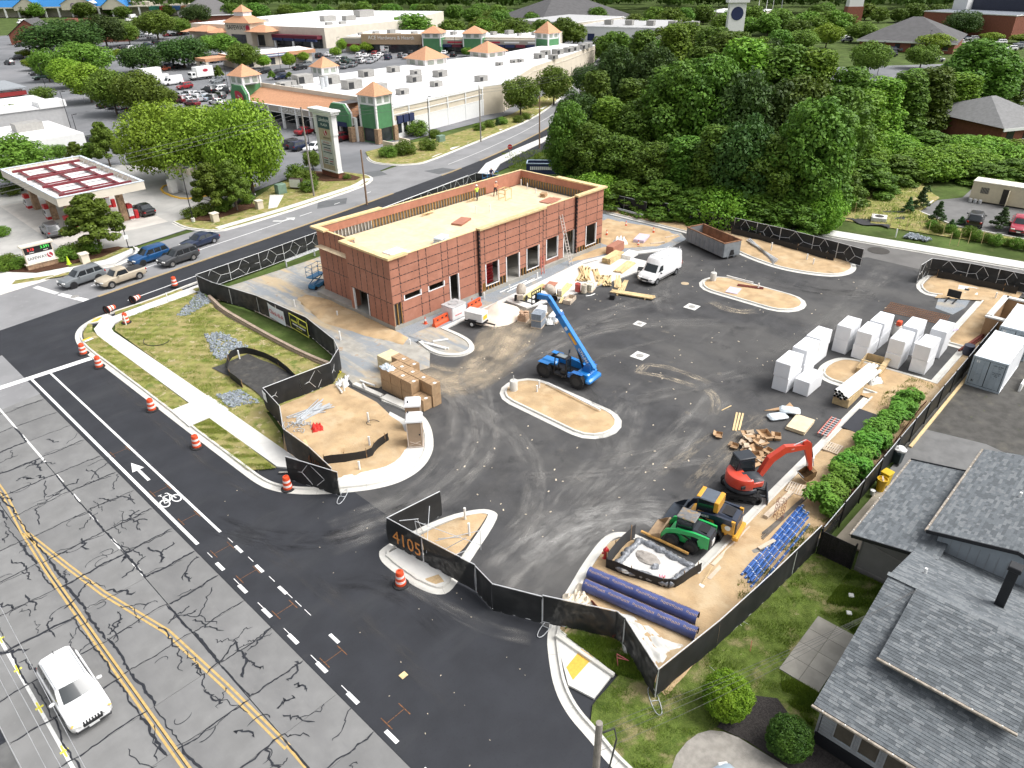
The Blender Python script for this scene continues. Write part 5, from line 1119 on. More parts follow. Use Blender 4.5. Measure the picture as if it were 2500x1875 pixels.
for (x,y,lb) in ((14.9,36.4,'white marker post on the lawn beside the sidewalk'),(9.7,34.0,'short white marker post at the drum on the lawn'),(13.4,19.2,'white marker post inside the silt pit')):tag(Bx(x-.05,x+.05,y-.05,y+.05,0,1.1,c=.01).b('marker_post',mP),lb,'post')
t=Th('ground_sign','small yellow and white sign lying on the corner verge','sign',(5.95,33.3,.2),.2);Bx(-.4,.4,-.3,.3,0,.02).b('panel',mP,t);Bx(-.39,.39,0,.29,.02,.024).b('header',M('sign_yellow',(.75,.5,.03),.6),t)
# pipes along the building front and right
for i,(a,b) in En((((39.0,12.65),(43.2,12.75)),((39.6,12.2),(44.2,12.5)),((41.0,12.1),(45.0,12.25)))):tag(Cy((*a,.15),(*b,.15),.055,n=8).b('plastic_pipe',mP),'white plastic pipe lying along the front wall, '+('nearest the wall','middle one','furthest out')[i],'pipe','white pipes along the front wall')
for i,(a,b) in En((((26.9,9.3),(28.1,8.6)),((26.2,9.6),(26.7,7.4)),((26.35,9.4),(26.9,7.2)))):tag(Cy((*a,.2),(*b,.2),.09,n=10).b('plastic_pipe',mP,None,True),'white plastic pipe on the kerb nose, '+('crossing behind','left of pair','right of pair')[i],'pipe','white pipes on the kerb nose')
PP=[((16.5,9.4),(16.0,7.8)),((17.9,9.6),(16.3,8.6)),((17.2,9.0),(17.8,9.9)),((18.2,8.4),(18.4,6.7)),((17.9,7.6),(17.6,6.9)),((16.2,8.9),(17.6,9.3))]
for i,(a,b) in En(PP):tag(Cy((*a,.2+.12*(i % 3)),(*b,.2+.1*((i+1) % 3)),.085,n=10).b('plastic_pipe',mP,None,True),ORD[i]+' of the white pipe offcuts scattered by the fence end and boxes','pipe','white pipe offcuts by the boxes')
cloth('plastic_sheeting','crumpled white plastic bag among pipe offcuts at the fence end','plastic sheet',[(16.6,8.4),(17.3,8.6),(17.2,9.6),(16.4,9.5)],mP,.5,.12,14)
o=MB().tube([(17.6+U(-.5,.5),10.8+U(-.3,.3),.15+U(0,.15)) for k in Rg(20)],.03,5).b('yellow_rope',M('rope_yellow',(.7,.6,.03),.7));tag(o,'tangled yellow rope at the corner of the braced fence','rope')
t=Th('conduit_pile','pile of grey plastic conduit fanned out beside the braced fence','conduit',(0,0,0));m_cond=M('grey_conduit',(.40,.42,.44),.5,var=.1)
for k in Rg(26):Cy((11.2+U(-.3,.5),8.0-U(0,1.6),.16+.2*random.random()),(14.0+U(-.5,.5),7.6-U(-.6,1.2),.16+.25*random.random()),.04,n=7).b('conduit',m_cond,t)
t=Th('conduit_coils','heap of bent grey conduit elbows beside red mesh','conduit',(0,0,0))
for k in Rg(34):
 x,y=10.9+U(-.5,.8),6.3+U(-.8,.9);a=U(0,6);MB().tube([(x+.35*cos(a+j*.35),y+.35*sin(a+j*.35),.16+.22*random.random()) for j in Rg(5)],.03,6).b('elbow',m_cond,t)
cloth('red_mesh','bright red crumpled safety mesh lying on the sandy pad','mesh',[(11.2,4.8),(12.0,4.4),(12.3,5.1),(11.7,5.7)],M('mesh_red',(.60,.03,.02),.7,var=.2,scale=9),.35,.15,12)
o=MB().tube([(16.8+.02*a,14.1+.5*sin(a),.2) for a in Rg(4)],.04,6)
# lumber in front of the building
def lumber(label,loc,rz,L,n,rows,w=.14,th=.04,mat=None,jit=.05,spread=0.0):
 t=Th('lumber_pile',label,'lumber',loc,rz)
 for r in Rg(rows):
  for k in Rg(n-(r if spread else 0)):
   q=MB();l2=L*U(.93,1);y=(k-(n-1)/2+(r*.5 if spread else 0))*(w+.012);a=U(-jit,jit)
   q.obox((U(-jit,jit),y,th/2+r*(th+.004)),(l2,w,th),a*(spread or .3)*2.2,0,.003);q.b('plank',mat or mL,t)
 return t
lumber('neat tall stack of planks in front of the right end of building',(54.3,9.6,.14),.12,3.2,7,14)
lumber('sloping pile of long boards beside the white van',(53.2,7.2,.14),.2,3.7,8,4,spread=.25)
lumber('fanned heap of long planks on the concrete strip',(48.6,9.2,.14),.62,4.0,8,9,jit=.14,spread=.9);lumber('second fanned heap of planks next to the fanned heap',(49.3,8.0,.14),.85,3.6,5,3,jit=.1,spread=.9)
lumber('scattered boards at edge of the concrete strip',(48.7,6.5,.14),.72,2.8,9,3,jit=.2,spread=.8);lumber('pale boards beside the scattered boards on asphalt',(49.5,5.4,.03),.6,3.4,5,3,jit=.08,spread=.5)
lumber('two long loose boards on the asphalt edge in front of van',(49.0,4.3,.03),.45,3.4,4,1,jit=.06,spread=.6);lumber('low stack of long boards raised on blocks in the open lot',(47.5,2.1,.15),R(-72),4.6,5,3)
for x,y in ((47.0,3.5),(48.0,.8)):tag(MB().obox((x,y,.07),(1.0,.14,.14),.35).b('timber_block',mL),'short timber block under the '+('near' if y>2 else 'far')+' end of raised boards','block')
lumber('long yellow boards lying along the concrete strip behind mixer',(41.2,9.9,.14),.2,4.6,4,5,mat=M('treated_lumber',(.62,.55,.26),.8,var=.12,scale=3,rnd=.06));lumber('yellow boards beside the red drum on the lot',(43.8,8.0,.14),.35,3.4,4,4,mat=M('treated_lumber'))
lumber('two thin boards beside the pile of mixed timber',(42.6,7.2,.05),.5,3.4,2,1)
stack('sheathing_sheet','red sheathing sheet propped over lumber in front of building','boards',(43.4,9.6,.4),.3,1.9,1.0,.02,2,m_zip);stack('sheathing_bundle','bundle of red sheathing boards wrapped in white standing on edge','boards',(56.6,11.0,.14),.12,2.6,.95,.07,13,m_zip,.008)
stack('plasterboard_pallet','low white wrapped pallet of boards behind the lumber','boards',(56.4,8.8,.14),.15,2.0,1.2,.1,4,mP,.01);stack('pink_foam_boards','stack of lilac foam boards on the dirt right of building','boards',(61.9,11.0,.1),.3,2.4,1.3,.06,7,M('lilac_foam',(.58,.50,.60),.8,var=.05),.04)
cloth('plastic_sheeting','crumpled white plastic heap on the dirt behind the lumber','plastic sheet',[(58.2,12.2),(59.6,11.2),(60.3,12.3),(59.0,13.2)],mP,.8,.1,14)
board('timber offcut on the dirt by the far cone',(64.4,9.2),(66.3,8.6),.25,.14,mp,z=.2);board('timber offcut on dirt in front of the foam boards',(61.4,9.3),(63.0,8.4),.22,.14,mp,z=.2)
t=Th('sawhorse_table','dark sawhorse with clamps beside the nose of the white van','sawhorse',(52.5,4.7,.02),.5);Bx(-.5,.5,-.25,.25,.78,.85).b('top',mK,t)
for x in (-.4,.4):
 for y in (-.3,.3):Bm((x,y,0),(x*.8,y*.5,.8),.05,.05).b('leg',m_grey,t)
# roof flashings etc. on far island
stack('lilac_foam_sheet','lilac foam sheet lying on the far soil island','boards',(55.2,-5.0,.16),.2,1.6,1.2,.05,1,M('lilac_foam'));
t=Th('steel_angles','dark red steel angles lying across the far soil island','steel',(57.0,-5.9,.16),-1.2)
for k in Rg(4):Bx(-1.3,1.3,k*.13,k*.13+.09,0,.08).b('angle',mR,t)
tag(Cy((28.0,-3.4,.33),(27.6,-9.0,.33),.07,n=10).b('plastic_pipe',mP,None,True),'long white plastic pipe resting on the kerb of near soil island','pipe');tag(Cy((58.1,-2.6,.3),(58.2,-5.6,.3),.06,n=10).b('plastic_pipe',mP,None,True),'white plastic pipe resting on the kerb of far soil island','pipe')
t=Th('guardrail_sections','bundle of galvanised guardrail beams lying on the rear island','guardrail',(0,0,0))
for k in Rg(9):Bm((70.6-.13*k,1.2,.22+.1*(k % 3)),(64.9+.12*k,-4.6,.22+.1*(k % 3)),.11,.05).b('beam',mS,t)
def guardrail(label,pts):
 t=Th('guardrail',label,'guardrail',(0,0,0))
 for a,b in zip(pts[:-1],pts[1:]):
  L=dist(a,b);n=max(1,int(L/3.8))
  for k in Rg(n):
   p=(a[0]+(b[0]-a[0])*k/n,a[1]+(b[1]-a[1])*k/n);q=(a[0]+(b[0]-a[0])*(k+1)/n,a[1]+(b[1]-a[1])*(k+1)/n)
   for z in (.55,.7):Bm((*p,z),(*q,z),.08,.11,c=.02).b('rail',mS,t)
   Bx(p[0]-.06,p[0]+.06,p[1]-.08,p[1]+.08,0,.75).b('post',mS,t)
guardrail('galvanised guardrail along the side street behind the black fence',[(28.5,36.2),(45,38.6),(60,41)]);guardrail('galvanised guardrail at the back corner right of building',[(69.2,30),(69.3,23.0),(68.9,15.6)])
# cardboard boxes on pallets by the toilets
mu=M('cardboard',(.42,.27,.15),.85,var=.12,scale=4,rnd=.08);m_cslat=M('carton_stripe',(.50,.37,.23),.85,var=.15,scale=2)
cb=MB();cb.box(-.42,.42,-.62,.62,0,.98,c=.01);cbm=cb.mesh('carton',M('carton_side',(.40,.265,.15),.85,var=.1,scale=3,rnd=.07,ly=[((.30,.19,.10),8,.5,.6,.6,(1,6,.2))]))
k=0
for row,(x,ys,n) in En(((19.15,(5.6,4.3,3.0,1.7),2),(20.05,(5.5,4.2,2.9,1.6),2),(20.95,(6.4,5.1),2))):
 for j,y in En(ys):
  for lv in Rg(n if not (row==1 and j==3) else 2):
   if row==0 and j==3 and lv==1:continue
   t=Th('carton',('upper' if lv else 'lower')+' brown strapped carton, '+ORD[j]+' back to front, '+('row beside the kerb','middle row','row furthest from kerb')[row],'carton',(x,y,.03+lv*1.0),U(-.02,.02),'strapped cartons by the toilets')
   link('box',cbm,t)
   for q in (-.3,.3):Bx(-.425,.425,q-.012,q+.012,.981,.986).b('strap',m_rub,t)
   if lv or (row==0 and j==3):Bx(-.12,.12,-.6,-.35,.982,.988).b('label_sheet',mP,t)
stack('pallet_of_boards','pallet of pale boards topped with white sheet behind cartons','boards',(21.2,7.9,.03),.0,1.5,2.0,.1,14,M('board_pale',(.62,.52,.32),.8,var=.1,rnd=.08),.01);cloth('plastic_sheeting','clear plastic wrap round the rearmost carton','plastic sheet',[(18.7,5.1),(19.5,5.1),(19.5,6.3),(18.7,6.3)],m_wrap,.25,2.02,12)
# portable toilets
def toilet(label,loc,rz):
 m_t=M('toilet_tan',(.33,.235,.155),.5,var=.05);m_tr=M('toilet_trim',(.60,.50,.42),.5);m_roof=M('toilet_roof',(.80,.80,.80),.45,var=.03)
 t=Th('portable_toilet',label,'portable toilet',loc,rz,'portable toilets')
 Bx(-.56,.56,-.56,.56,0,.12,c=.02).b('base',m_tr,t);Bx(-.54,.54,-.54,.54,.12,2.1,c=.03).b('cabin',m_t,t)
 d=Bx(-.42,.42,-.565,-.542,.16,2.0,c=.008).b('door',m_t,t);Bx(-.2,.2,-.585,-.566,1.0,1.7,c=.01).b('panel',m_t,d);Bx(.3,.38,-.6,-.566,1.05,1.15).b('handle',mK,d);Bm((-.38,-.572,.25),(.38,-.572,.55),.02,.06,up=(0,1,0)).b('brace',m_tr,d);Bm((.38,-.572,.25),(-.38,-.572,.55),.02,.06,up=(0,1,0)).b('brace',m_tr,d)
 for x in (-.53,.47):Bx(x,x+.06,-.575,-.53,.12,2.1).b('corner_post',m_tr,t)
 MB().loft([[(x*s,y*s,z) for x,y in ((-.6,-.6),(.6,-.6),(.6,.6),(-.6,.6))] for s,z in ((1,2.1),(1,2.2),(.93,2.27),(.78,2.38),(.5,2.43))]).b('roof',m_roof,t,True);Cy((-.4,.3,2.2),(-.4,.3,2.55),.05,n=8).b('vent',mK,t)
 return t
toilet('tan portable toilet with white roof nearer the entrance',(15.5,-1.85,.15),R(-42));toilet('tan portable toilet with white roof standing behind the other one',(16.75,-.2,.15),R(-42+90))
# sand pile and masonry corner
g=MB()
def pile(u,v):
 a=2*pi*u;r=v;h=1.55*(1-r)**1.05*(1-.25*math.exp(-((r-.55)/.15)**2)*max(0,cos(a-3.6)));return (35.0+2.7*r*cos(a)*(1+.08*sin(3*a)),9.0+2.3*r*sin(a)*(1+.08*sin(2*a+1)),.02+h+.04*sin(9*a+8*r)*r)
g.grid(pile,40,16);o=g.b('sand_pile',M('mortar_sand',(.72,.62,.52),.95,var=.05,scale=3,bump=.02,bs=30,ly=[((.60,.48,.33),1.6,.6,.75,.6)]),None,'all');tag(o,'large heap of pale mortar sand in front of the building','sand pile')
def mixer(label,loc,rz,tilt=.5):
 t=Th('cement_mixer',label,'mixer',loc,rz);mm=M('mixer_cement',(.42,.37,.31),.85,var=.2,scale=4)
 g=MB().lathe([(.28,0),(.46,.15),(.50,.5),(.46,.8),(.30,1.1),(.27,1.12)],16);rt=Tr((0,0,.75)) @ Matrix.Rotation(tilt,4,'Y');g.v=[tuple(rt @ V(p)) for p in g.v];g.b('drum',mm,t,True)
 for s in (-1,1):g=MB().lathe([(.34,-.09),(.34,.09)],14);rt=Tr((.1,s*.55,.34)) @ RX;g.v=[tuple(rt @ V(p)) for p in g.v];g.b('wheel',m_rub,t)
 Bx(-.7,-.3,-.3,.3,.5,1.0,c=.03).b('engine_housing',mm,t);Bm((-.6,0,.45),(1.1,0,.35),.1,.1).b('drawbar',mm,t);Bm((.9,0,0),(.9,0,.4),.06,.06).b('stand',mm,t);return t
mixer('tan cement mixer with black wheels beside the sand pile',(38.9,9.6,.02),.6);mixer('grey mortar mixer with square hopper beside yellow boards',(41.6,7.5,.02),2.4,.9)
t=Th('mortar_tub','shallow wooden mortar trough beside the mixer','tub',(42.2,6.0,.02),.3);Bx(-.75,.75,-.35,.35,0,.06).b('floor',mp,t)
for q in ((-.78,.78,-.4,-.34),(-.78,.78,.34,.4)):Bx(*q,0,.42).b('side',mp,t)
for q in ((-.8,-.74),(.74,.8)):Bx(*q,-.4,.4,0,.42).b('end',mp,t)
for i,(x,y,c_) in En(((44.6,6.9,(.50,.10,.08)),(44.8,6.25,(.62,.55,.44)))):o=MB().lathe([(.29,0),(.3,.3),(.285,.31),(.3,.6),(.29,.88),(.26,.885),(.26,.8)],18).b('barrel',M('barrel_%d' % i,c_,.5,var=.08),None,True);o.location=(x,y,.1);tag(o,('dull red plastic barrel standing by mortar bags','beige plastic barrel standing next to the red barrel')[i],'barrel')
tag(MB().tube([(44.3+.12*k,5.6-.1*sin(k*.5)-.05*k,.06) for k in Rg(10)],.05,7).b('hose',mP,None,True),'white hose curling on the asphalt beside the barrels','hose')
def bags(label,loc,rz,nx,ny,nz,mat,s=(.62,.42,.13)):
 t=Th('bag_pallet',label,'bags',loc,rz);Bx(-s[0]*nx/2-.05,s[0]*nx/2+.05,-s[1]*ny/2-.05,s[1]*ny/2+.05,0,.12).b('pallet',mp,t)
 b=MB();b.box(-s[0]*.48,s[0]*.48,-s[1]*.48,s[1]*.48,0,s[2],c=.055);bm_=b.mesh('bag',mat,True)
 for k in Rg(nz):
  for i in Rg(nx):
   for j in Rg(ny):o=link('bag',bm_,t);o.location=(s[0]*(i-(nx-1)/2)+U(-.02,.02),s[1]*(j-(ny-1)/2),.12+k*s[2]*.92);o.rotation_euler=(0,0,U(-.06,.06))
 return t
m_bag=M('mortar_bag',(.58,.55,.46),.8,var=.15,scale=3,rnd=.08,ly=[((.42,.52,.28),2,.6,.7,.7)]);m_bagw=M('white_bag',(.76,.77,.78),.5,var=.06,scale=4,rnd=.05)
bags('pallet of stacked mortar bags with green print beside barrels',(45.8,6.3,.02),.35,2,2,6,m_bag);bags('pallet of white cement bags beyond the telehandler forks',(37.6,5.9,.02),.35,3,2,6,m_bagw);bags('second pallet of white bags under the telehandler forks',(38.0,4.3,.02),.35,3,2,5,m_bagw);
t=Th('block_pallet','pallet of blue grey concrete blocks in two tiers','block',(35.9,4.6,.02),.35)
m_blk=M('concrete_block',(.24,.275,.32),.9,var=.15,scale=8,rnd=.07)
for k in Rg(6):
 for i in Rg(3):
  for j in Rg(4):Bx(-.62+i*.42,-.62+i*.42+.40,-.5+j*.25,-.5+j*.25+.235,.12+k*.205+(.1 if k>2 else 0),.12+k*.205+.195+(.1 if k>2 else 0)).b('block',m_blk,t)
Bx(-.65,.65,-.52,.52,0,.11).b('pallet',mp,t);Bx(-.65,.65,-.52,.52,.745,.83).b('pallet',mp,t)
t=Th('brick_cube','half opened cube of tan bricks in torn white wrap','bricks',(35.8,6.4,.02),.35);m_brk=M('tan_brick',(.50,.33,.22),.9,var=.12,scale=8,rnd=.12)
for k in Rg(9):
 for i in Rg(3):
  for j in Rg(6):
   if k>5 and random.random()<.55:continue
   Bx(-.45+i*.3,-.45+i*.3+.29,-.4+j*.14,-.4+j*.14+.13,.1+k*.09,.1+k*.09+.085).b('brick',m_brk,t)
Bx(-.5,.5,-.45,.48,0,.095).b('pallet',mp,t)
cloth('plastic_sheeting','torn white wrap blowing from the pallet of grey blocks','plastic sheet',[(36.4,4.0),(37.0,3.5),(37.2,4.3),(36.7,4.6)],mP,.5,.1,10)
t=Th('wrapped_tank','white wrapped rooftop unit with a round fan on the gravel','unit',(32.0,12.0,.06),.05);m_uw=M('unit_white',(.72,.72,.72),.45,var=.05,scale=3)
Bx(-.95,.95,-.75,.75,0,1.3,c=.06).b('body',m_uw,t);Bx(-.97,.97,-.77,.77,1.3,1.4,c=.03).b('lid',M('unit_grey',(.45,.45,.45),.5),t);MB().lathe([(.5,1.4),(.52,1.46),(.42,1.46),(.42,1.42),(.05,1.42)],20).b('fan_ring',M('unit_fan',(.5,.5,.5),.4,.3),t);Bx(-.6,.3,-.762,-.75,.45,.55).b('print_bar',M('unit_red',(.6,.2,.2),.6),t)
def barrier(label,loc,rz):
 t=Th('water_barrier',label,'barrier',loc,rz,'orange water barriers');m_b=M('barrier_orange',(.72,.10,.03),.5,var=.06)
 MB().loft([[(-.95,y,z) for y,z in ((-.25,0),(.25,0),(.22,.25),(.1,.45),(.1,.85),(-.1,.85),(-.1,.45),(-.22,.25))],[(.95,y,z) for y,z in ((-.25,0),(.25,0),(.22,.25),(.1,.45),(.1,.85),(-.1,.85),(-.1,.45),(-.22,.25))]]).b('body',m_b,t)
 for x in (-.5,.15,.7):Bx(x-.12,x+.12,-.115,.115,.55,.72,c=.01).b('slot',mK,t)
 return t
barrier('orange water barrier on gravel beside the front kerb',(30.0,11.7,.06),.1);barrier('orange water barrier lying behind the towed light unit',(34.6,11.9,.06),.15)
t=Th('towed_generator','white towed generator trailer with yellow notice beside the sand pile','generator',(32.2,9.1,.02),R(-75));m_gw=paint('generator_white',(.78,.78,.77))
Bx(-1.0,.95,-.55,.55,.55,1.35,c=.06).b('housing',m_gw,t);Bx(-1.02,.97,-.57,.57,1.36,1.48,c=.04).b('lid',m_gw,t);Bx(-1.05,1.0,-.5,.5,.42,.55).b('frame',mK,t);Bx(.955,.965,-.35,.35,.8,1.2).b('notice',M('sign_yellow',(.75,.5,.03),.6),t);Bm((.95,0,.45),(2.0,0,.42),.12,.1).b('drawbar',mK,t);Cy((1.9,0,0),(1.9,0,.5),.04,n=8).b('jockey_leg',mS,t)
for s in (-1,1):
 w=Cy((-.1,s*.5,.32),(-.1,s*.74,.32),.32,n=18).b('wheel',m_rub,t);Cy((-.1,s*.745,.32),(-.1,s*.75,.32),.17,n=14).b('rim',mP,w);Bx(-.55,.35,s*.62-.14,s*.62+.14,.68,.74,c=.02).b('mudguard',mK,t)
# pipe stack with timber crate
t=Th('timber_crate','long open plywood crate under the bundle of white pipes','crate',(42.2,-21.9,.02),.0);m_cr=M('crate_ply',(.50,.37,.20),.85,var=.15,scale=3,rnd=.06)
Bx(-1.5,1.4,-.6,.6,0,.7,c=.01).b('body',m_cr,t)
for k in Rg(7):Bx(-1.52,1.42,-.6+k*.19,-.6+k*.19+.1,.7,.73).b('slat',m_cr,t)
for i in Rg(11):
 r,c=divmod(i,4);y=-21.45-.26*c-(.13 if r % 2 else 0);z=.86+.22*r
 pipe('wrapped_pipe',('white wrapped metal pipe in the bottom layer on the crate','white wrapped metal pipe in middle layer on the crate','white wrapped metal pipe in the top layer on the crate')[r],'pipe',(40.4+U(-.1,.1),y,z),(46.3+U(-.3,.3),y-.3,z),.115,mP,group='white wrapped pipes on crate')
t=Th('timber_frame_box','empty plywood frame lying on the soil island behind the pipes','frame',(47.9,-21.6,.12),.1)
for q in ((-1.6,1.6,-.9,-.85),(-1.6,1.6,.85,.9)):Bx(*q,0,.6).b('side',m_cr,t)
for q in ((-1.6,-1.55),(1.55,1.6)):Bx(*q,-.85,.85,0,.6).b('end',m_cr,t)
Bx(-1.7,1.7,-1.0,-.6,.6,.63).b('lid',m_cr,t);Bx(-.1,0,-.95,.95,.63,.67).b('batten',mL,t)
cloth('plastic_sheeting','white plastic bag crumpled at the end of the pipe crate','plastic sheet',[(45.0,-22.6),(46.2,-23.2),(46.6,-22.5),(45.6,-22.0)],mP,.5,.12,12)
stack('plywood_stack','low stack of plywood sheets on the asphalt beside blue rolls','boards',(36.0,-20.9,.02),.08,2.1,1.35,.045,6,m_ply,.05)
for i,(x,y,rz,z) in En(((35.9,-19.2,-.6,.02),(37.0,-19.6,-1.1,.22))):o=Bx(-.75,.75,-.42,.42,0,.32,c=.13).b('insulation_roll',m_wrap,None,True);o.location=(x,y,z);o.rotation_euler=(0,0,rz);tag(o,('blue and white wrapped insulation roll lying on the asphalt','blue and white insulation roll resting behind the first roll')[i],'roll')
o=MB().prism([(36.2,-18.0),(37.9,-18.9),(38.6,-18.9),(38.0,-19.6),(37.2,-19.1)],.03,.06).b('cardboard_sheet',mu);tag(o,'torn flat cardboard sheet behind the insulation rolls','cardboard')
t=Th('ladder_pile','red and grey stepladders lying folded on the kerb','ladder',(37.0,-22.6,.2),.05)
for s in (-.35,0,.3):Bx(-1.4,1.4,s-.03,s+.03,0,.1).b('rail',M('fibreglass_red',(.58,.17,.13),.5),t)
for k in Rg(9):Bx(-1.3+k*.32,-1.22+k*.32,-.35,.33,.03,.09).b('rung',mS,t)
o=Bx(37.6,41.0,-24.75,-23.25,.1,.22,c=.02).b('rubber_sheet_stack',M('black_sheet',(.022,.024,.032),.6,var=.1));tag(o,'flat stack of black rubber sheets on sand by the hedge','sheet')
boards3=[((32.2,-17.6),(34.6,-16.6)),((32.3,-17.75),(34.7,-16.8)),((32.5,-17.9),(34.8,-17.0))]
for i,(a,b) in En(boards3):board('one of three parallel boards lying on asphalt behind the red excavator',a,b,.14,.04,mL,z=.03)['group']='three parallel boards'
board('single thin timber strip alone on the open asphalt',(34.1,-15.6),(35.2,-15.8),.08,.03,mL,z=.03)
def openbox(label,loc,rz,s,group='rubbish cartons'):
 t=Th('open_carton',label,'carton',loc,rz,group);a,b,h=s
 for q in ((-a,a,-b,-b+.015),(-a,a,b-.015,b),(-a,-a+.015,-b,b),(a-.015,a,-b,b)):Bx(*q,0,h).b('side',mu,t)
 Bx(-a,a,-b,b,0,.012).b('base',mu,t);MB().obox((0,b+.1,h),(2*a,.24,.012),0,rx=U(-.8,.5)).b('flap',mu,t);MB().obox((-a-.1,0,h),(.22,2*b,.012),0,ry=U(-.8,.5)).b('flap',mu,t)
BXS=[(30.4,-18.7),(31.0,-19.4),(31.6,-20.0),(30.2,-19.7),(30.8,-20.3),(29.9,-20.5),(29.3,-20.0),(31.9,-19.1),(30.0,-21.0),(31.3,-20.8),(32.0,-18.9),(29.0,-20.7)]
for i,(x,y) in En(BXS):openbox('crushed open cardboard carton in the rubbish heap behind the excavator cab',(x,y,.02+.12*(i % 3)),U(0,3),(U(.25,.42),U(.2,.35),U(.2,.4)))
openbox('open cardboard carton alone on the asphalt left of the rubbish heap',(30.9,-17.2,.02),.4,(.3,.22,.2),'loose cartons');openbox('open cardboard carton standing behind the rubbish heap',(33.0,-19.7,.02),.9,(.5,.32,.35),'loose cartons');openbox('open cardboard carton with orange strap in front of the plywood',(33.4,-20.4,.02),.5,(.3,.22,.35),'loose cartons')
g=MB()
for k in Rg(26):x,y=random.choice(BXS);g.obox((x+U(-.4,.4),y+U(-.4,.4),.25+.3*random.random()),(U(.3,.7),U(.2,.5),.012),U(0,3),0,0,U(-.6,.6),U(-.6,.6))
stuff('packaging_scraps',g,M('scrap_pale',(.55,.44,.32),.85,var=.25,scale=2),'torn cardboard and paper scraps heaped behind the excavator cab','scraps')
tag(MB().obox((45.6,3.2,.25),(.6,.5,.5),.4,c=.02).b('cut_off_saw',mK),'small dark machine standing alone on the asphalt','machine')
tag(Bx(2.25,2.6,-16.5,-16.2,.01,.04).b('timber_scrap',mL),'tiny square wood scrap on the street entrance asphalt','scrap')
g=MB()
for k in Rg(170):
 x,y=U(14,66),U(-22,5);s=U(.03,.09);g.obox((x,y,.02),(s*2,s,.02),U(0,3))
for k in Rg(40):x,y=U(1,9),U(-27,4);s=U(.015,.04);g.obox((x,y,.012),(s*2,s,.01),U(0,3))
stuff('litter',g,M('litter_pale',(.6,.52,.4),.8,var=.3,scale=.3),'tiny scraps of wood and paper strewn over the asphalt','litter')
# brown enclosure behind the container
t=Th('enclosure','brown panelled dumpster enclosure with pale coping beyond the white container','enclosure',(0,0,0));m_enc=M('enclosure_brown',(.36,.225,.12),.85,var=.08)
for q in ((60.4,60.7,-34,-26.4),(60.7,66.4,-26.7,-26.4),(66.1,66.4,-34,-26.7)):Bx(*q,0,2.0).b('wall',m_enc,t);Bx(q[0]-.1,q[1]+.1,q[2]-.1,q[3]+.1,2.0,2.15,c=.02).b('coping',mV,t)
tag(MB().lathe([(.4,0),(.42,.8),(.42,.85),(.1,.86)],16).b('rubbish_bin',M('bin_navy',(.03,.035,.06),.6),None,True),'dark bin beside the neighbour fence behind foam stacks','bin').location=(56.0,-26.6,.12)
# road vehicles
mG=M('car_glass',(.018,.024,.028),.06,var=.0,spec=.8);mY=M('tyre',(.014,.014,.015),.85,var=.1);m_rim=M('alloy',(.42,.43,.45),.3,.8,var=.05);m_rimd=M('dark_alloy',(.03,.03,.032),.35,.5)
m_lampw=M('lamp_lens',(.70,.70,.68),.12,var=.05);m_lampr=M('tail_lens',(.35,.01,.012),.15,var=.05);mT=M('plastic_trim',(.02,.021,.023),.55,var=.1);m_plate=M('number_plate',(.72,.73,.72),.5)
def interp(tab,x):
 if x<=tab[0][0]:return tab[0][1]
 for (a,b),(c,d) in zip(tab[:-1],tab[1:]):
  if x<=c:t=(x-a)/(c-a);t=t*t*(3-2*t);return b+(d-b)*t
 return tab[-1][1]
SHAPES={
 'sedan':dict(L=4.8,W=1.84,zs=.26,deck=[(-2.4,.62),(-2.3,.80),(-1.0,.92),(1.25,.98),(2.2,.98),(2.4,.80)],gh=(-.95,-.15,1.05,1.75),zb=.93,zr=1.44,axles=(-1.42,1.4),r=.33,pill=(.42,)),
 'suv':dict(L=4.62,W=1.86,zs=.33,deck=[(-2.31,.72),(-2.2,.93),(-1.0,1.06),(1.9,1.12),(2.31,.98)],gh=(-1.05,-.35,1.85,2.22),zb=1.06,zr=1.68,axles=(-1.38,1.33),r=.36,pill=(.30,1.15)),
 'pickup':dict(L=5.1,W=1.86,zs=.36,deck=[(-2.55,.76),(-2.45,.95),(-1.3,1.05),(0,1.08),(2.5,1.08),(2.55,1.0)],gh=(-1.15,-.6,.45,.65),zb=1.05,zr=1.66,axles=(-1.6,1.55),r=.37,pill=(),bed=(.75,2.45)),
 'pickup4':dict(L=5.5,W=1.95,zs=.38,deck=[(-2.75,.82),(-2.65,1.03),(-1.4,1.12),(0,1.15),(2.7,1.15),(2.75,1.05)],gh=(-1.3,-.7,1.0,1.25),zb=1.12,zr=1.82,axles=(-1.75,1.75),r=.40,pill=(.15,),bed=(1.4,2.65)),
 'van':dict(L=5.98,W=2.06,zs=.34,deck=[(-2.99,.60),(-2.9,.95),(-2.2,1.16),(-1.7,1.2),(2.9,1.22),(2.99,1.2)],gh=(-2.05,-1.25,2.86,2.95),zb=1.17,zr=2.45,axles=(-2.05,1.7),r=.35,pill=()),
}
CARM={}
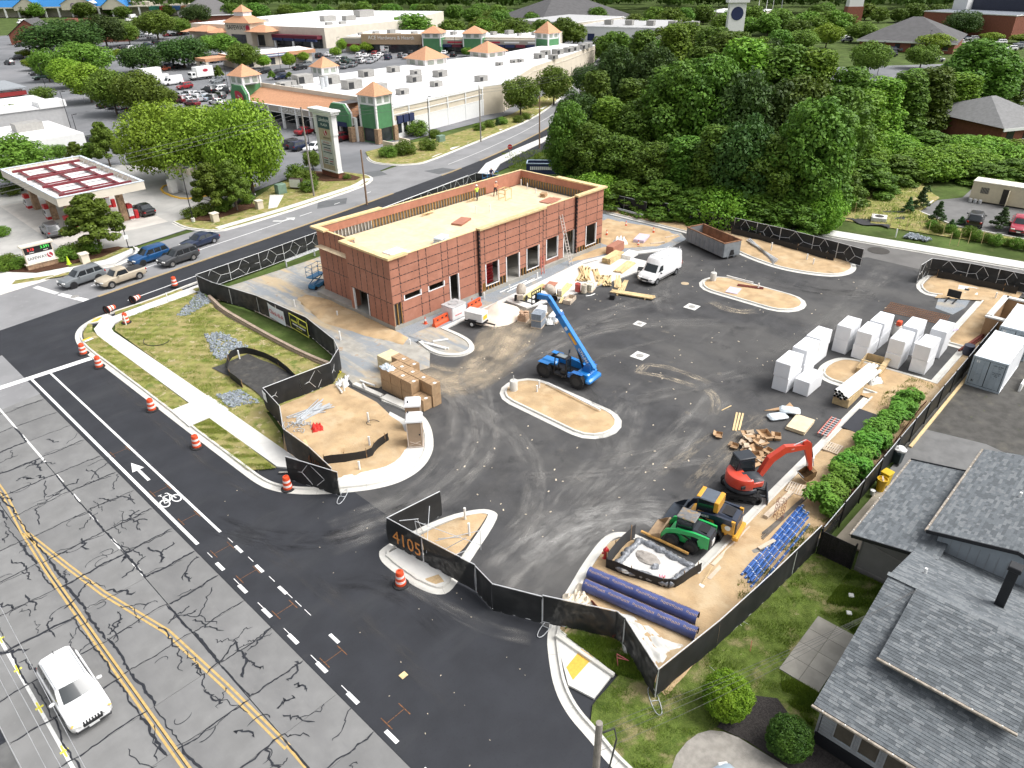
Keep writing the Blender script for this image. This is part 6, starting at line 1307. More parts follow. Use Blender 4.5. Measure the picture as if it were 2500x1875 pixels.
def car_parts(kind,color,det=1,rim=None):
 """meshes of one vehicle type in one colour (front at -x)"""
 key=(kind,color,det)
 if key in CARM:return CARM[key]
 S=SHAPES[kind];L,W=S['L'],S['W'];hw=W/2;pm=paint(color,PAINTS[color]);parts=[]
 xs=sorted(set([-L/2+L*i/22 for i in Rg(23)]+[S['gh'][0],S['gh'][3]]));rings=[]
 for x in xs:
  e=min(1.0,(L/2-abs(x))/.38);pl=hw*(.80+.20*sin(min(1,e)*pi/2));zt=interp(S['deck'],x);zs=S['zs']+(.12 if e<.3 else 0)
  zm=zs+(zt-zs)*.55
  rings.append([(x,-pl*.9,zs),(x,-pl*.985,zs+.12),(x,-pl,zm),(x,-pl*.97,zt-.07),(x,-pl*.88,zt),(x,-pl*.35,zt+.025),(x,pl*.35,zt+.025),(x,pl*.88,zt),(x,pl*.97,zt-.07),(x,pl,zm),(x,pl*.985,zs+.12),(x,pl*.9,zs)])
 g=MB().loft(rings);parts.append(('body',g.mesh('body',pm,True),[]))
 a,b,c,d=S['gh'];zb,zr=S['zb']-.03,S['zr'];wb,wt=hw*.90,hw*(.74 if kind!='van' else .82)
 # cabin: shell with proud panes
 rr=[]
 def sec(xb,xt,t):return xb+(xt-xb)*t
 lv=[(0,0),(.35,.30),(.8,.82),(1.0,1.0)]
 for t,s in lv:
  z=zb+(zr-.03-zb)*t;w=wb+(wt-wb)*s;x0,x1=sec(a,b,t),sec(d,c,t);k=.10
  rr.append([(x0+k,-w,z),(x1-k,-w,z),(x1,-w*.82,z),(x1+.03,0,z),(x1,w*.82,z),(x1-k,w,z),(x0+k,w,z),(x0,w*.82,z),(x0-.06,0,z),(x0,-w*.82,z)])
 rr.append([(x*.985+.01,y*.9,zr+(.012 if abs(y)<.05 else 0)) for x,y,z in rr[-1]])
 g=MB().loft(rr);parts.append(('cabin',g.mesh('cabin',pm,True),[]))
 def quadw(name,p,mat=mG,n=.012):
  p=[V(q) for q in p];nr=(p[1]-p[0]).cross(p[3]-p[0]).normalized();cen=sum(p,V())/4
  if nr.dot(cen-V((cen.x*.2,0,zb)))<0:nr=-nr;p=p[::-1]
  g=MB();q=[v+nr*n for v in p];g.add(q+[v-nr*.02 for v in p],[(0,1,2,3),(4,5,1,0),(5,6,2,1),(6,7,3,2),(7,4,0,3)]);return (name,g.mesh(name,mat),[])
 def wpt(t,s):z=zb+(zr-.03-zb)*t;return z,wb+(wt-wb)*(interp([(0,0),(.35,.30),(.8,.82),(1,1)],t))
 t0,t1=(.10,.90) if kind!='van' else (.06,.62)
 for side,(xb,xt,nm) in En(((a,b,'windshield'),(d,c,'rear_window'))):
  if kind=='van' and side:continue
  z0,w0=wpt(t0,0);z1,w1=wpt(t1,0);sg=-1 if side==0 else 1;bulge=.05 if side==0 else .025
  lo,hi=sec(xb,xt,t0),sec(xb,xt,t1);g=MB();o1=sg*.014
  g.grid(lambda u,v:(lo+(hi-lo)*v+sg*bulge*(1-(2*u-1)**2)+o1,(-1+2*u)*(w0*.80+(w1*.80-w0*.80)*v),z0+(z1-z0)*v+.006),6,3);parts.append((nm,g.mesh(nm,mG,'all'),[]))
 cuts=[a+.12]+list(S['pill'])+[d-.12]
 if kind=='van':cuts=[a+.12,-.85]
 for s in (-1,1):
  for i in Rg(len(cuts)-1):
   xa,xb_=cuts[i]+.05,cuts[i+1]-.05
   z0,w0=wpt(.10,0);z1,w1=wpt(.84 if kind!='van' else .55,0);tt=.84 if kind!='van' else .55
   def lim(x,t):return max(sec(a,b,t)+.16,min(sec(d,c,t)-.14,x))
   parts.append(quadw('side_window',[(lim(xa,.1),s*w0,z0),(lim(xb_,.1),s*w0,z0),(lim(xb_,tt),s*w1,z1),(lim(xa,tt),s*w1,z1)]))
 r=S['r']
 for ax in S['axles']:
  for s in (-1,1):
   y1=s*(hw-.0);y0=s*(hw-.23)
   g=MB().tube([(ax,y0,r),(ax,y1-s*.03,r),(ax,y1+s*.012,r)],[r,r,r*.93],18);sub=[]
   if det:
    q=MB();q.tube([(ax,y1+s*.008,r),(ax,y1+s*.016,r)],[r*.66,r*.58],14);sub=[('rim',q.mesh('rim',rim or m_rim))]
   parts.append(('wheel',g.mesh('wheel',mY,True),sub))
   g=MB().tube([(ax,y0,r+.03),(ax,s*(hw+.002),r+.03)],r*1.14,18);parts.append(('wheel_arch',g.mesh('wheel_arch',mT),[]))
 zl=interp(S['deck'],-L/2+.15)-.17
 for s in (-1,1):
  g=MB().obox((-L/2+.13,s*hw*.66,zl),(.30,.42,.14),s*-.35,0,.03);parts.append(('headlight',g.mesh('headlight',m_lampw,True),[]))
  g=MB().obox((L/2-.06,s*hw*.76,S['deck'][-1][1]-.10),(.16,.26,.20 if kind!='van' else .45),s*.2,0,.03);parts.append(('tail_light',g.mesh('tail_light',m_lampr,True),[]))
  g=MB().obox((a+.45,s*(hw+.10),S['zb']+.05),(.12,.24,.16),s*.2,0,.04);parts.append(('mirror',g.mesh('mirror',pm if kind!='van' else mT,True),[]))
 if det:
  g=Bx(-L/2-.025,-L/2+.2,-hw*.45,hw*.45,zl-.22,zl-.05,c=.02);parts.append(('grille',g.mesh('grille',mT),[]))
  g=Bx(-L/2-.03,-L/2+.3,-hw*.82,hw*.82,S['zs']+.04,S['zs']+.16,c=.03);parts.append(('bumper',g.mesh('bumper',mT),[]))
  g=Bx(L/2-.2,L/2+.03,-hw*.82,hw*.82,S['zs']+.12,S['zs']+.26,c=.03);parts.append(('bumper',g.mesh('bumper',mT),[]))
  g=Bx(-L/2-.04,-L/2-.02,-.22,.22,zl-.34,zl-.22);parts.append(('number_plate',g.mesh('number_plate',m_plate),[]))
 if 'bed' in S:
  x0,x1=S['bed'];z=interp(S['deck'],x1-.2)+.028;g=Bx(x0,x1,-hw*.74,hw*.74,z,z+.012);parts.append(('bed_floor',g.mesh('bed_floor',M('bed_liner',(.03,.03,.032),.7)),[]))
 CARM[key]=parts;return parts
PAINTS={'white':(.80,.80,.80),'silver':(.42,.43,.45),'grey':(.15,.155,.165),'slate':(.17,.185,.195),'black':(.012,.013,.016),'red':(.28,.012,.018),'maroon':(.14,.012,.018),'blue':(.012,.07,.19),'navy':(.015,.025,.06),'champagne':(.46,.40,.31),'green':(.04,.08,.06),'tan':(.34,.28,.2),'orange':(.42,.10,.05),'paleblue':(.33,.40,.46),'gunmetal':(.055,.058,.063),'rosered':(.36,.03,.055)}
NAMEC={'paleblue':'pale blue','gunmetal':'dark grey','rosered':'red','slate':'grey','navy':'dark blue','champagne':'champagne'}
def car(kind,color,loc,rz,label,group=None,det=1,rim=None,name=None):
 """rz: heading of the nose measured from +x"""
 nm=name or {'sedan':'car','suv':'suv','pickup':'pickup_truck','pickup4':'pickup_truck','van':'van'}[kind]
 t=Th(nm,label,{'sedan':'car','suv':'SUV','van':'van'}.get(kind,'pickup truck'),loc,rz+pi,group)
 for pn,me,sub in car_parts(kind,color,det,rim):
  o=link(pn,me,t)
  for sn,sm in sub:link(sn,sm,o)
 return t
NOSE=R(188)
suvw=car('suv','white',(-8.85,-6.05,0),R(-90),'white SUV driving on the main road in the bottom left corner',det=1)
for k in Rg(7):Bx(-2.36,-2.25,-.42+k*.125,-.36+k*.125,.66,.84,c=.015).b('grille_slot',mT,suvw)
for s in (-1,1):Bm((-.6,s*.62,1.695),(1.5,s*.62,1.695),.04,.05,c=.01).b('roof_rail',mS,suvw);MB().obox((-2.25,s*.80,.90),(.16,.10,.05),s*-.7,0,.02).b('indicator',M('amber_lens',(.75,.42,.12),.2),suvw)
Cy((1.75,0,1.66),(1.9,0,1.78),.03,.01,6).b('antenna',mT,suvw)
car('suv','slate',(11.05,48.7,.01),R(188),'grey SUV waiting at the stop line in the far lane',rim=m_rimd)
car('pickup','champagne',(14.05,45.75,.01),R(188),'champagne pickup truck waiting at the stop line in the near lane',rim=m_rim)
car('suv','blue',(18.9,49.8,.01),R(188),'blue SUV queueing behind the grey SUV on the side street',rim=m_rimd)
car('suv','gunmetal',(21.0,46.9,.01),R(188),'dark grey SUV queueing behind the pickup truck')
car('sedan','navy',(25.4,50.6,.01),R(190),'dark sedan third in the queue on the far lane')
vn=car('van','white',(53.6,2.9,.02),R(181),'white high roof work van parked in the lot beside lumber')
for s in (-1,1):Bm((-1.1,s*.72,2.56),(2.8,s*.72,2.56),.05,.05).b('roof_rack_rail',mq,vn)
for k in Rg(7):Bm((-.9+k*.6,-.75,2.59),(-.9+k*.6,.75,2.59),.05,.04).b('roof_rack_bar',mq,vn)
Bm((3.05,-.55,.6),(3.05,-.35,2.7),.05,.05).b('rack_ladder',mq,vn);Bx(-2.6,2.7,-1.045,1.045,.48,.60,c=.02).b('side_moulding',mT,vn)
for y in (-.25,.25):MB().obox((-2.42,y,1.115),(.1,.26,.02),0,0,.005,ry=-.32).b('bonnet_vent',mT,vn)
car('sedan','paleblue',(6.9,-32.1,.23),R(70),'pale blue car cut by the bottom edge on the gravel driveway')
car('suv','black',(94.6,-16.9,.04),R(10),'black SUV with roof rack parked in the side yard');car('pickup4','rosered',(95.4,-21.6,.04),R(190),'red pickup truck parked in the side yard')
# steel roll-off dumpster
t=Th('roll_off_dumpster','long grey ribbed roll-off dumpster with rusty inside','dumpster',(64.85,3.1,.02),R(-110));m_dg=M('dumpster_grey',(.24,.26,.275),.6,.2,var=.12,scale=2,ly=[((.20,.11,.07),2.5,.62,.76,.7)]);m_dr=M('dumpster_rust',(.26,.135,.075),.9,var=.3,scale=2)
for s in (-1,1):
 Bx(-3.3,3.3,s*1.2-.03,s*1.2+.03,.3,1.9).b('side_wall',m_dg,t);Bx(-3.26,3.26,s*1.17-.012-.0,s*1.17+.0,.35,1.88).b('inner_lining',m_dr,t)
 for k in Rg(9):Bx(-3.2+k*.79,-3.1+k*.79,s*1.235-.045,s*1.235+.045,.3,1.8,c=.02).b('rib',m_dg,t)
 Bx(-3.35,3.35,s*1.21-.07,s*1.21+.07,1.9,2.02,c=.02).b('top_rail',m_dr,t)
for s in (-1,1):Bx(s*3.3-.04,s*3.3+.04,-1.2,1.2,.3,1.9).b('end_wall',m_dg,t);Bx(s*3.3-.06,s*3.3+.06,-1.14,1.14,1.9,2.01).b('end_rail',m_dr,t)
Bx(-3.25,3.25,-1.16,1.16,.3,.36).b('floor',m_dr,t)
for s in (-1,1):Bx(-3.3,3.3,s*.45-.06,s*.45+.06,.1,.3).b('skid',m_dg,t);Cy((3.0,s*.5-.1,.1),(3.0,s*.5+.1,.1),.1,n=10).b('roller',mK,t)
MB().prism([(-.35,0),(.35,0),(.18,.6),(-.18,.6)],0,.03,mat=Tr((3.36,0,.42)) @ Matrix.Rotation(R(90),4,'Z') @ RX).b('hook_plate',mK,t)
# shipping containers
m_cw=M('container_white',(.76,.78,.80),.5,var=.04,scale=2);m_cd=M('container_end_shaded',(.40,.46,.50),.5,var=.06,scale=2);m_seal=M('door_gasket',(.03,.035,.04),.7)  # door end gets a greyer colour to paint its unlit side
def container(label,loc,rz,L=6.06):
 t=Th('shipping_container',label,'container',loc,rz);W,Hh=2.44,2.59
 def corr(y):
  g=MB();n=int(L/.28);pts=[]
  for k in Rg(n+1):x=.1+(L-.2)*k/n;dd=(0 if (k % 4)<2 else .035)*(1 if y>0 else-1);pts.append((x,y-dd))
  g.add([(x,yy,.15) for x,yy in pts]+[(x,yy,Hh-.1) for x,yy in pts],[(i,i+1,n+2+i,n+1+i) for i in Rg(n)]);g.b('side_wall',m_cw,t)
 corr(-W/2+.02);corr(W/2-.02)
 Bx(.03,L-.03,-W/2+.03,W/2-.03,Hh-.06,Hh-.01).b('roof',m_cw,t);Bx(L-.05,L,-W/2+.05,W/2-.05,.15,Hh-.05).b('end_wall',m_cw,t);Bx(.06,L-.06,-W/2+.06,W/2-.06,.1,.16).b('floor',mK,t)
 for x in (0,L-.12):
  for y in (-W/2,W/2-.12):Bx(x,x+.12,y,y+.12,0,Hh,c=.01).b('corner_post',m_cd if x==0 else m_cw,t)
 for (a,b) in ((0,.16),(Hh-.16,Hh)):Bx(.0,.1,-W/2+.12,W/2-.12,a,b).b('end_rail',m_cd,t)
 for s in (-1,1):Bx(.12,L-.12,s*W/2-(.1 if s>0 else 0),s*W/2+(0 if s>0 else .1),0,.14).b('bottom_rail',m_cw,t)
 Bx(.05,.06,-W/2+.12,W/2-.12,.16,Hh-.16).b('gasket',m_seal,t)
 for s in (-1,1):
  y0,y1=(s*.03,s*(W/2-.16));y0,y1=min(y0,y1),max(y0,y1);d=Bx(.02,.05,y0,y1,.2,Hh-.2,c=.006).b('door',m_cd,t)
  for k in Rg(3):Bx(.012,.02,y0+.1,y1-.1,.35+k*.72,.85+k*.72,c=.003).b('panel',m_cd,d)
  for u in (.3,.72):yy=y0+(y1-y0)*u;Cy((-.03,yy,.15),(-.03,yy,Hh-.15),.02,n=8).b('lock_rod',m_cd,d)
  Bx(-.05,-.02,(y0+y1)/2-.05,(y0+y1)/2+.25,1.15,1.2).b('handle',m_cd,d)
 for (s,z,sz,y) in (('SCIU 124869',2.2,.13,.62),('45G1',2.05,.1,.75),('MAX GROSS',1.62,.11,.62),('30 480 KG',1.48,.11,.62),('TARE',1.34,.1,.62)):text(s,sz,m_seal,t,(-.002,-y,z),(R(90),0,R(-90)),name='marking')
 Bx(-.001,.012,.68,.9,2.1,2.3).b('placard',mP,t);Bx(-.001,.012,.72,.88,.42,.6).b('placard',m_seal,t)
 return t
container('white shipping container with doors greyed by painted shade, standing beside the black fence',(50.55,-29.1,.03),0);container('second white container mostly hidden behind the first container',(57.8,-29.2,.03),.02,6.06);
o=Bx(52.0,54.6,-31.45,-31.3,.03,.75,c=.02).b('leaning_panel',mP);tag(o,'white panel lying against the right side of the container','panel')
t=Th('office_trailer','cream site office container with open door and barred windows','trailer',(105.2,-13.35,.05),R(-88));m_tr=M('trailer_cream',(.60,.53,.38),.7,var=.05);L=9.2
Bx(0,L,-2.2,0,.15,2.7,c=.03).b('body',m_tr,t) if False else None
Bx(0,L,0,2.4,.15,2.65,c=.03).b('body',m_tr,t);Bx(-.06,L+.06,-.06,2.46,2.65,2.8,c=.03).b('roof',M('trailer_roof',(.74,.70,.60),.6),t)
for x in (1.1,6.6):
 w=Bx(x,x+1.0,-.03,.0,1.25,2.05).b('window',mG,t)
 for k in Rg(6):Bx(x+.05+k*.17,x+.08+k*.17,-.06,-.03,1.25,2.05).b('bar',m_tr,w)
Bx(3.7,4.5,-.02,.0,.2,2.2).b('doorway',m_dark,t);Bx(4.5,4.55,-.85,0,.2,2.2).b('door',M('trailer_door',(.62,.56,.42),.6),t);Bx(-.02,0,.8,1.6,1.0,1.7).b('cooling_unit',mP,t)
for k in Rg(3):tag(MB().lathe([(.22,0),(.24,.4),(.22,.5),(.05,.52)],12).b('gas_bottle',M('bottle_grey',(.5,.5,.5),.5),None,True),('left','middle','right')[k]+' of three grey bottles beside the site office','bottle').location=(104.7,-13.7-.6*k,.05)
# telehandler
m_gb=paint('machine_blue',(.015,.20,.56),.35);m_gbd=paint('machine_blue_dark',(.012,.13,.42),.4)
t=Th('telehandler','bright blue telehandler with raised boom and empty black forks','telehandler',(30.15,-3.65,.02),R(96));TH=t
def bigwheel(parent,x,y,r,w,hub=mK,tread=True):
 s=1 if y>0 else-1;o=MB().tube([(x,y-w/2,r),(x,y-w*.42,r),(x,y+w*.42,r),(x,y+w/2,r)],[r*.86,r*.96,r*.96,r*.86],24).b('wheel',mY,parent,True)
 MB().tube([(x,y+s*w*.5,r),(x,y+s*(w*.5+.015),r),(x,y+s*(w*.5-.03),r)],[r*.56,r*.5,r*.2],16).b('rim',hub,o,True)
 if tread:
  g=MB()
  for k in Rg(20):
   a=2*pi*k/20
   for q in (-1,1):g.obox((x+cos(a+q*.08)*r*.965,y+q*w*.24,r+sin(a+q*.08)*r*.965),(.07,w*.46,r*.10),0,0,0,0,-a+pi/2)
  g.b('tread',mY,o)
 return o
for x in (-1.62,1.62):
 for y in (-.98,.98):bigwheel(t,x,y,.66,.42)
Bx(-2.3,1.9,-.5,.5,.55,1.0,c=.05).b('chassis',mK,t)
Bx(.9,2.35,-.42,.42,.8,1.28,c=.12).b('front_nose',m_gb,t,True)
MB().loft([[(x,-.95,.75),(x,-.32,.75),(x,-.32,z),(x,-.55,z+.06),(x,-.95,z-.22)] for x,z in ((-1.55,1.45),(-.8,1.62),(0,1.68),(.5,1.62),(.9,1.45),(1.15,1.1))]).b('engine_hood',m_gb,t,True)
Bx(-1.3,-.6,-.90,-.4,1.63,1.655).b('hood_grille',mK,t)
Bx(-2.45,-1.3,-.75,.75,.7,1.35,c=.1).b('rear_body',m_gb,t,True);Bx(-2.75,-2.2,-.95,.95,.55,1.0,c=.14).b('counterweight',m_gb,t,True)
for y in (-.33,.33):MB().prism([(-2.45,1.0),(-1.55,1.0),(-1.75,1.75),(-2.0,2.1),(-2.35,2.1)],0,.07,mat=Tr((0,y+.035,0)) @ RX).b('boom_tower',m_gbd,t)
# cab on the left side (+y)
for (x,y) in ((-.55,.38),(-.55,1.0),(.62,.38),(.62,1.0)):Bm((x,y,.75),(x*(.85 if x>0 else 1),y,2.25),.07,.07).b('cab_post',mK,t)
Bx(-.6,.62,.34,1.04,2.22,2.32,c=.03).b('cab_roof',mK,t);Bx(-.35,.45,.45,.95,2.32,2.335).b('roof_window',M('smoked_panel',(.30,.33,.33),.3),t)
Bx(-.58,-.56,.4,.98,1.15,2.2).b('rear_window',mG,t);Bx(-.6,.65,.36,1.05,.62,.78,c=.03).b('cab_floor',mK,t);Bx(-.4,.1,.5,.9,.78,1.1,c=.05).b('seat',mT,t);Bx(-.45,-.32,.5,.9,1.1,1.6,c=.05).b('seat_back',mT,t);Bm((.45,.7,.8),(.3,.7,1.3),.05,.05).b('steering_column',mT,t)
Bx(-1.25,-.65,.78,1.0,.7,1.15,c=.04).b('side_tank',m_gbd,t);Bm((.5,-.9,1.4),(.5,-1.0,1.75),.03,.03).b('mirror_arm',mK,t);Bx(.47,.5,-1.12,-.9,1.7,2.0).b('mirror',mG,t)
for s in (-1,1):
 for x in (-1.62,1.62):Bx(x-.5,x+.5,s*.98-.22,s*.98+.22,1.36,1.40,c=.01).b('fender',m_gbd if x<0 else m_gb,t)
# boom: pivot at rear, rising forward
PIV=V((-2.15,0,1.95));BA=R(49);BL=6.1;dv=V((cos(BA),0,sin(BA)))
B1=PIV+dv*4.6;B2=PIV+dv*BL
Bm(PIV-dv*.5,B1,.42,.52,up=(0,0,1),c=.03).b('outer_boom',m_gb,t);Bm(B1-dv*.3,B2,.34,.42,c=.03).b('inner_boom',m_gb,t);Bm(B1-dv*.12,B1+dv*.12,.50,.60,c=.02).b('boom_collar',m_gbd,t)
hd=V((cos(R(5)),0,sin(R(5))));B3=B2+hd*1.15-V((0,0,.12))
MB().loft([[(p.x+nx*a,y,p.z+nz*a) for y,a in ((-.17,-.2),(.17,-.2),(.17,.2),(-.17,.2))] for p,nx,nz in ((B2-dv*.2,-dv.z,dv.x),(B2+V((.12,0,.1)),-.45,.89),(B2+hd*.5,0,1),(B3,0,1))]).b('boom_head',m_gb,t)
nrm=V((-dv.z,0,dv.x))
for y in (.215,-.215):
 for (a,b,h,mt,nm) in ((1.9,3.0,.13,M('decal_orange',(.75,.38,.03),.5),'decal'),(3.25,3.55,.14,mP,'decal')):
  p0,p1=PIV+dv*a,PIV+dv*b;g=MB();yy=y+(.004 if y>0 else-.004);g.add([(q.x+nrm.x*k,yy,q.z+nrm.z*k) for q,k in ((p0,-h),(p1,-h),(p1,h),(p0,h))],[(0,1,2,3)]);g.b(nm,mt,t)
p=PIV+dv*.85;tx=text('GTH-844',.36,mP,t,(p.x,.222,p.z),(0,0,0));zx=-dv;zz_=V((0,1,0));yx=zz_.cross(zx);tx.rotation_euler=Matrix((zx,yx,zz_)).transposed().to_euler()
Cy(PIV+V((.55,0,-.75)),PIV+dv*1.6-nrm*.3,.09,n=10).b('lift_cylinder',mK,t);Cy(PIV+dv*1.6-nrm*.3,PIV+dv*2.1-nrm*.28,.05,n=8).b('lift_rod',mS,t)
F=B3+V((.12,0,-.1))
Bx(F.x-.15,F.x,-.25,.25,F.z-.45,F.z+.35,c=.03).b('quick_attach',mK,t)
for y in (-.6,.6):Bx(F.x,F.x+.06,y-.03,y+.03,F.z-.55,F.z+.55).b('carriage_post',mK,t)
for z in (-.5,-.1,.25,.55):Bx(F.x,F.x+.05,-.6,.6,F.z+z-.03,F.z+z+.03).b('carriage_bar',mK,t)
for y in (-.3,0,.3):Bx(F.x+.005,F.x+.045,y-.02,y+.02,F.z+.28,F.z+.52).b('rack_bar',mK,t)
for y in (-.38,.38):Bx(F.x+.06,F.x+1.35,y-.06,y+.06,F.z-.55,F.z-.5).b('fork',mK,t)
# tracked undercarriage helper
def tracks(parent,L,h,w,gauge,z=0.0):
 for s in (-1,1):
  y0,y1=s*gauge/2-w/2,s*gauge/2+w/2;n=10;r=h/2;loop=[(-L/2+r+(L-2*r)*i/8,h) for i in Rg(9)]+[(L/2-r+r*sin(a),h/2+r*cos(a)) for a in [pi*k/n for k in Rg(1,n)]]+[(L/2-r-(L-2*r)*i/8,0) for i in Rg(9)]+[(-L/2+r-r*sin(a),h/2-r*cos(a)) for a in [pi*k/n for k in Rg(1,n)]]
  g=MB().loft([[(x,y0,zz1) for x,zz1 in loop],[(x,y1,zz1) for x,zz1 in loop]],caps=False);inn=[(x*.96,h/2+(zz1-h/2)*.78) for x,zz1 in loop];g.loft([[(x,y1,q) for x,q in inn],[(x,y0,q) for x,q in inn]],caps=False)
  k=len(loop)
  for yy,fl in ((y0,0),(y1,1)):
   o=len(g.v);g.v+=[(x,yy,q) for x,q in loop]+[(x,yy,q) for x,q in inn]
   for i in Rg(k):j=(i+1) % k;f=(o+i,o+j,o+k+j,o+k+i);g.f.append(f if fl else f[::-1]);g.m.append(0)
  tr=g.b('track',mY,parent)
  q=MB()
  for i in Rg(k):x,zz1=loop[i];a=atan2(loop[(i+1) % k][1]-loop[i-1][1],loop[(i+1) % k][0]-loop[i-1][0]);q.obox((x,(y0+y1)/2,zz1),(.05,w*.96,.05),0,0,0,0,-a)
  q.b('track_lugs',mY,tr)
  Bx(-L/2+.3,L/2-.3,y0+.05,y1-.05,h*.25,h*.78,c=.03).b('track_frame',mT,parent)
  for i in Rg(4):x=-L/2+.45+(L-.9)*i/3;Cy((x,y0+.02,h*.35),(x,y1-.02,h*.35),h*.22,n=10).b('roller',mT,parent)
# compact excavator
m_ko=paint('excavator_red',(.62,.065,.035),.4);m_kd=M('excavator_grey',(.025,.03,.038),.45,var=.1)
t=Th('excavator','orange red compact excavator with dark cab and bent arm resting bucket on sand','excavator',(26.0,-21.5,.02),0)
trk=bpy.data.objects.new('undercarriage',None);COL.objects.link(trk);trk.parent=t;trk.rotation_euler=(0,0,R(-62));tracks(trk,2.5,.62,.42,1.55)
Bx(-.75,.75,-.5,.5,.3,.62,c=.05).b('car_body',m_kd,trk);Cy((0,0,.6),(0,0,.75),.5,n=20).b('slew_ring',mK,trk)
Bx(1.55,1.65,-.95,.95,.05,.5,c=.02).b('dozer_blade',m_kd,trk)
for y in (-.35,.35):Bm((.6,y,.35),(1.55,y,.28),.12,.1).b('blade_arm',m_kd,trk)
up=bpy.data.objects.new('upper_structure',None);COL.objects.link(up);up.parent=t;up.rotation_euler=(0,0,R(-33));up.location=(0,0,.74)
def rprof(r,z0,z1,m,nm,a0=80,a1=280,front=.35,sx=1.0):
 pts=[(r*sx*cos(R(a)),r*sin(R(a))) for a in Rg(a0,a1+1,10)]+[(front,-r*.97),(front,r*.97)];g=MB();n=len(pts)
 rings=[[(x*s,y*s,z) for x,y in pts] for s,z in ((.97,z0),(1.0,z0+.06),(1.0,z1-.18),(.95,z1-.05),(.86,z1))];g.loft(rings);return g.b(nm,m,up,True)
rprof(1.12,0,.28,m_kd,'lower_bumper',75,285,.45,1.0);rprof(1.10,.285,1.05,m_ko,'counterweight',85,275,-.05,1.0)
Bx(-.1,.95,-.98,-.05,.28,.82,c=.12).b('side_cover',m_ko,up,True);MB().loft([[(x,-.95,.80),(x,-.12,.80),(x,-.12,z),(x,-.8,z-.03)] for x,z in ((-.25,1.06),(.2,1.06),(.7,.98),(.95,.86))]).b('top_cover',m_kd,up,True)
Bx(-.75,-.45,-1.13,-1.05,.5,.75,c=.02).b('side_vent',mK,up)
# cab on left (+y)
c0=[(-.55,0),(.62,0),(.72,.5),(.62,1.55),(-.45,1.55),(-.6,.7)]
MB().prism([(x,z) for x,z in c0],0,.9,mat=Tr((.1,.98,.28)) @ RX).b('cab',m_kd,up)
for y,nm in ((.985,'side_window'),(.075,'side_window')):MB().prism([(-.42,.72),(.58,.6),(.52,1.42),(-.36,1.42)],0,.006,mat=Tr((.1,y+.003,.28)) @ RX).b(nm,mG,up)
MB().add([(.83,.16,.9),(.83,.90,.9),(.735,.90,1.76),(.735,.16,1.76)],[(0,1,2,3)]).b('windshield',mG,up);MB().add([(-.515,.9,1.05),(-.515,.16,1.05),(-.375,.16,1.72),(-.375,.9,1.72)],[(0,1,2,3)]).b('rear_window',mG,up)
Bx(-.42,.80,.06,1.0,1.83,1.93,c=.05).b('cab_roof',m_kd,up,True)
# boom, stick and bucket
BP=[V((1.0,-.1,.5)),V((1.65,-.1,1.75)),V((2.55,-.1,2.35)),V((4.15,-.1,2.28))]
g=MB();ww=(.15,.17,.16,.12);hh=(.17,.26,.26,.15)
rings=[]
for i,p in En(BP):
 d=(BP[min(i+1,3)]-BP[max(i-1,0)]).normalized();nn=V((-d.z,0,d.x));rings.append([tuple(p+nn*a*hh[i]+V((0,b*ww[i],0))) for a,b in ((-1,-1),(-1,1),(1,1),(1,-1))])
g.loft(rings);g.b('boom',m_ko,up);S0,S1=V((4.1,-.1,2.45)),V((4.75,-.1,.35))
g=MB();rings=[]
for p,h_,w_ in ((S0+V((-.22,0,.30)),.12,.10),(S0,.26,.12),(S0.lerp(S1,.35),.20,.11),(S1,.09,.10)):
 d=(S1-S0).normalized();nn=V((-d.z,0,d.x));rings.append([tuple(p+nn*a*h_+V((0,b*w_,0))) for a,b in ((-1,-1),(-1,1),(1,1),(1,-1))])
g.loft(rings);g.b('stick',m_ko,up)
for a,b,r0 in ((BP[1]+V((.1,0,.28)),S0+V((-.15,0,.35)),.055),(V((1.15,-.1,.35)),BP[1].lerp(BP[2],.45)-V((0,0,.2)),.07),(S0+V((.22,0,.1)),S1+V((.22,0,.22)),.05)):
 m_=a.lerp(b,.6);Cy(a,m_,r0,n=10).b('cylinder',m_kd,up);Cy(m_,b,r0*.55,n=8).b('cylinder_rod',mS,up)
Bx(.85,1.15,-.3,.1,.2,.6,c=.03).b('swing_post',m_kd,up)
bk=[(0,0),(.25,.05),(.22,-.35),(0,-.62),(-.3,-.68),(-.55,-.5),(-.62,-.32)]
g=MB().loft([[(S1.x+x,y,S1.z+z+.0) for x,z in bk] for y in (-.5,.3)],caps=True,closed=False);inn=[(x*.9-.02,z*.9+.01) for x,z in bk];g.loft([[(S1.x+x,y,S1.z+z) for x,z in inn] for y in (.29,-.49)],caps=False,closed=False)
bo=g.b('bucket',M('bucket_brown',(.23,.14,.065),.7,.3,var=.2,scale=4),up)
bo.location=(0,0,0)
for k in Rg(5):MB().obox((S1.x-.66,-.42+k*.16,S1.z-.27),(.14,.06,.05),0,ry=.9).b('tooth',mS,bo)
text('U55',.12,mP,up,(3.0,-.285,2.35),(R(90),0,0))
# concrete post beside bucket
tag(MB().lathe([(.23,0),(.23,.95),(.21,.97),(.02,.98)],16).b('concrete_post',mP,None,True),'white round concrete post beside the excavator bucket','post').location=(31.4,-23.6,.1)
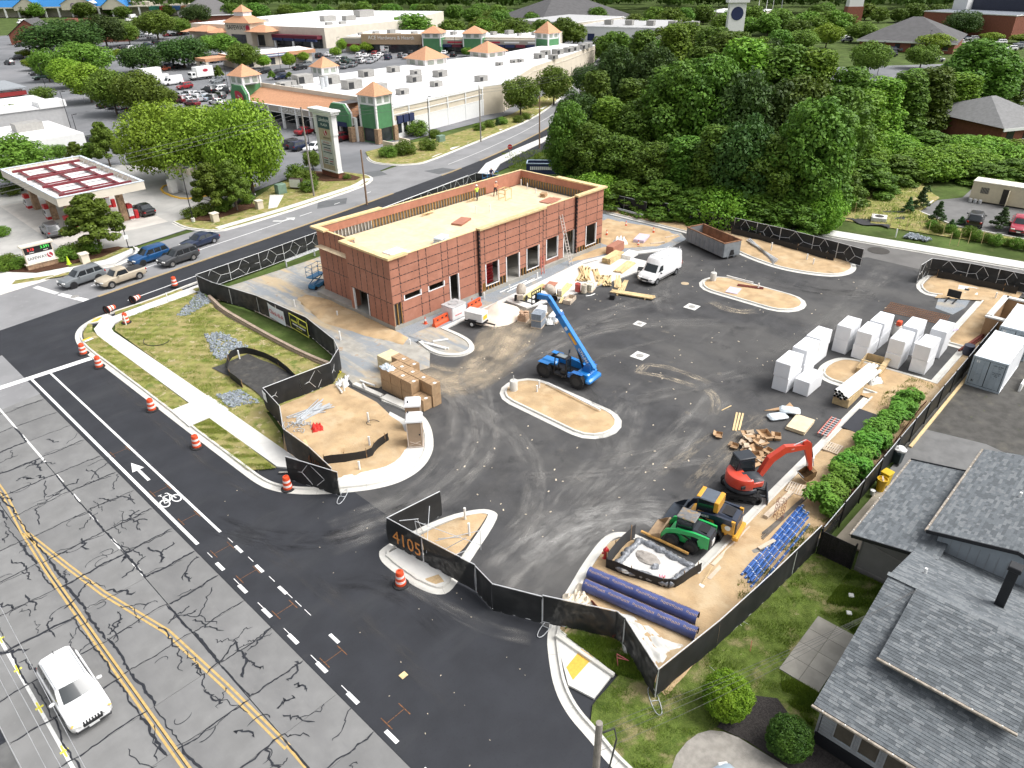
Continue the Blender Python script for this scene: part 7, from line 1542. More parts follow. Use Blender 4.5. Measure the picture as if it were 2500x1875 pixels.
# skid steer loaders
def loader(label,loc,rz,body,arm,roofm,tracked,txt,bucketm,sc=1.0,blk=m_kd):
 t=Th('skid_loader',label,'loader',loc,rz);t.scale=(sc,sc,sc)
 if tracked:tracks(t,2.0,.72,.40,1.42)
 else:
  for x in (-.58,.62):
   for y in (-.72,.72):bigwheel(t,x,y,.42,.30)
 Bx(-1.15,.95,-.52,.52,.3,.85,c=.05).b('chassis',body,t)
 MB().loft([[(x,y,z) for y,z in ((-.55,.55),(.55,.55),(.55,zt-.1),(.45,zt),(-.45,zt),(-.55,zt-.1))] for x,zt in ((-1.55,1.15),(-1.5,1.38),(-.75,1.50),(-.45,1.5))]).b('engine_cover',blk,t,True)
 Bx(-1.57,-1.5,-.5,.5,.45,1.2,c=.02).b('rear_door',blk,t);Bx(-1.25,-.7,-.36,.36,1.45,1.515).b('hood_grille',mK,t)
 if tracked:Bx(-1.75,-1.45,-.72,.72,.3,.6,c=.06).b('rear_bumper',body,t)
 else:Bx(-1.60,-1.57,-.2,.2,.6,.95).b('plate',mP,t)
 # cab
 for x0,y in ((-.45,-.44),(-.45,.44),(.55,-.44),(.55,.44)):Bm((x0,y,.85),(x0*.9,y*.95,2.0),.08,.08).b('cab_post',arm if tracked and x0<0 else blk,t)
 Bx(-.52,.60,-.50,.50,1.97,2.06,c=.05).b('cab_roof',roofm,t,True);Bx(-.47,-.44,-.4,.4,1.45,1.95).b('rear_window',mG,t)
 for y in (-.455,.455):Bx(-.38,.48,y-.01,y+.01,1.25,1.92).b('side_screen',mG,t)
 Bx(-.3,.15,-.25,.25,.85,1.15,c=.05).b('seat',mT,t);Bx(-.38,-.28,-.25,.25,1.1,1.55,c=.04).b('seat_back',mT,t)
 for s in (-1,1):
  y=s*.64;g=MB();rings=[]
  for x,z,h_ in ((-1.35,1.28,.16),(-.6,1.32,.13),(.4,1.15,.13),(1.05,.85,.14),(1.28,.45,.12),(1.35,.25,.08)):rings.append([(x-h_*.3,y-.07,z-h_),(x-h_*.3,y+.07,z-h_),(x+h_*.3,y+.07,z+h_),(x+h_*.3,y-.07,z+h_)])
  g.loft(rings);g.b('lift_arm',arm,t);MB().prism([(-1.5,.62),(-.95,.62),(-.85,1.0),(-1.15,1.42),(-1.5,1.42)],0,.12,mat=Tr((0,y+.06,0)) @ RX).b('upright',body,t);Cy((-.7,y,.75),(.3,y,1.05),.05,n=8).b('lift_cylinder',mK,t)
 if txt:
  text(txt,.17,mP,t,(.05,-.72,1.22),(R(90),R(9),0));text(txt,.17,mP,t,(.05,.72,1.22),(R(90),R(-9),R(180)))
  for y in (.765,-.765):
   g=MB().lathe([(.15,0),(.15,.012),(.02,.013)],8);g.v=[(x_-1.2,y+(z_ if y>0 else-z_),y_+1.02) for x_,y_,z_ in g.v];g.b('badge',mP,t)
 bp=[(1.30,.10),(1.32,.62),(1.42,.62),(1.38,.16),(1.60,.06),(2.15,.10),(2.15,.06),(1.5,.0)]
 b=MB().loft([[(x,y,z) for x,z in bp] for y in (-.85,.85)]).b('bucket',bucketm,t)
 for y in (-.85,.83):MB().prism([(1.32,.08),(1.40,.60),(1.62,.50),(2.12,.09)],0,.02,mat=Tr((0,y+.02,0)) @ RX).b('bucket_side',bucketm,b)
 return t
m_jd=paint('loader_yellow',(.66,.33,.03),.4);m_jn=paint('loader_navy',(.018,.027,.05),.35);m_gr=paint('loader_green',(.02,.40,.10),.4)
j=loader('yellow and navy tracked loader parked between excavator and green loader',(21.75,-21.6,.02),R(100),m_jd,m_jn,M('loader_roof',(.10,.12,.15),.45,var=.1),True,'DEERE',M('bucket_dark',(.035,.045,.06),.5,.3,var=.2),1.18,paint('loader_navy',(.02,.03,.05)))
Bx(-.54,-.3,-.52,.52,1.45,2.075,c=.03).b('rear_pillar',m_jd,j);Bx(.42,.63,-.46,.46,2.0,2.09,c=.02).b('roof_visor',m_jd,j)
loader('green and black wheeled loader with tan bucket beside the washout',(19.75,-21.35,.02),R(100),m_gr,m_gr,M('loader_roof_worn',(.16,.16,.16),.7,var=.2,scale=3,ly=[((.35,.22,.08),2.5,.5,.65,.8)]),False,'',M('bucket_tan',(.36,.25,.15),.6,.2,var=.2),1.0)
# scissor lifts
def lift(label,loc,rz,h):
 t=Th('scissor_lift',label,'lift',loc,rz);mb_=paint('lift_blue',(.02,.17,.36),.45)
 Bx(-.95,.95,-.4,.4,.15,.55,c=.03).b('base',mb_,t)
 for x in (-.7,.7):
  for y in (-.42,.42):Cy((x,y-.07,.2),(x,y+.07,.2),.2,n=12).b('wheel',mY,t)
 n=max(1,int((h-.7)/.45))
 for k in Rg(n):
  z0,z1=.6+(h-.7)*k/n,.6+(h-.7)*(k+1)/n
  for y in (-.3,.3):Bm((-.8,y,z0),(.8,y,z1),.05,.08).b('scissor_arm',mb_,t);Bm((.8,y,z0),(-.8,y,z1),.05,.08).b('scissor_arm',mb_,t)
 Bx(-1.0,1.0,-.42,.42,h-.1,h).b('platform',mb_,t)
 for x in (-.98,0,.98):
  for y in (-.4,.4):Cy((x,y,h),(x,y,h+1.1),.025,n=6).b('guard_post',mb_,t)
 for z in (h+.55,h+1.1):
  for y in (-.4,.4):Cy((-1,y,z),(1,y,z),.022,n=6).b('guard_rail',mb_,t)
  for x in (-.98,.98):Cy((x,-.4,z),(x,.4,z),.022,n=6).b('guard_rail',mb_,t)
 return t
lift('blue scissor lift parked on gravel behind the left end of building',(27.3,28.2,.1),.3,1.4)
lift('blue scissor lift raised behind the back wall of building',(52.9,27.6,.1),.05,6.1);NAVY_PERSON((52.9,27.5,6.2),R(160))
# plants
def leaf_mesh(name,cen,nrm,size,mat,aspect=.62,smooth=False):
 """cen, nrm: (n,3) arrays; one bent leaf (two triangles) at each point"""
 n=len(cen);r=RNG.normal(size=(n,3));t=np.cross(nrm,r);t /= np.linalg.norm(t,axis=1)[:,None]+1e-9;b=np.cross(nrm,t)
 s=size if isinstance(size,np.ndarray) else np.full(n,size);s=s[:,None];w=s*aspect
 v=np.empty((n,4,3));v[:,0]=cen-t*s*.5;v[:,1]=cen-b*w*.5+nrm*s*.10;v[:,2]=cen+t*s*.5-nrm*s*.08;v[:,3]=cen+b*w*.5+nrm*s*.10
 me=bpy.data.meshes.new(name);me.vertices.add(n*4);me.vertices.foreach_set('co',v.reshape(-1).astype(np.float32))
 me.loops.add(n*4);me.loops.foreach_set('vertex_index',np.arange(n*4,dtype=np.int32));me.polygons.add(n)
 me.polygons.foreach_set('loop_start',np.arange(0,n*4,4,dtype=np.int32));me.polygons.foreach_set('loop_total',np.full(n,4,dtype=np.int32))
 me.materials.append(mat);me.update(calc_edges=True);return me
def lobes_points(lobes,n,jit=.18,inner=.15):
 """points on and inside a set of ellipsoid lobes (cx,cy,cz,rx,ry,rz)"""
 L=np.array(lobes);w=(L[:,3]*L[:,5]);idx=RNG.choice(len(L),n,p=w/w.sum());d=RNG.normal(size=(n,3));d /= np.linalg.norm(d,axis=1)[:,None]
 rad=1-np.abs(RNG.normal(size=n))*jit;rad=np.where(RNG.random(n)<inner,RNG.random(n)**.5,rad);q=L[idx]
 p=q[:,:3]+d*q[:,3:]*rad[:,None];nr=d*.75+RNG.normal(size=(n,3))*.45+np.array([0,0,.35]);nr /= np.linalg.norm(nr,axis=1)[:,None];return p,nr
m_bark=M('bark',(.11,.085,.065),.95,var=.25,scale=6,bump=.02,bs=20)
G_DEC=Lm('leaves_deciduous',(.075,.143,.018),(.158,.262,.033));G_WOOD=Lm('leaves_woodland',(.048,.112,.015),(.128,.232,.027));G_DARK=Lm('leaves_dark',(.027,.068,.015),(.068,.128,.024));G_LIME=Lm('leaves_lime',(.128,.225,.018),(.255,.390,.038));G_BOX=Lm('leaves_box',(.088,.245,.014),(.228,.438,.026));G_PINE=Lm('leaves_conifer',(.038,.090,.027),(.075,.150,.045));G_VINE=Lm('leaves_vine',(.075,.180,.018),(.195,.345,.033))
def Tp(name,h,r,z0,nl,leaf,mat,shape='round',trunk=.16,nlobe=26,seed=0,bark=m_bark,lr=(.28,.42)):
 """a tree of height h with crown radius r starting at z0 -> thing with trunk and crown"""
 rs=random.Random(seed);t=Th(name,'x','tree',(0,0,0));lobes=[];ch=h-z0
 for k in Rg(nlobe):
  u=(k+.5)/nlobe;z=z0+ch*(.08+.86*u);f={'round':sin(pi*min(.97,.12+.80*u))**.7,'pear':(1-u)**.55*.95+.12,'column':.75-.35*u,'spread':sin(pi*(.2+.62*u))**.6,'cone':1-.93*u}[shape]
  a=k*2.399+rs.uniform(-.4,.4);q=r*f;s=rs.uniform(*lr)*r*(.7 if shape in ('cone','pear') else 1)*(.75+.5*f);d=max(0,q-s*.55)*rs.uniform(.75,1.08)
  lobes.append((d*cos(a),d*sin(a),z,s,s,s*rs.uniform(.62,.95)))
 if shape!='cone':lobes+=[(0,0,z0+ch*.5,r*.45,r*.45,ch*.36)]
 p,n=lobes_points(lobes,nl);me=leaf_mesh('crown',p,n,leaf*(0.6+.8*RNG.random(nl)),mat);link('crown',me,t)
 g=MB().tube([(0,0,-.2),(.03,0,z0*.6),(-.02,.03,z0+ch*.3),(0,0,z0+ch*.75)],[trunk*1.25,trunk,trunk*.7,trunk*.2],8)
 for k in Rg(7):
  L=lobes[(k*5) % len(lobes)];zb=z0+ch*.02+.3*k*ch/9;g.tube([(0,0,min(zb,L[2])),(L[0]*.5,L[1]*.5,(min(zb,L[2])+L[2])/2+.1),(L[0]*.9,L[1]*.9,L[2])],[trunk*.5,trunk*.32,trunk*.1],5)
 g.b('trunk',bark,t);return t
PROTO={}
def get_tree(kind):
 if kind not in PROTO:
  PROTO[kind]=dict(
   lot0=lambda:Tp('deciduous_tree',8.5,4.0,2.0,9000,.40,G_DEC,'round',.17,30,1),lot1=lambda:Tp('deciduous_tree',8.0,3.6,2.1,8500,.38,G_DEC,'spread',.16,26,2),lot2=lambda:Tp('deciduous_tree',7.5,3.2,1.9,7500,.36,G_LIME,'round',.14,24,3),
   pear=lambda:Tp('pear_tree',7.2,2.3,1.6,8500,.30,G_DEC,'pear',.12,30,4),oak=lambda:Tp('deciduous_tree',7.8,4.4,2.0,9000,.40,G_DARK,'spread',.2,30,5),willow=lambda:Tp('willow_tree',11,6.6,2.2,17000,.44,G_LIME,'round',.3,46,6),
   wood0=lambda:Tp('woodland_tree',14,4.6,1.2,15000,.46,G_WOOD,'round',.25,44,11,lr=(.24,.36)),wood1=lambda:Tp('woodland_tree',15,3.8,.9,15000,.44,G_WOOD,'column',.22,46,12,lr=(.28,.42)),wood2=lambda:Tp('woodland_tree',12,4.8,.7,15000,.46,G_DARK,'round',.24,40,13,lr=(.24,.38)),wood3=lambda:Tp('woodland_tree',13,3.6,.6,14000,.42,G_VINE,'column',.2,42,14,lr=(.3,.46)),vine0=lambda:Tp('vine_covered_shrub',5.5,4.2,-.4,11000,.38,G_VINE,'round',.15,34,15,lr=(.24,.40)),vine1=lambda:Tp('vine_covered_shrub',7.5,3.6,-.3,11000,.40,G_WOOD,'pear',.15,34,16,lr=(.3,.46)),
   far0=lambda:Tp('deciduous_tree',13,5.5,1.5,4200,.85,G_WOOD,'round',.25,26,21),far1=lambda:Tp('deciduous_tree',11,4.8,1.2,3800,.8,G_DEC,'round',.22,24,22),bush=lambda:Tp('round_shrub',1.3,.9,0,2600,.12,G_DEC,'round',.05,20,31),sapling=lambda:Tp('sapling',2.7,.62,.5,1500,.13,G_DEC,'pear',.03,16,32,lr=(.35,.6)),pine=lambda:Tp('young_pine',3.6,1.0,.3,3200,.16,G_PINE,'cone',.05,26,33,lr=(.3,.45)),juniper=lambda:Tp('conical_shrub',2.8,.9,0,3000,.14,G_PINE,'cone',.05,24,34,lr=(.35,.5)))[kind]()
  PROTO[kind]['_new']=1
 return PROTO[kind]
def plant(kind,loc,sc,label,group=None,cat=None,rz=None):
 p=get_tree(kind);rz=U(0,6.28) if rz is None else rz
 if p.get('_new'):
  del p['_new'];o=p;o.location=(loc[0],loc[1],loc[2] if len(loc)>2 else 0);o.rotation_euler=(0,0,rz);o.scale=sc if isinstance(sc,tuple) else (sc,sc,sc)
 else:o=Ct(p,loc,rz,None,None,sc)
 tag(o,label,cat or ('shrub' if 'shrub' in o.name else 'tree'),group)
 if group is None and 'group' in o:del o['group']
 return o
def blades(name,polys,n,h,mat,label,z=.12,wid=.02,dens=None):
 """grass blades scattered over polygons as one mass"""
 P_=[]
 for poly in polys:
  xs=[p[0] for p in poly];ys=[p[1] for p in poly];k=int(n*1.0);q=np.column_stack([RNG.uniform(min(xs),max(xs),k*3),RNG.uniform(min(ys),max(ys),k*3)]);ins=np.zeros(len(q),bool)
  for i in Rg(len(poly)):
   a,b=poly[i],poly[i-1]
   with np.errstate(divide='ignore',invalid='ignore'):c=((a[1]>q[:,1])!=(b[1]>q[:,1])) & (q[:,0]<(b[0]-a[0])*(q[:,1]-a[1])/(b[1]-a[1]+1e-12)+a[0])
   ins ^= c
  q=q[ins];f=np.sin(q[:,0]*1.9+2*np.sin(q[:,1]*1.1))*np.cos(q[:,1]*1.7+q[:,0]*.6)+.6*np.sin(q[:,0]*5.3+q[:,1]*4.1);q=q[f+RNG.normal(size=len(q))*.5>.15][:k];P_.append(q)
 q=np.concatenate(P_);m=len(q);a=RNG.uniform(0,6.28,m);hh=h*(.4+.9*RNG.random(m));ln=hh*RNG.uniform(.1,.7,m)
 v=np.empty((m,3,3));dx,dy=np.cos(a),np.sin(a);v[:,0]=np.column_stack([q[:,0]-dy*wid,q[:,1]+dx*wid,np.full(m,z-.03)]);v[:,1]=np.column_stack([q[:,0]+dy*wid,q[:,1]-dx*wid,np.full(m,z-.03)]);v[:,2]=np.column_stack([q[:,0]+dx*ln,q[:,1]+dy*ln,z+hh])
 me=bpy.data.meshes.new(name);me.vertices.add(m*3);me.vertices.foreach_set('co',v.reshape(-1).astype(np.float32));me.loops.add(m*3);me.loops.foreach_set('vertex_index',np.arange(m*3,dtype=np.int32));me.polygons.add(m);me.polygons.foreach_set('loop_start',np.arange(0,m*3,3,dtype=np.int32));me.polygons.foreach_set('loop_total',np.full(m,3,dtype=np.int32));me.materials.append(mat);me.update(calc_edges=True)
 return tag(link(name,me),label,'grass',kind='stuff')
G_GRASS=Lm('grass_blades',(.128,.188,.024),(.255,.315,.053),.1);G_GRASS2=Lm('grass_blades_deep',(.083,.150,.018),(.180,.255,.033),.1)
blades('grass',[[(8.6,10),(8.6,33.5),(10,35.6),(17,36.4),(17.2,31),(17.2,18),(17.6,12),(14.8,20.4),(12.8,20.3),(11,17),(11,12)]],26000,.10,G_GRASS,'patchy green grass on the corner lawn',.17,.016)
blades('grass',[[(5.8,4),(7.1,3),(7.1,12.3),(5.75,12.3)],[(5.65,15.8),(7.0,15.8),(6.9,33),(5.5,33)]],7000,.08,G_GRASS,'short grass on the roadside verge strips',.14,.014)
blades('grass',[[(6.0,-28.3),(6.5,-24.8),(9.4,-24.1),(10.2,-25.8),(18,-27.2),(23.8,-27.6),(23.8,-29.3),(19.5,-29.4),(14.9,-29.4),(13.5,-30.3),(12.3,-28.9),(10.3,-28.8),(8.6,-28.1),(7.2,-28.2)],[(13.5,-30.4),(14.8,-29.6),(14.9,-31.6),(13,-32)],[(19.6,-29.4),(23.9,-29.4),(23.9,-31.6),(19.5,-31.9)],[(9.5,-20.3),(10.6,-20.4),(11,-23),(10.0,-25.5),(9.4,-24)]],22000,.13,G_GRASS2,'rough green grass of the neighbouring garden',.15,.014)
blades('grass',[[(16,-26.7),(18.8,-25.2),(24,-25.9),(27.5,-26.2),(27,-26.9),(18,-26.9)],[(37,-24.9),(44.5,-23.8),(48.5,-24.5),(48.5,-26.3),(36,-26.6)]],5000,.22,G_GRASS2,'tufts of weeds along the foot of the black fence',.13,.022)
blades('grass',[[(-13.3,-28),(-13.0,-12.2),(-14,-11.4),(-20,-13),(-21,-28)]],5000,.1,G_GRASS,'roadside grass in the bottom left corner',.12,.014)
# clipped evergreen globes by the driveway
def globe(label,loc,r,n,leaf,mat,sq=.95):
 t=Th('globe_shrub',label,'shrub',loc);rs=random.Random(int(r*1000));lob=[(0,0,r*sq,r*.80,r*.80,r*sq*.85)]
 for k in Rg(60):
  a,u=k*2.399,(k+.5)/60;zz_=1-1.75*u;q=math.sqrt(max(0,1-zz_*zz_));s=r*rs.uniform(.20,.30);lob.append((q*r*.80*cos(a),q*r*.80*sin(a),r*sq*(1+zz_*.80),s,s,s))
 p,nn=lobes_points(lob,n,.12,.05);p[:,2]=np.maximum(p[:,2],.02);link('foliage',leaf_mesh('foliage',p,nn,leaf*(.6+.8*RNG.random(n)),mat,.5),t)
 Cy((0,0,-.05),(0,0,r),.08,n=6).b('stem',m_bark,t);return t
globe('bright green round evergreen shrub beside the dark mulch bed',(11.05,-28.75,.2),1.12,30000,.085,G_BOX);globe('darker green round shrub at the corner of the grey house',(11.1,-31.65,.2),.98,26000,.075,Lm('leaves_yew',(.027,.083,.012),(.075,.165,.018)))
m_hl=Lm('leaves_broad',(.068,.195,.021),(.150,.330,.038),.15)
HX=[(27.9,-26.0,1.35),(29.4,-26.0,1.2),(30.9,-25.9,1.3),(32.3,-25.9,1.35),(33.7,-25.8,1.25),(35.1,-25.75,1.4),(36.5,-25.75,1.25),(37.9,-25.7,1.3),(39.4,-25.7,1.2),(40.9,-25.75,1.25),(42.6,-25.8,1.1),(44.2,-25.7,1.15)]
hp=[]
for v in Rg(3):
 lob=[(U(-.55,.55),U(-.45,.45),U(.4,1.05),U(.3,.45),U(.3,.45),U(.25,.4)) for k in Rg(16)]
 p,nn=lobes_points(lob,2600,.2,.1);p[:,2]=np.maximum(p[:,2],.03);hp.append(leaf_mesh('foliage',p,nn*.5+np.array([0,0,.6]),.20*(.6+.7*RNG.random(2600)),m_hl,.5))
for i,(x,y,s) in En(HX):
 t=Th('hedge_plant',ORD[i]+' leafy plant of the green hedge, counted from the street end','hedge plant',(x,y,.1),U(0,6),'hedge along the black fence');t.scale=(s,s,s*.95);link('foliage',hp[i % 3],t);Cy((0,0,0),(0,0,.8),.03,n=5).b('stem',m_bark,t)
# neighbouring house
m_sh=M('shingle',(.135,.15,.162),.9,var=.10,scale=9,bump=.006,bs=60,ly=[((.085,.095,.105),2.2,.52,.70,.7,(1,1,1)),((.20,.215,.225),14,.55,.72,.6)])
m_sh2=M('shingle_light',(.185,.20,.21),.9,var=.1,scale=9,bump=.006,bs=60,ly=[((.12,.13,.14),2.2,.52,.70,.7)]);m_sh3=M('shingle_dark',(.10,.112,.122),.9,var=.1,scale=9,bump=.006,bs=60)
m_sid=M('grey_siding',(.30,.31,.32),.7,var=.04,scale=2);m_sidb=M('blue_grey_siding',(.33,.37,.40),.7,var=.04,scale=2);mF=M('black_fascia',(.012,.013,.016),.5);m_gut=M('gutter',(.33,.29,.24),.5,.4,var=.3,scale=6)
house=Th('grey_house','grey house with shingled roofs, shed dormer and black chimney in the bottom right corner','house',(0,0,0))
def Rp(a,b,c,d,name='roof',course=.145,tab=.30,thick=.09):
 """eave a->b, ridge d->c (a below d); shingle tabs laid in courses"""
 a,b,c,d=[V(p) for p in (a,b,c,d)];nrm=(b-a).cross(d-a).normalized();
 if nrm.z<0:nrm=-nrm
 r=MB().add([a,b,c,d,a-nrm*thick,b-nrm*thick,c-nrm*thick,d-nrm*thick],[(0,1,2,3),(7,6,5,4),(4,5,1,0),(5,6,2,1),(6,7,3,2),(7,4,0,3)]).b(name,m_sh,house)
 n=int((d-a).length/course);g=MB()
 for i in Rg(n):
  v0,v1=i/n,min(1,(i+1.12)/n);L0,R0=a.lerp(d,v0),b.lerp(c,v0);L1,R1=a.lerp(d,v1),b.lerp(c,v1);W=(R0-L0).length;k=max(1,int(W/tab));o=random.random()
  u=-o/k
  while u<1:
   u1=u+random.choice((.6,1,1.4))/k;s0,s1=max(0,u+.008/k),min(1,u1-.008/k);u=u1
   if s1-s0<.002:continue
   th=nrm*U(.012,.022);lo=nrm*.002
   q=[L0.lerp(R0,s0)+th,L0.lerp(R0,s1)+th,L1.lerp(R1,s1)+lo,L1.lerp(R1,s0)+lo,L0.lerp(R0,s0),L0.lerp(R0,s1)]
   mi=random.choices((0,1,2),(5,3,3))[0];f=[(0,1,2,3),(4,5,1,0)]
   if (q[1]-q[0]).cross(q[3]-q[0]).dot(nrm)<0:f=[x[::-1] for x in f]
   g.add(q,f,mi)
 o=g.b('shingles',[m_sh,m_sh2,m_sh3],r);o['kind']='stuff';return r
YR=-46.0
# main roof: ridge runs along y
Rp((11.95,-32.0,2.82),(11.95,YR,2.82),(18.6,YR,5.42),(18.6,-32.1,5.42));Rp((25.3,-32.1,3.0),(25.3,YR,3.0),(18.6,YR,5.42),(18.6,-32.1,5.42))
g=MB()
for k in Rg(52):y=-32.15-k*.265;g.obox((18.6,y,5.45),(.26,.255,.03),0,0,.004)
o=g.b('ridge_caps',m_sh2,house);o['kind']='stuff'
# shed dormer
Rp((14.6,-33.3,4.42),(14.6,-38.4,4.42),(18.45,-38.4,5.50),(18.45,-33.3,5.50),'dormer_roof');Bx(14.95,15.1,-38.2,-33.6,3.7,4.45).b('dormer_wall',m_sidb,house)
MB().prism([(14.95,3.6),(14.95,4.45),(18.2,5.4),(18.2,5.2)],0,.12,mat=Tr((0,-33.6,0)) @ RX).b('dormer_cheek',m_sidb,house);MB().prism([(14.95,3.6),(14.95,4.45),(18.2,5.4),(18.2,5.2)],0,.12,mat=Tr((0,-38.1,0)) @ RX).b('dormer_cheek',m_sidb,house)
Bx(14.9,14.95,-38.25,-33.55,3.64,3.72).b('flashing',mF,house)
def gutter(a,b,hang=8):
 Bm(a,b,.13,.11,c=.02).b('gutter',m_gut,house);n=int(dist(a,b)/.9)
 for k in Rg(n):p=V(a).lerp(V(b),(k+.5)/n);MB().obox((p.x,p.y,p.z+.065),(.05,.05,.03),0).b('gutter_bracket',mP,house)
gutter((11.88,-31.95,2.76),(11.88,YR,2.76));gutter((14.53,-33.25,4.38),(14.53,-38.45,4.38));gutter((25.38,-32.1,2.95),(25.38,YR,2.95))
# front wall with tall windows
Bx(12.35,12.5,YR,-32.35,.9,2.75).b('front_wall',m_sid,house);Bx(12.3,12.5,YR,-32.3,.0,.9).b('plinth',mF,house)
for k in Rg(8):
 y=-33.0-k*1.02;w=Bx(12.315,12.345,y-.72,y,1.25,2.55).b('window',M('bronze_glass',(.10,.088,.070),.12,var=.15,scale=2),house);Bx(12.28,12.35,y-.76,y+.04,1.19,1.25).b('sill',m_sidb,w)
 for (p,q) in ((y-.78,y-.72),(y,y+.06)):Bx(12.28,12.35,p,q,1.25,2.6).b('frame',m_sid,w)
for k in Rg(9):Bx(12.335,12.35,YR,-32.35,.95+k*.2,.96+k*.2).b('clapboard_line',m_sidb,house)
MB().prism([(12.35,0),(25.1,0),(25.1,2.9),(18.6,5.3),(12.35,2.75)],0,.14,mat=Tr((0,-32.25,0)) @ RX).b('gable_wall',m_sid,house)
# black chimney flue, vents
MB().obox((21.0,-36.2,4.45),(.62,.7,.12),0,0,.02,ry=R(20)).b('flue_flashing',mF,house);Bx(20.8,21.2,-36.42,-36.02,4.4,6.9,c=.02).b('chimney',mF,house);Bx(20.74,21.26,-36.48,-35.96,6.7,6.95,c=.03).b('chimney_cap',mF,house)
for (x,y,z) in ((20.7,-33.15,4.6),(29.6,-35.0,4.85)):Cy((x,y,z),(x,y,z+.38),.07,n=10).b('vent_pipe',mP,house);MB().obox((x,y,z+.01),(.3,.3,.02),0,ry=R(12)).b('vent_flashing',mF,house)
# rear wings
Rp((23.2,-29.1,2.95),(32.4,-29.15,2.95),(32.4,-33.2,3.75),(23.2,-33.2,3.75));Rp((24.5,-32.2,4.25),(34.3,-32.3,4.25),(34.3,-36.1,5.2),(24.5,-36.05,5.2));Rp((24.5,-39.8,4.25),(34.3,-39.8,4.25),(34.3,-36.1,5.2),(24.5,-36.05,5.2))
gutter((23.2,-29.03,2.9),(32.4,-29.08,2.9));gutter((24.5,-32.12,4.2),(34.3,-32.22,4.2))
for (a,b) in (((23.17,-29.1,2.9),(23.17,-33.2,3.7)),((32.43,-29.1,2.92),(32.43,-33.2,3.72)),((24.46,-32.15,4.2),(24.46,-36.05,5.15)),((24.46,-36.05,5.15),(24.46,-39.8,4.2))):Bm(a,b,.06,.2).b('rake_board',mF,house)
Bx(24.1,32.1,-33.0,-29.5,0,2.85).b('wing_wall',M('taupe_siding',(.235,.225,.215),.7,var=.05),house);
for (a,b) in (((24.085,-29.5,2.75),(24.085,-32.2,2.75)),((24.085,-29.5,.3),(24.085,-32.2,.3)),((24.085,-29.55,0),(24.085,-29.55,2.85)),((24.085,-29.6,2.2),(24.085,-32.2,1.9))):Bm(a,b,.02,.1).b('trim_board',M('taupe_trim',(.28,.265,.25),.7),house)
Bx(24.8,34.0,-39.6,-32.7,2.8,4.15).b('rear_wall',m_sidb,house);MB().prism([(32.7,4.15),(39.6,4.15),(36.1,5.05)],0,.1,mat=Tr((24.8,0,0)) @ Matrix(((0,0,1,0),(-1,0,0,0),(0,1,0,0),(0,0,0,1)))).b('gable_wall',m_sidb,house)
for k in Rg(16):y=-32.9-k*.42;Bx(24.785,24.80,y-.012,y+.012,2.9,4.2).b('batten',m_sid,house)
# black chain link fence and gate
m_link=M('chain_link_black',(.016,.019,.019),.5,.2,var=.1,alpha=.90)
t=Th('chain_link_fence','black slatted chain link fence along the neighbour yard','fence',(0,0,0));x=24.0
while x<58:
 L=3.05;Bx(x+.05,x+L-.05,-27.42,-27.405,.1,1.85).b('mesh_panel',m_link if x>27 else M('chain_link_clear',(.02,.024,.024),.5,alpha=.45),t);Cy((x,-27.45,0),(x,-27.45,2.0),.04,n=8).b('post',mF,t);Cy((x,-27.43,1.88),(x+L,-27.43,1.88),.025,n=6).b('top_rail',mS,t);x+=L
t=Th('slatted_gate','black slatted privacy gate beside the taupe wall','gate',(0,0,0));Bx(23.92,23.96,-29.3,-27.5,.1,1.75).b('backing',M('gate_mesh',(.012,.011,.015),.6),t)
for k in Rg(26):y=-27.53-k*.068;Bx(23.9,23.92,y-.028,y+.022,.1,1.78).b('slat',M('gate_slat',(.028,.022,.028),.5,var=.4,scale=6,rnd=.3),t)
for y in (-27.45,-29.35):Bx(23.86,24.0,y-.04,y+.04,0,1.95).b('post',mF,t)
board('yellow timber edging running along the neighbour yard fence',(38.5,-27.75,.08),(57.0,-27.75,.08),.2,.16,mL)
def binn(label,loc,rz,col,lid,bag=False):
 t=Th('wheeled_bin',label,'bin',loc,rz);m_=M('bin_'+label[:6].strip().replace(' ','_'),col,.45,var=.06);MB().loft([[(x*s,y*s,z) for x,y in ((-.27,-.3),(.27,-.3),(.27,.3),(-.27,.3))] for s,z in ((.8,.05),(1,.95),(1.04,.95),(1.04,1.0))]).b('body',m_,t)
 if lid:Bx(-.31,.31,-.34,.36,1.0,1.08,c=.03).b('lid',m_,t)
 for s in (-1,1):Cy((s*.24-.03,.27,.1),(s*.24+.03,.27,.1),.1,n=10).b('wheel',mK,t)
 Cy((-.25,.38,.95),(.25,.38,.95),.02,n=6).b('handle',m_,t)
 if bag:MB().blob((.05,0,1.12),(.42,.36,.2),12,7,0,.2).b('rubbish_bag',mP,t)
binn('yellow wheeled bin with lid by the black fence',(33.0,-27.95,.06),R(80),(.62,.42,.01),True);binn('dark green bin overflowing with white rubbish bags',(36.0,-27.7,.05),R(80),(.02,.035,.04),False,True)
t=Th('round_bin','yellow round open bin full of rubbish beside the wheeled bin','bin',(32.25,-27.95,.06));MB().lathe([(.24,0),(.31,.85),(.34,.86),(.34,.92),(.29,.92),(.28,.8),(.05,.8)],20).b('body',M('bin_yellow_round',(.60,.38,.01),.5,var=.08),t,True);Bm((-.1,-.1,.8),(.15,.1,1.0),.1,.03).b('rubbish',mp,t)
tag(MB().lathe([(.14,0),(.15,.3),(.16,.31),(.02,.32)],12).b('paint_bucket',mP,None,True),'small white paint bucket beside the round yellow bin','bucket').location=(31.5,-27.75,.06)
for i,(x,y) in En(((21.9,-30.2),(20.6,-30.6))):tag(MB().obox((x,y,.22),(.3,.28,.1),.5,c=.04).b('litter_bag',mP),('white litter on the lawn beside the taupe wall','small white litter square on the garden lawn')[i],'litter')
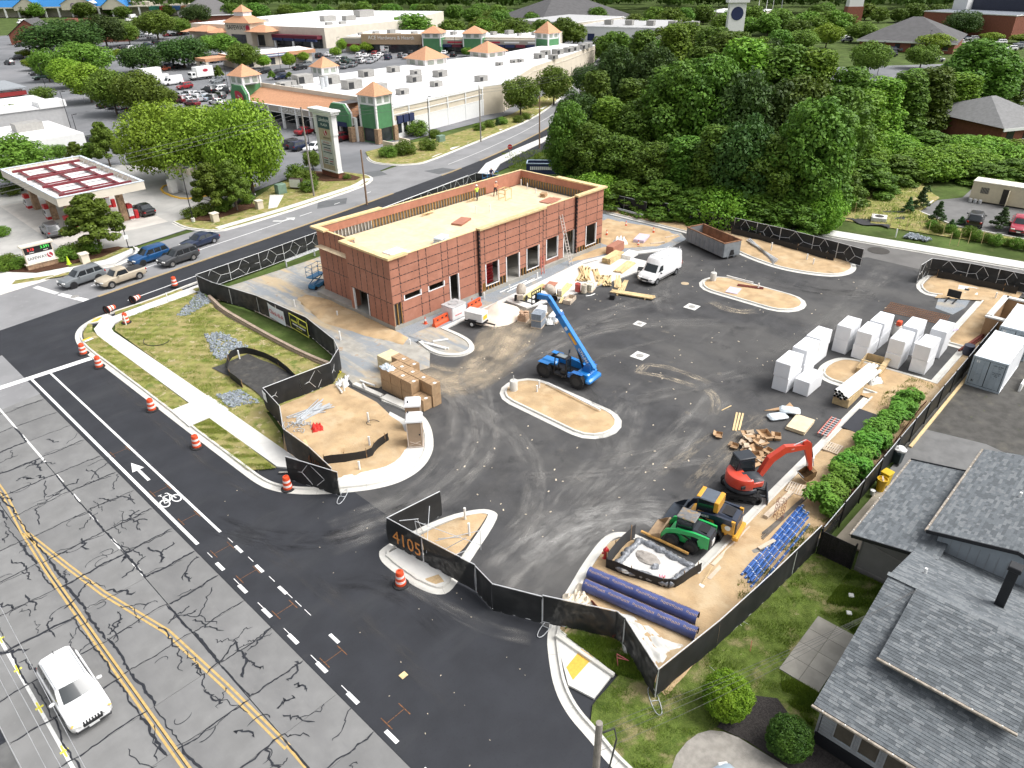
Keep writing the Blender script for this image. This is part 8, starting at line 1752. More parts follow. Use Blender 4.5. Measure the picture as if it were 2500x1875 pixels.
# small survey things on the street lawn
t=Th('survey_stake','red and white survey lath with blue ribbon on the street lawn','stake',(9.75,-23.75,.1))
for a,b in (((0,0,0),(.1,.2,.75)),((.1,.2,.75),(.35,-.35,.5)),((.35,-.35,.5),(.05,.1,.6))):Bm(a,b,.03,.02).b('lath',M('survey_red',(.5,.12,.14),.7),t)
Bm((14.9,-28.0,.1),(15.1,-27.9,.7),.04,.03).b('survey_stake',M('survey_red2',(.6,.25,.15),.7));tag(bpy.data.objects['survey_stake.001'],'short orange survey stake on the lawn below the long fence','stake')
# utility poles and wires
m_pole=M('weathered_pole',(.27,.245,.215),.9,var=.15,scale=5,ly=[((.18,.16,.14),9,.5,.7,.6,(6,6,.3))]);m_pole2=M('brown_pole',(.23,.145,.09),.9,var=.2,scale=4);m_wire=M('cable',(.06,.06,.06),.5);m_wirel=M('cable_light',(.45,.46,.47),.4,.3)
def pole(label,loc,h,r=.15,cross=False,mat=None,street=False):
 t=Th('utility_pole',label,'utility pole',loc);MB().tube([(0,0,-.3),(0,0,h)],[r,r*.7],12).b('shaft',mat or m_pole,t)
 if cross:
  for z in (h-.5,h-1.4):Bm((-1.1*.69,-1.1*.72,z),(1.1*.69,1.1*.72,z),.1,.1).b('cross_arm',m_pole,t)
  Cy((.25,.1,h-2.6),(.25,.1,h-1.7),.2,n=10).b('transformer',mS,t)
 if street:MB().tube([(0,0,h-1.5),(.9,-.9,h-.9),(1.8,-1.8,h-.8)],.05,6).b('lamp_arm',mS,t);MB().obox((2.0,-2.0,h-.85),(.7,.3,.12),R(-45)).b('lamp_head',mS,t)
 return t
pb=P(1463,1770,9.0);pole('grey weathered utility pole rising from the bottom edge beside the kerb',(pb.x,pb.y,0),9.1,.16)
q=bpy.data.objects['utility_pole'];MB().tube([(.1,-.1,8.6),(.35,-.35,8.8),(.45,-.4,8.2),(.28,-.3,6.5),(.2,-.2,3)],.03,6).b('service_cable',m_wire,q)
def wire(label,a,b,sag=.4,r=.012,mat=None,grp='overhead wires'):
 a,b=V(a),V(b);t=MB();t.tube([a.lerp(b,k/16)-V((0,0,sag*4*(k/16)*(1-k/16))) for k in Rg(17)],r,5);return tag(t.b('overhead_wire',mat or m_wire),label,'wire',grp)
for k,(dx,z) in En(((0,8.9),(.1,8.6),(.2,8.2),(.05,7.6))):wire('thin black service wire from the bottom pole to the grey house, '+ORD[k]+' from top',(pb.x,pb.y,z),(18.2+k*.3,-33.4,5.6-.1*k),.25+.1*k,.006)
# wires over the main road, bottom left
for k,(p0,p1,z) in En((((0,1480),(208,1875),9),((0,1600),(150,1875),9.5),((0,1660),(112,1875),8.5),((0,1775),(52,1875),9))):a,b=P(*p0,z),P(*p1,z);d=(b-a);wire('thin pale overhead cable above the main road, '+ORD[k]+' from the right',a-d*3,b+d*2,0,.011,m_wirel)
po=[]
for (px,py,h,c,m_,lb) in ((767,480,12.5,0,m_pole,'utility pole with traffic signal beside the tall plaza sign'),(896,500,7.6,0,m_pole2,'short brown pole on the street beyond the left end of building'),(1174,346,10,1,m_pole,'utility pole with crossarm in front of the beige plaza wall'),(1317,362,9.0,0,m_pole2,'brown utility pole at the corner of the woods'),(1477,240,9,0,m_pole,'utility pole at the far end of the white plaza roof'),(1655,145,12,1,m_pole,'tall utility pole with lamp arm above the woods')):p=P(px,py);po.append((p,h));pole(lb,(p.x,p.y,0),h,.14,c,m_,street=(px==1655))
for k in Rg(3):
 z=-.3-.5*k
 for i in (0,):
  a,b=V((po[0][0].x,po[0][0].y,po[0][1]+z)),V((po[2][0].x,po[2][0].y,po[2][1]+z));wire(ORD[k]+' overhead wire between the plaza sign pole and the crossarm pole',a,b,1.0,.02)
  d=V((-70,-18,0));wire(ORD[k]+' overhead wire running left over the fuel station',a,V((-40,46,po[0][1]+z)),1.3,.02)
  c=V((po[4][0].x,po[4][0].y,po[4][1]+z));wire(ORD[k]+' overhead wire along the beige plaza wall',b,c,1.0,.02);wire(ORD[k]+' overhead wire crossing above the woods',c,V((po[5][0].x,po[5][0].y,po[5][1]+z)),1.2,.025,m_wirel)
# fuel station
mB=M('render_beige',(.62,.55,.44),.8,var=.05,scale=.6);mC=M('render_cream',(.68,.62,.52),.8,var=.05,scale=.6);m_wroof=M('white_membrane',(.82,.82,.82),.75,var=.03,scale=.2,ly=[((.72,.72,.72),.15,.55,.75,.6)]);mW=M('white_stucco',(.76,.76,.75),.7,var=.03)
mI=M('terracotta_tile',(.55,.29,.165),.85,var=.1,scale=3,rnd=.04,ly=[((.46,.22,.12),2,.55,.7,.5,(4,4,1))]);m_green=M('green_panel',(.075,.22,.095),.75,var=.08,scale=1);m_stone=M('ledge_stone',(.34,.225,.14),.9,var=.3,scale=3,bump=.03,bs=6);m_navy=M('navy_awning',(.018,.028,.09),.8,var=.1);m_maroon=M('maroon_awning',(.13,.015,.03),.8,var=.1);mH=M('shop_glass',(.03,.035,.04),.12,var=.3,scale=.8);m_brick=M('red_brick',(.24,.085,.055),.9,var=.15,scale=2,ly=[((.30,.12,.08),6,.5,.7,.5)]);m_redst=M('red_steel',(.17,.022,.03),.5,var=.12);m_hv=M('hvac_grey',(.34,.33,.31),.6,.2,var=.1,rnd=.12);m_droof=M('dark_roof',(.09,.088,.09),.9,var=.12,scale=.6);mE=M('sign_red',(.42,.02,.05),.5);m_taupe=M('fascia_taupe',(.36,.33,.28),.8,var=.05)
t=Th('fuel_canopy','flat fuel station canopy with white fascia and red steel beams on top','canopy',(0,0,0));X0,X1,Y0,Y1=15.3,26.0,65.1,87.2
Bx(X0+.3,X1-.3,Y0+.3,Y1-.3,4.35,4.5).b('deck',m_wroof,t)
for q in ((X0,X1,Y0,Y0+.25),(X0,X1,Y1-.25,Y1),(X0,X0+.25,Y0+.25,Y1-.25),(X1-.25,X1,Y0+.25,Y1-.25)):Bx(*q,4.2,5.25).b('fascia',mC,t);Bx(q[0]-.06,q[1]+.06,q[2]-.06,q[3]+.06,5.25,5.33).b('fascia_cap',M('cap_paleblue',(.62,.68,.74),.5),t)
for x in (17.2,20.6,24.0):Bx(x-.14,x+.14,Y0+.8,Y1-.8,4.62,4.9).b('long_beam',m_redst,t)
for y in (67.0,73.0,79.0,85.2):Bx(X0+.9,X1-.9,y-.17,y+.17,4.9,5.2).b('main_beam',m_redst,t)
for y in (70,76,82):Bx(17.3,23.9,y-.09,y+.09,4.62,4.8).b('cross_beam',m_redst,t)
for k in Rg(14):Bm((X1-.3,Y0+1+k*1.55,5.2),(X1-.9,Y0+1+k*1.55,4.5),.05,.05).b('strut',mS,t);Bm((X0+.3+.7*k,Y1-.3,5.2),(X0+.3+.7*k,Y1-.9,4.5),.05,.05).b('strut',mS,t)
for (x,y) in ((17.2,68.6),(23.4,68.0),(17.2,75.8),(23.4,75.6),(17.2,83.0),(23.4,83.0)):Bx(x-.4,x+.4,y-.4,y+.4,0,4.3,c=.03).b('stone_column',m_stone,t)
def pump(label,loc):
 q=Th('fuel_pump',label,'fuel pump',loc,0,'fuel pumps under the canopy');m_pr=M('pump_red',(.48,.02,.025),.45);Bx(-.35,.35,-.5,.5,0,.12).b('island',mc,q);Bx(-.3,.3,-.45,.45,.12,1.9,c=.03).b('cabinet',M('pump_white',(.66,.66,.66),.5),q);Bx(-.33,.33,-.48,.48,1.55,2.1,c=.03).b('header',m_pr,q);Bx(-.31,.31,-.47,.47,.12,.5,c=.02).b('skirt',m_pr,q)
 Bx(-.32,-.305,-.3,.3,.9,1.35).b('screen',mK,q);MB().tube([(-.36,.3,1.4),(-.5,.35,.8),(-.36,.1,.6)],.025,6).b('hose',mK,q);Bx(.45,.95,-.35,.05,0,1.15,c=.04).b('waste_bin',m_pr,q)
for i,(x,y) in En(((16.5,84),(16.6,76.2),(16.6,68.4),(24.2,67.9),(24.2,75.7),(24.2,83.2))):pump(('red and white fuel pump at the far left under the canopy','red and white fuel pump at the middle left under canopy','red and white fuel pump at the near left behind a tree','red and white fuel pump at the near right beside a black car','red and white fuel pump at the middle right under canopy','red and white fuel pump at the far right under canopy')[i],(x,y,0))
car('sedan','black',(26.4,69.2,0),R(90),'black sedan refuelling at the near right pump');car('suv','grey',(14.6,69.0,0),R(85),'grey SUV refuelling behind the tree at the near left pump')
t=Th('fuel_kiosk','small flat roofed fuel kiosk with beige fascia half hidden by trees','kiosk',(0,0,0));Bx(35.2,42.5,71.8,80,0,3.2).b('walls',mW,t);Bx(34.8,42.9,71.4,80.4,3.2,4.1,c=.04).b('fascia',mB,t);Bx(35.1,42.6,71.7,80.1,4.1,4.14).b('roof',m_wroof,t);Bx(36.5,38,75,76.5,4.14,5.1,c=.04).b('rooftop_unit',m_hv,t);Bx(36.2,41.5,71.74,71.8,.9,2.5).b('window',mH,t)
tag(Bx(33.4,34.4,75.6,76.8,.05,2.0,c=.06).b('ice_freezer',mP),'white ice freezer on the kiosk kerb','freezer');k4=Sp([(45,82),(35,82),(32.8,79),(32.6,73),(34,70.6),(44,70)],1)
kerb(k4,side=1,gut=.02,w=.3,name='yellow_kerb')
for o in bpy.data.objects['yellow_kerb'].children:o.data.materials[0]=m_pad
# price sign
t=Th('price_sign','fuel price sign with red and green digits above white SAFEWAY panel','sign',(9.75,57.1,.15));Bx(-1.6,1.6,-.3,.3,0,.55,c=.03).b('stone_base',m_stone,t);Bx(-1.7,1.7,-.36,.36,.55,.66,c=.02).b('plinth',mC,t);Bx(-1.5,1.5,-.18,.18,.66,2.55).b('cabinet',mB,t);Bx(-1.72,1.72,-.4,.4,2.55,2.8,c=.03).b('cap',mC,t)
Bx(-1.42,1.42,-.2,-.18,1.72,2.52).b('price_panel',mK,t);Bx(-1.42,1.42,-.2,-.18,.7,1.7).b('name_panel',mP,t)
text('SAFEWAY',.46,mK,t,(-.33,-.21,1.18),(R(90),0,0));text('3.18',.42,M('led_red',(.5,.02,.02),.5,emit=((1,.05,.05),.8)),t,(-.75,-.21,2.2),(R(90),0,0));text('3.591',.44,M('led_green',(.05,.5,.05),.5,emit=((.1,.9,.15),.9)),t,(.75,-.21,2.25),(R(90),0,0))
for x in (-.7,.75):Bx(x-.25,x+.25,-.212,-.2,1.86,1.92).b('grade_label',mP,t)
def slogo(parent,cx,cy,cz,r,ax):
 """round red emblem with a white S curve; ax 'x' faces -y, 'y' faces -x"""
 g=MB().lathe([(r,0),(r,.02),(.01,.021)],24);f=(lambda x,y,z:(cx+x,cy-z,cz+y)) if ax=='x' else (lambda x,y,z:(cx-z,cy-x,cz+y));g.v=[f(*p) for p in g.v];g.b('emblem',mE,parent);g=MB();pts=[(r*.55*sin(a*.45)*(1),r*(1-a/5.0)*.95) for a in Rg(11)];s=[(sin((1-y/r)*2.6)*r*.42*(-1),y) for x,y in pts]
 a_=Of(s,r*.16);b_=Of(s,-r*.16);n=len(s);g.add([f(x,y,.026) for x,y in a_]+[f(x,y,.026) for x,y in b_],[(i,i+1,n+i+1,n+i) for i in Rg(n-1)]);g.b('emblem_curve',mP,parent)
slogo(t,1.0,57.1*0-.2,1.2,.3,'x')
for i,(x,y) in En(((13.5,54.7),(31.1,57.8),(38.1,58.6),(4.6,60.5))):q=Th('stone_pillar',('short tan stone pillar beside the price sign','short tan stone pillar at the forecourt exit','short tan stone pillar by the path near the black pickup','short tan stone pillar left of the price sign')[i],'pillar',(x,y,.1));Bx(-.42,.42,-.42,.42,0,1.05,c=.02).b('shaft',mB,q);Bx(-.5,.5,-.5,.5,1.05,1.2,c=.03).b('cap',mC,q)
def lamp(label,loc,h=7.5,arm=(.6,0)):q=Th('lamp_post',label,'lamp post',loc);MB().lathe([(.25,0),(.25,.5),(.1,.52)],12).b('footing',mc,q);Cy((0,0,.5),(0,0,h),.07,.05,8).b('shaft',mF,q);Bm((0,0,h-.1),(arm[0],arm[1],h-.05),.05,.05).b('arm',mF,q);MB().obox((arm[0],arm[1],h-.02),(.6,.3,.12),atan2(arm[1],arm[0])).b('lamp_head',mF,q);return q
lamp('black lamp post on the verge corner at the forecourt exit',(29.1,60,.1),7.0)
for i,(px,py,h) in En(((177,325,8),(118,235,8),(143,200,9),(560,230,8),(90,92,8),(760,390,6.5),(1050,345,8),(830,155,8),(688,185,9),(1112,145,9),(190,330,4),(475,180,6),(1820,100,7),(1970,110,7),(2140,190,9),(2260,130,7))):p=P(px,py);lamp(('tall black lamp post between the grey shop and plaza drive','black lamp post beside the round bush','black lamp post in front of the parked pickups','black lamp post beside the green shop gable','black lamp post near the brick church','black lamp post before the tall plaza sign','black lamp post beside navy awnings','black lamp post before the hardware store','black lamp post before the small orange roofed bank','black lamp post between the green towers','short black post with banner on the shop corner','short lamp post by the delivery truck','lamp post beside trees on the office lot','second lamp post on the office lot','green lamp post on the office lot near woods','lamp post by the far brick offices')[i],(p.x,p.y,0),h)
t=Th('street_sign','dark street sign post with small white sign at the forecourt exit','sign',(19.0,56.2,.1));Cy((0,0,0),(0,0,2.6),.05,n=8).b('shaft',mF,t);Bx(-.25,.25,-.08,-.05,1.1,1.6).b('plate',mP,t)
def stop(label,loc,rz,s=1):q=Th('stop_sign',label,'stop sign',loc,rz);Cy((0,0,0),(0,0,2.1*s),.04,n=6).b('shaft',mS,q);g=MB().lathe([(.42*s,0),(.42*s,.03),(.01,.031)],8);g.v=[(x,-z-.05,y+2.3*s) for x,y,z in g.v];g.b('plate',M('stop_red',(.5,.02,.02),.5),q);text('STOP',.24*s,mP,q,(0,-.09,2.3*s),(R(90),0,0))
stop('red stop sign at the corner beyond the building roof',(81.0,51.0,.1),R(-45));p=P(207,250);stop('red stop sign beside the plaza median trees',(p.x,p.y,0),R(-45),1.2)
t=Th('navy_dumpster','navy open dumpster with white lettering on the grass behind the building','dumpster',(79.0,41.0,.0),R(-52));m_nv=M('banner_navy',(.02,.03,.09),.6)
for q in ((-3.2,3.2,-1.2,-1.1),(-3.2,3.2,1.1,1.2),(-3.2,-3.1,-1.1,1.1),(3.1,3.2,-1.1,1.1)):Bx(*q,.1,1.7).b('wall',m_nv,t);Bx(q[0]-.04,q[1]+.04,q[2]-.04,q[3]+.04,1.7,1.82).b('rim',M('rim_paleblue',(.35,.45,.55),.5),t)
for k in Rg(11):Bx(-2.6+k*.32,-2.38+k*.32,-1.22,-1.2,.8,1.3).b('letter_bar',mP,t)
# tall plaza sign
t=Th('plaza_sign','tall white pylon sign reading Lakeshore Plaza with tenant panels','sign',(55.0,65.5,.1),R(-90));m_slate=M('sign_slate',(.035,.085,.095),.6,var=.05);m_signb=M('sign_beige',(.50,.42,.30),.7)
Bx(-2.3,2.3,-.35,.35,0,.9,c=.03).b('brick_base',m_brick,t);Bx(-2.5,2.5,-.5,.5,.9,1.1,c=.03).b('plinth',mW,t)
for s in (-1,1):Bx(s*2.05-.32,s*2.05+.32,-.42,.42,1.1,6.6,c=.02).b('pier',mW,t);Bx(s*2.1-.4,s*2.1+.4,-.46,.46,6.6,9.3,c=.02).b('upper_pier',mW,t)
Bx(-1.74,1.74,-.25,.25,1.1,9.3).b('core',m_signb,t);Bx(-1.74,1.74,-.3,-.25,7.4,9.3).b('name_panel',m_slate,t)
for (a,b,c,d) in ((2.6,2.7,9.3,9.65),(2.95,.75,9.65,10.0),(3.15,.9,10.0,10.3)):Bx(-a,a,-b if b<2 else-.5,b if b<2 else .5,c,d,c=.03).b('cornice',mW,t)
text('Lakeshore',.82,mP,t,(0,-.31,8.7),(R(90),0,0),sx=.82);text('PLAZA',.5,mP,t,(0,-.31,7.95),(R(90),0,0),sx=1.15);slogo(t,.05,-.27,6.75,.42,'x');text('SAFEWAY',.42,mK,t,(.15,-.27,6.0),(R(90),0,0));Bx(-1.45,1.45,-.27,-.25,1.9,5.6).b('tenant_board',M('tenant_grey',(.55,.57,.57),.6),t)
text('ACE Hardware',.32,mE,t,(0,-.28,5.3),(R(90),0,0),sx=.85);text('PLAZA LIQUORS',.32,mE,t,(.1,-.28,4.15),(R(90),0,0),sx=.8)
for (z,m_,a,b) in ((4.95,m_navy,-1.2,1.1),(4.5,m_navy,-.9,.9),(3.8,m_slate,-1.1,1.2),(2.85,mE,-1.2,-.1),(2.85,m_slate,.2,1.3),(2.5,mK,-1.2,-.1),(2.5,mE,.3,1.2),(2.15,mK,-1.2,-.2),(2.15,mK,.3,1.2)):Bx(a,b,-.285,-.27,z-.06,z+.06).b('print_bar',m_,t)
# plaza building along the street
t=Th('plaza_row','long white roofed plaza building with orange arcade and green gables','building',(0,0,0));PB=t
OUT=[(78,80),(107.8,84.4),(113.4,83.8),(122.5,88.5),(140,98.6),(166,108),(190,117.5),(186,131),(158,126),(101,127),(75.6,124.5)]
MB().prism(OUT,0,5.75).b('walls',mB,t);MB().prism(OUT,5.76,5.95).b('parapet_cap',mW,t);MB().prism(Of(OUT,.45,True),5.955,5.97).b('roof',m_wroof,t)
def wseg(a,b,z0,z1,off,mat,name,u0=0.0,u1=1.0,th=.08):
 a,b=V((*a,0)),V((*b,0));d=b-a;n=V((d.y,-d.x,0)).normalized();p,q=a+d*u0+n*(off-th/2),a+d*u1+n*(off-th/2);return Bm((p.x,p.y,(z0+z1)/2),(q.x,q.y,(z0+z1)/2),th,z1-z0).b(name,mat,PB)
A,B=OUT[0],OUT[1]
wseg(A,B,0,3.1,.09,mW,'lower_wall');wseg(A,B,3.1,3.3,.12,mW,'band');wseg(A,B,4.3,4.5,.12,mW,'band');wseg(A,B,5.5,5.75,.12,mW,'band')
for k in Rg(6):wseg(A,B,0,5.6,.14,mW,'pilaster',k/5*.98,k/5*.98+.012)
for k in Rg(3):u=.085+k*.055;w=wseg(A,B,.9,2.6,.13,mH,'window',u,u+.035);n_=wseg(A,B,2.7,4.1,.45,m_navy,'awning',u-.004,u+.04,.5)
for (a,b) in zip(OUT[2:6],OUT[3:7]):
 wseg(a,b,4.6,4.8,.1,mC,'band');n=6
 for k in Rg(n):wseg(a,b,0,2.3,.06,M('service_door',(.30,.27,.22),.6),'service_door',(k+.4)/n,(k+.5)/n)
def tower(cx,cy,s,h,body,roofm,parent,eh=2.2,wins=True,rz=0.0,name='tower'):
 e=bpy.data.objects.new(name,None);COL.objects.link(e);e.parent=parent;e.location=(cx,cy,0);e.rotation_euler=(0,0,rz);Bx(-s,s,-s,s,0,h-1.7).b('base',body,e);Bx(-s*.97,s*.97,-s*.97,s*.97,h-1.7,h).b('lantern',mW,e)
 for k in (-1,1):
  for q in (-.45,.45):Bx(k*s*.98-.03,k*s*.98+.03,q*s-.28*s,q*s+.28*s,h-1.35,h-.3).b('lantern_window',M('lantern_glass',(.34,.38,.33),.3),e);Bx(q*s-.28*s,q*s+.28*s,k*s*.98-.03,k*s*.98+.03,h-1.35,h-.3).b('lantern_window',M('lantern_glass'),e)
 for (x,y) in ((-s,-s),(s,-s),(s,s),(-s,s)):Bx(x-.18,x+.18,y-.18,y+.18,2.6 if wins else 0,h).b('corner_board',mW,e)
 g=MB();E_=s*1.22;g.add([(-E_,-E_,h),(E_,-E_,h),(E_,E_,h),(-E_,E_,h),(0,0,h+eh)],[(0,1,4),(1,2,4),(2,3,4),(3,0,4),(3,2,1,0)]);g.b('pyramid_roof',roofm,e);return e
tw=tower(76.8,81.6,2.1,8.4,m_green,mI,t,rz=R(7));
for (x,y) in ((-2.2,-2.2),(2.2,-2.2),(-2.2,2.2)):Bx(x-.5,x+.5,y-.5,y+.5,0,2.7,c=.03).b('stone_pier',m_stone,tw)
Bx(-1.5,1.5,-2.16,-2.08,.2,2.6).b('entry_glass',mH,tw);Bx(-2.16,-2.08,-1.5,1.5,.2,2.6).b('entry_glass',mH,tw)
tower(72.6,121.5,2.2,9.0,m_green,mI,t,rz=R(7));tower(97.6,128.7,2.2,7.8,mW,mI,t);tower(126.6,124.5,3.6,7.4,m_green,mI,t,2.8);tower(149,124,3.4,7.2,m_green,mI,t,2.6)
e=tower(181,129.5,2.6,9.5,m_green,mI,t,3.2)
AR0,AR1=(73.6,84.0),(70.2,119.5);dn=V((AR1[0]-AR0[0],AR1[1]-AR0[1])).normalized();nn=V((-dn.y,dn.x))
ins0,ins1=(77.4,84.3),(75.2,120)
g=MB().add([(*AR0,4.3),(*AR1,4.3),(*ins1,6.6),(*ins0,6.6)],[(0,1,2,3)]);g.add([(*AR0,4.2),(*AR1,4.2),(*ins1,6.5),(*ins0,6.5)],[(3,2,1,0)]);g.b('arcade_roof',mI,t)
for i,(a,b) in En(((ins0,ins1),)):Bm((a[0],a[1],6.7),(b[0],b[1],6.7),.35,1.2).b('parapet',mC,t)
Bm((AR0[0],AR0[1],3.75),(AR1[0],AR1[1],3.75),.3,1.15).b('fascia',m_taupe,t);Bm((AR0[0]-.02,AR0[1],4.33),(AR1[0]-.02,AR1[1],4.33),.4,.12).b('fascia_trim',mW,t);Bm((AR0[0]-.02,AR0[1],3.12),(AR1[0]-.02,AR1[1],3.12),.4,.12).b('fascia_trim',mW,t)
for k in Rg(9):u=k/8;p=V((*AR0,0)).lerp(V((*AR1,0)),u);Bx(p.x-.22,p.x+.22,p.y-.22,p.y+.22,0,4.3).b('column',mW,t)
Bm((77.3,84,1.6),(75.3,122,1.6),.1,3.2).b('shopfront',mH,t)
text('& FISH HOUSE',1.15,mP,t,(AR0[0]*.45+AR1[0]*.55-.2,AR0[1]*.45+AR1[1]*.55,3.7),(R(90),0,atan2(AR0[1]-AR1[1],AR0[0]-AR1[0])))
def gable(y,w,h,txt=None,logo=False):
 x=AR0[0]+(AR1[0]-AR0[0])*(y-AR0[1])/(AR1[1]-AR0[1])-.35;pr=[(-w/2,2.7),(w/2,2.7),(w/2,h-1.6),(w*.28,h),(-w*.28,h),(-w/2,h-1.6)];mt=Tr((x,y,0)) @ Matrix.Rotation(R(-90)+.1,4,'Z') @ RX;MB().prism(pr,0,.5,mat=mt).b('gable',m_green,PB);b=[(q[0]*1.06,q[1]+.1) for q in pr];MB().prism(b,-.3,-.02,mat=mt).b('gable_trim',mW,PB)
 MB().add([(x+.2,y-w*.28,h),(x+.2,y+w*.28,h),(x+4,y+w*.28,h),(x+4,y-w*.28,h)],[(0,1,2,3)]).b('gable_roof',m_droof,PB)
 if txt:text(txt,.7,mP,PB,(x-.56,y,4.3),(R(90),0,R(-84)))
 if logo:
  g=MB().lathe([(1.7,0),(1.7,.06),(.02,.07)],24);g.v=[(x-.55-z_,y-x_*1.25,4.9+y_*.85) for x_,y_,z_ in g.v];g.b('emblem',mE,PB);text('The',.6,mP,PB,(x-.64,y-.5,5.3),(R(90),0,R(-84)));text('Rose',.8,mP,PB,(x-.64,y-.8,4.5),(R(90),0,R(-84)))
gable(87.8,6.0,6.6);gable(119.5,5.5,7.4,None,True);Bm((73.0,85.6,3.0),(72.7,90,3.0),1.2,.8).b('awning',m_navy,t)
for (y) in (84.6,90.8):Bx(72.4,73.4,y-.5,y+.5,0,2.7,c=.03).b('stone_pier',m_stone,t)
HV=[(101.3,117.1,1.6),(110.4,118.3,1.4),(110.7,110.2,1.2),(112.1,103.0,1.5),(102.8,101.3,1.5),(88.1,104.6,1.9),(90.1,97.7,1.5),(89.1,114.2,1.9),(85.8,120.1,2.0),(89.9,89.7,1.2),(101.3,92.2,1.2),(112.8,90,1.3),(78.6,111,1.1),(82.5,119.6,1.0),(163,110,1.5),(153.8,103.8,1.2),(168.9,111,1.4),(172.9,112,1.4),(178.2,113,1.4),(182.2,114.5,1.4),(152.9,108,1.4),(160,112,1.3),(141.3,106.8,.9),(143.4,106.4,.9),(135.2,106.1,.9),(79,117,1.4)]
for (x,y,s) in HV:e=Bx(x-s,x+s,y-s*.7,y+s*.7,5.98,5.98+s*.95,c=.04).b('rooftop_unit',m_hv,t);Bx(x-s*.9,x-s*.2,y-s*.72,y-s*.69,6.15,5.9+s*.8).b('vent_grille',mT,e)
for (x,y) in ((84,109.5),(86,111)):Cy((x,y,5.97),(x,y,8.2),.45,n=10).b('flue',mS,t)
t=Th('block_enclosure','tan block bin enclosure behind the corner planting','enclosure',(0,0,0))
for q in ((71.5,75.5,70.6,70.9),(71.5,71.8,70.9,73.5),(75.2,75.5,70.9,73.5)):Bx(*q,0,1.9).b('wall',mB,t)
tag(Bx(82.5,84,70.6,71.6,.1,1.3,c=.04).b('utility_cabinet',M('cabinet_green',(.17,.26,.20),.6)),'pale green utility cabinet on the grass by the plaza wall','cabinet');tag(Bx(43.6,45.0,62.6,63.7,.1,1.5,c=.04).b('utility_cabinet',M('cabinet_green')),'green utility cabinet beside the path under willow trees','cabinet');tag(Bx(47.6,48.4,61.3,62.1,.1,1.3,c=.04).b('utility_cabinet',M('cabinet_pale',(.42,.52,.47),.6)),'pale green box next to the pole on the verge','cabinet');q=Th('memorial_sign','white and brown cabinet standing beside the pale green box','cabinet',(47.2,63.4,.1),R(-60));Bx(-1,1,-.3,.3,.15,1.6,c=.03).b('body',M('cabinet_brown',(.06,.035,.03),.6),q);Bx(-1.0,.8,-.33,-.3,.3,1.5).b('panel',mP,q)
# supermarket and shop row behind
t=Th('supermarket','large white roofed supermarket with orange hipped entrance tower','building',(0,0,0));PB=t
SF=[(149.5,305.7),(168.2,233),(215,238),(262,268),(236,330)];MB().prism(SF,0,7.3).b('walls',mC,t);MB().prism(Of(SF,.4,True),7.31,7.34).b('roof',m_wroof,t)
a,b=SF[0],SF[1];fd=V((b[0]-a[0],b[1]-a[1])).normalized();fn=V((fd.y,-fd.x))*1.0;frz=atan2(fd.y,fd.x)
if fn.x>0:fn=-fn
def fpt(u,off=0):v=V(a).lerp(V(b),u)+fn*off;return v
def fbox(u0,u1,z0,z1,off,depth,mat,name):p,q=fpt(u0,off-depth/2),fpt(u1,off-depth/2);return Bm((p.x,p.y,(z0+z1)/2),(q.x,q.y,(z0+z1)/2),depth,z1-z0).b(name,mat,PB)
fbox(.02,.30,3.2,5.0,3,3,mB,'canopy');fbox(.30,.66,0,6.4,2.5,2.5,mB,'entrance_block');fbox(.34,.60,.2,4.2,2.6,.2,mH,'entrance_glass');fbox(.66,.98,3.4,4.6,3,3,m_maroon,'sign_band');fbox(.66,.98,.2,3.4,.4,.3,mH,'shopfront')
for k in Rg(8):p=fpt(.03+k*.13,3.0);Bx(p.x-.3,p.x+.3,p.y-.3,p.y+.3,0,3.4).b('column',mW,t)
for k in Rg(4):fbox(.67+k*.08,.735+k*.08,2.5,3.4,3.6,1.0,m_navy,'awning')
def hip(u,w,z,h,d=5,mat=mI):
 p=fpt(u,2.5);e=bpy.data.objects.new('hip_roof',None);COL.objects.link(e);e.parent=PB;e.location=(p.x,p.y,z);e.rotation_euler=(0,0,frz);MB().add([(-w,-d,0),(w,-d,0),(w,d,0),(-w,d,0),(-w*.25,0,h),(w*.25,0,h)],[(0,1,5,4),(1,2,5),(2,3,4,5),(3,0,4),(3,2,1,0)]).b('tiles',mat,e);return e
hip(.16,6,5.0,2.0);hip(.07,4,4.6,1.4);hip(.27,4,4.6,1.4);hip(.60,6,5.6,2.2)
p=fpt(.46,2.0);e=bpy.data.objects.new('entrance_tower',None);COL.objects.link(e);e.parent=t;e.location=(p.x,p.y,0);e.rotation_euler=(0,0,frz);Bx(-7,7,-4,4,0,8.6).b('block',mB,e);MB().add([(-8,-5,8.6),(8,-5,8.6),(8,5,8.6),(-8,5,8.6),(-2.6,-2.4,11),(2.6,-2.4,11),(2.6,2.4,11),(-2.6,2.4,11)],[(0,1,5,4),(1,2,6,5),(2,3,7,6),(3,0,4,7),(7,6,5,4)][:4]).b('skirt_roof',mI,e);Bx(-2.5,2.5,-2.3,2.3,10.9,12.4).b('lantern',mW,e);MB().add([(-3,-2.8,12.4),(3,-2.8,12.4),(3,2.8,12.4),(-3,2.8,12.4),(0,0,15)],[(0,1,4),(1,2,4),(2,3,4),(3,0,4)]).b('spire_roof',mI,e)
sg=-1 if fn.dot(V((sin(frz),-cos(frz))))>0 else 1
text('SAFEWAY',2.4,mK,e,(-.8,sg*4.06,6.8),(R(90),0,0 if sg<0 else R(180)),ext=.03);g=MB().lathe([(1.1,0),(1.1,.1),(.05,.11)],20);g.v=[(x+5.7,sg*(4.05+z),y+6.8) for x,y,z in g.v];g.b('emblem',mE,e);Bx(-4,4,sg*4.1-.05,sg*4.1+.05,.2,4.4).b('entry_arch',mH,e)
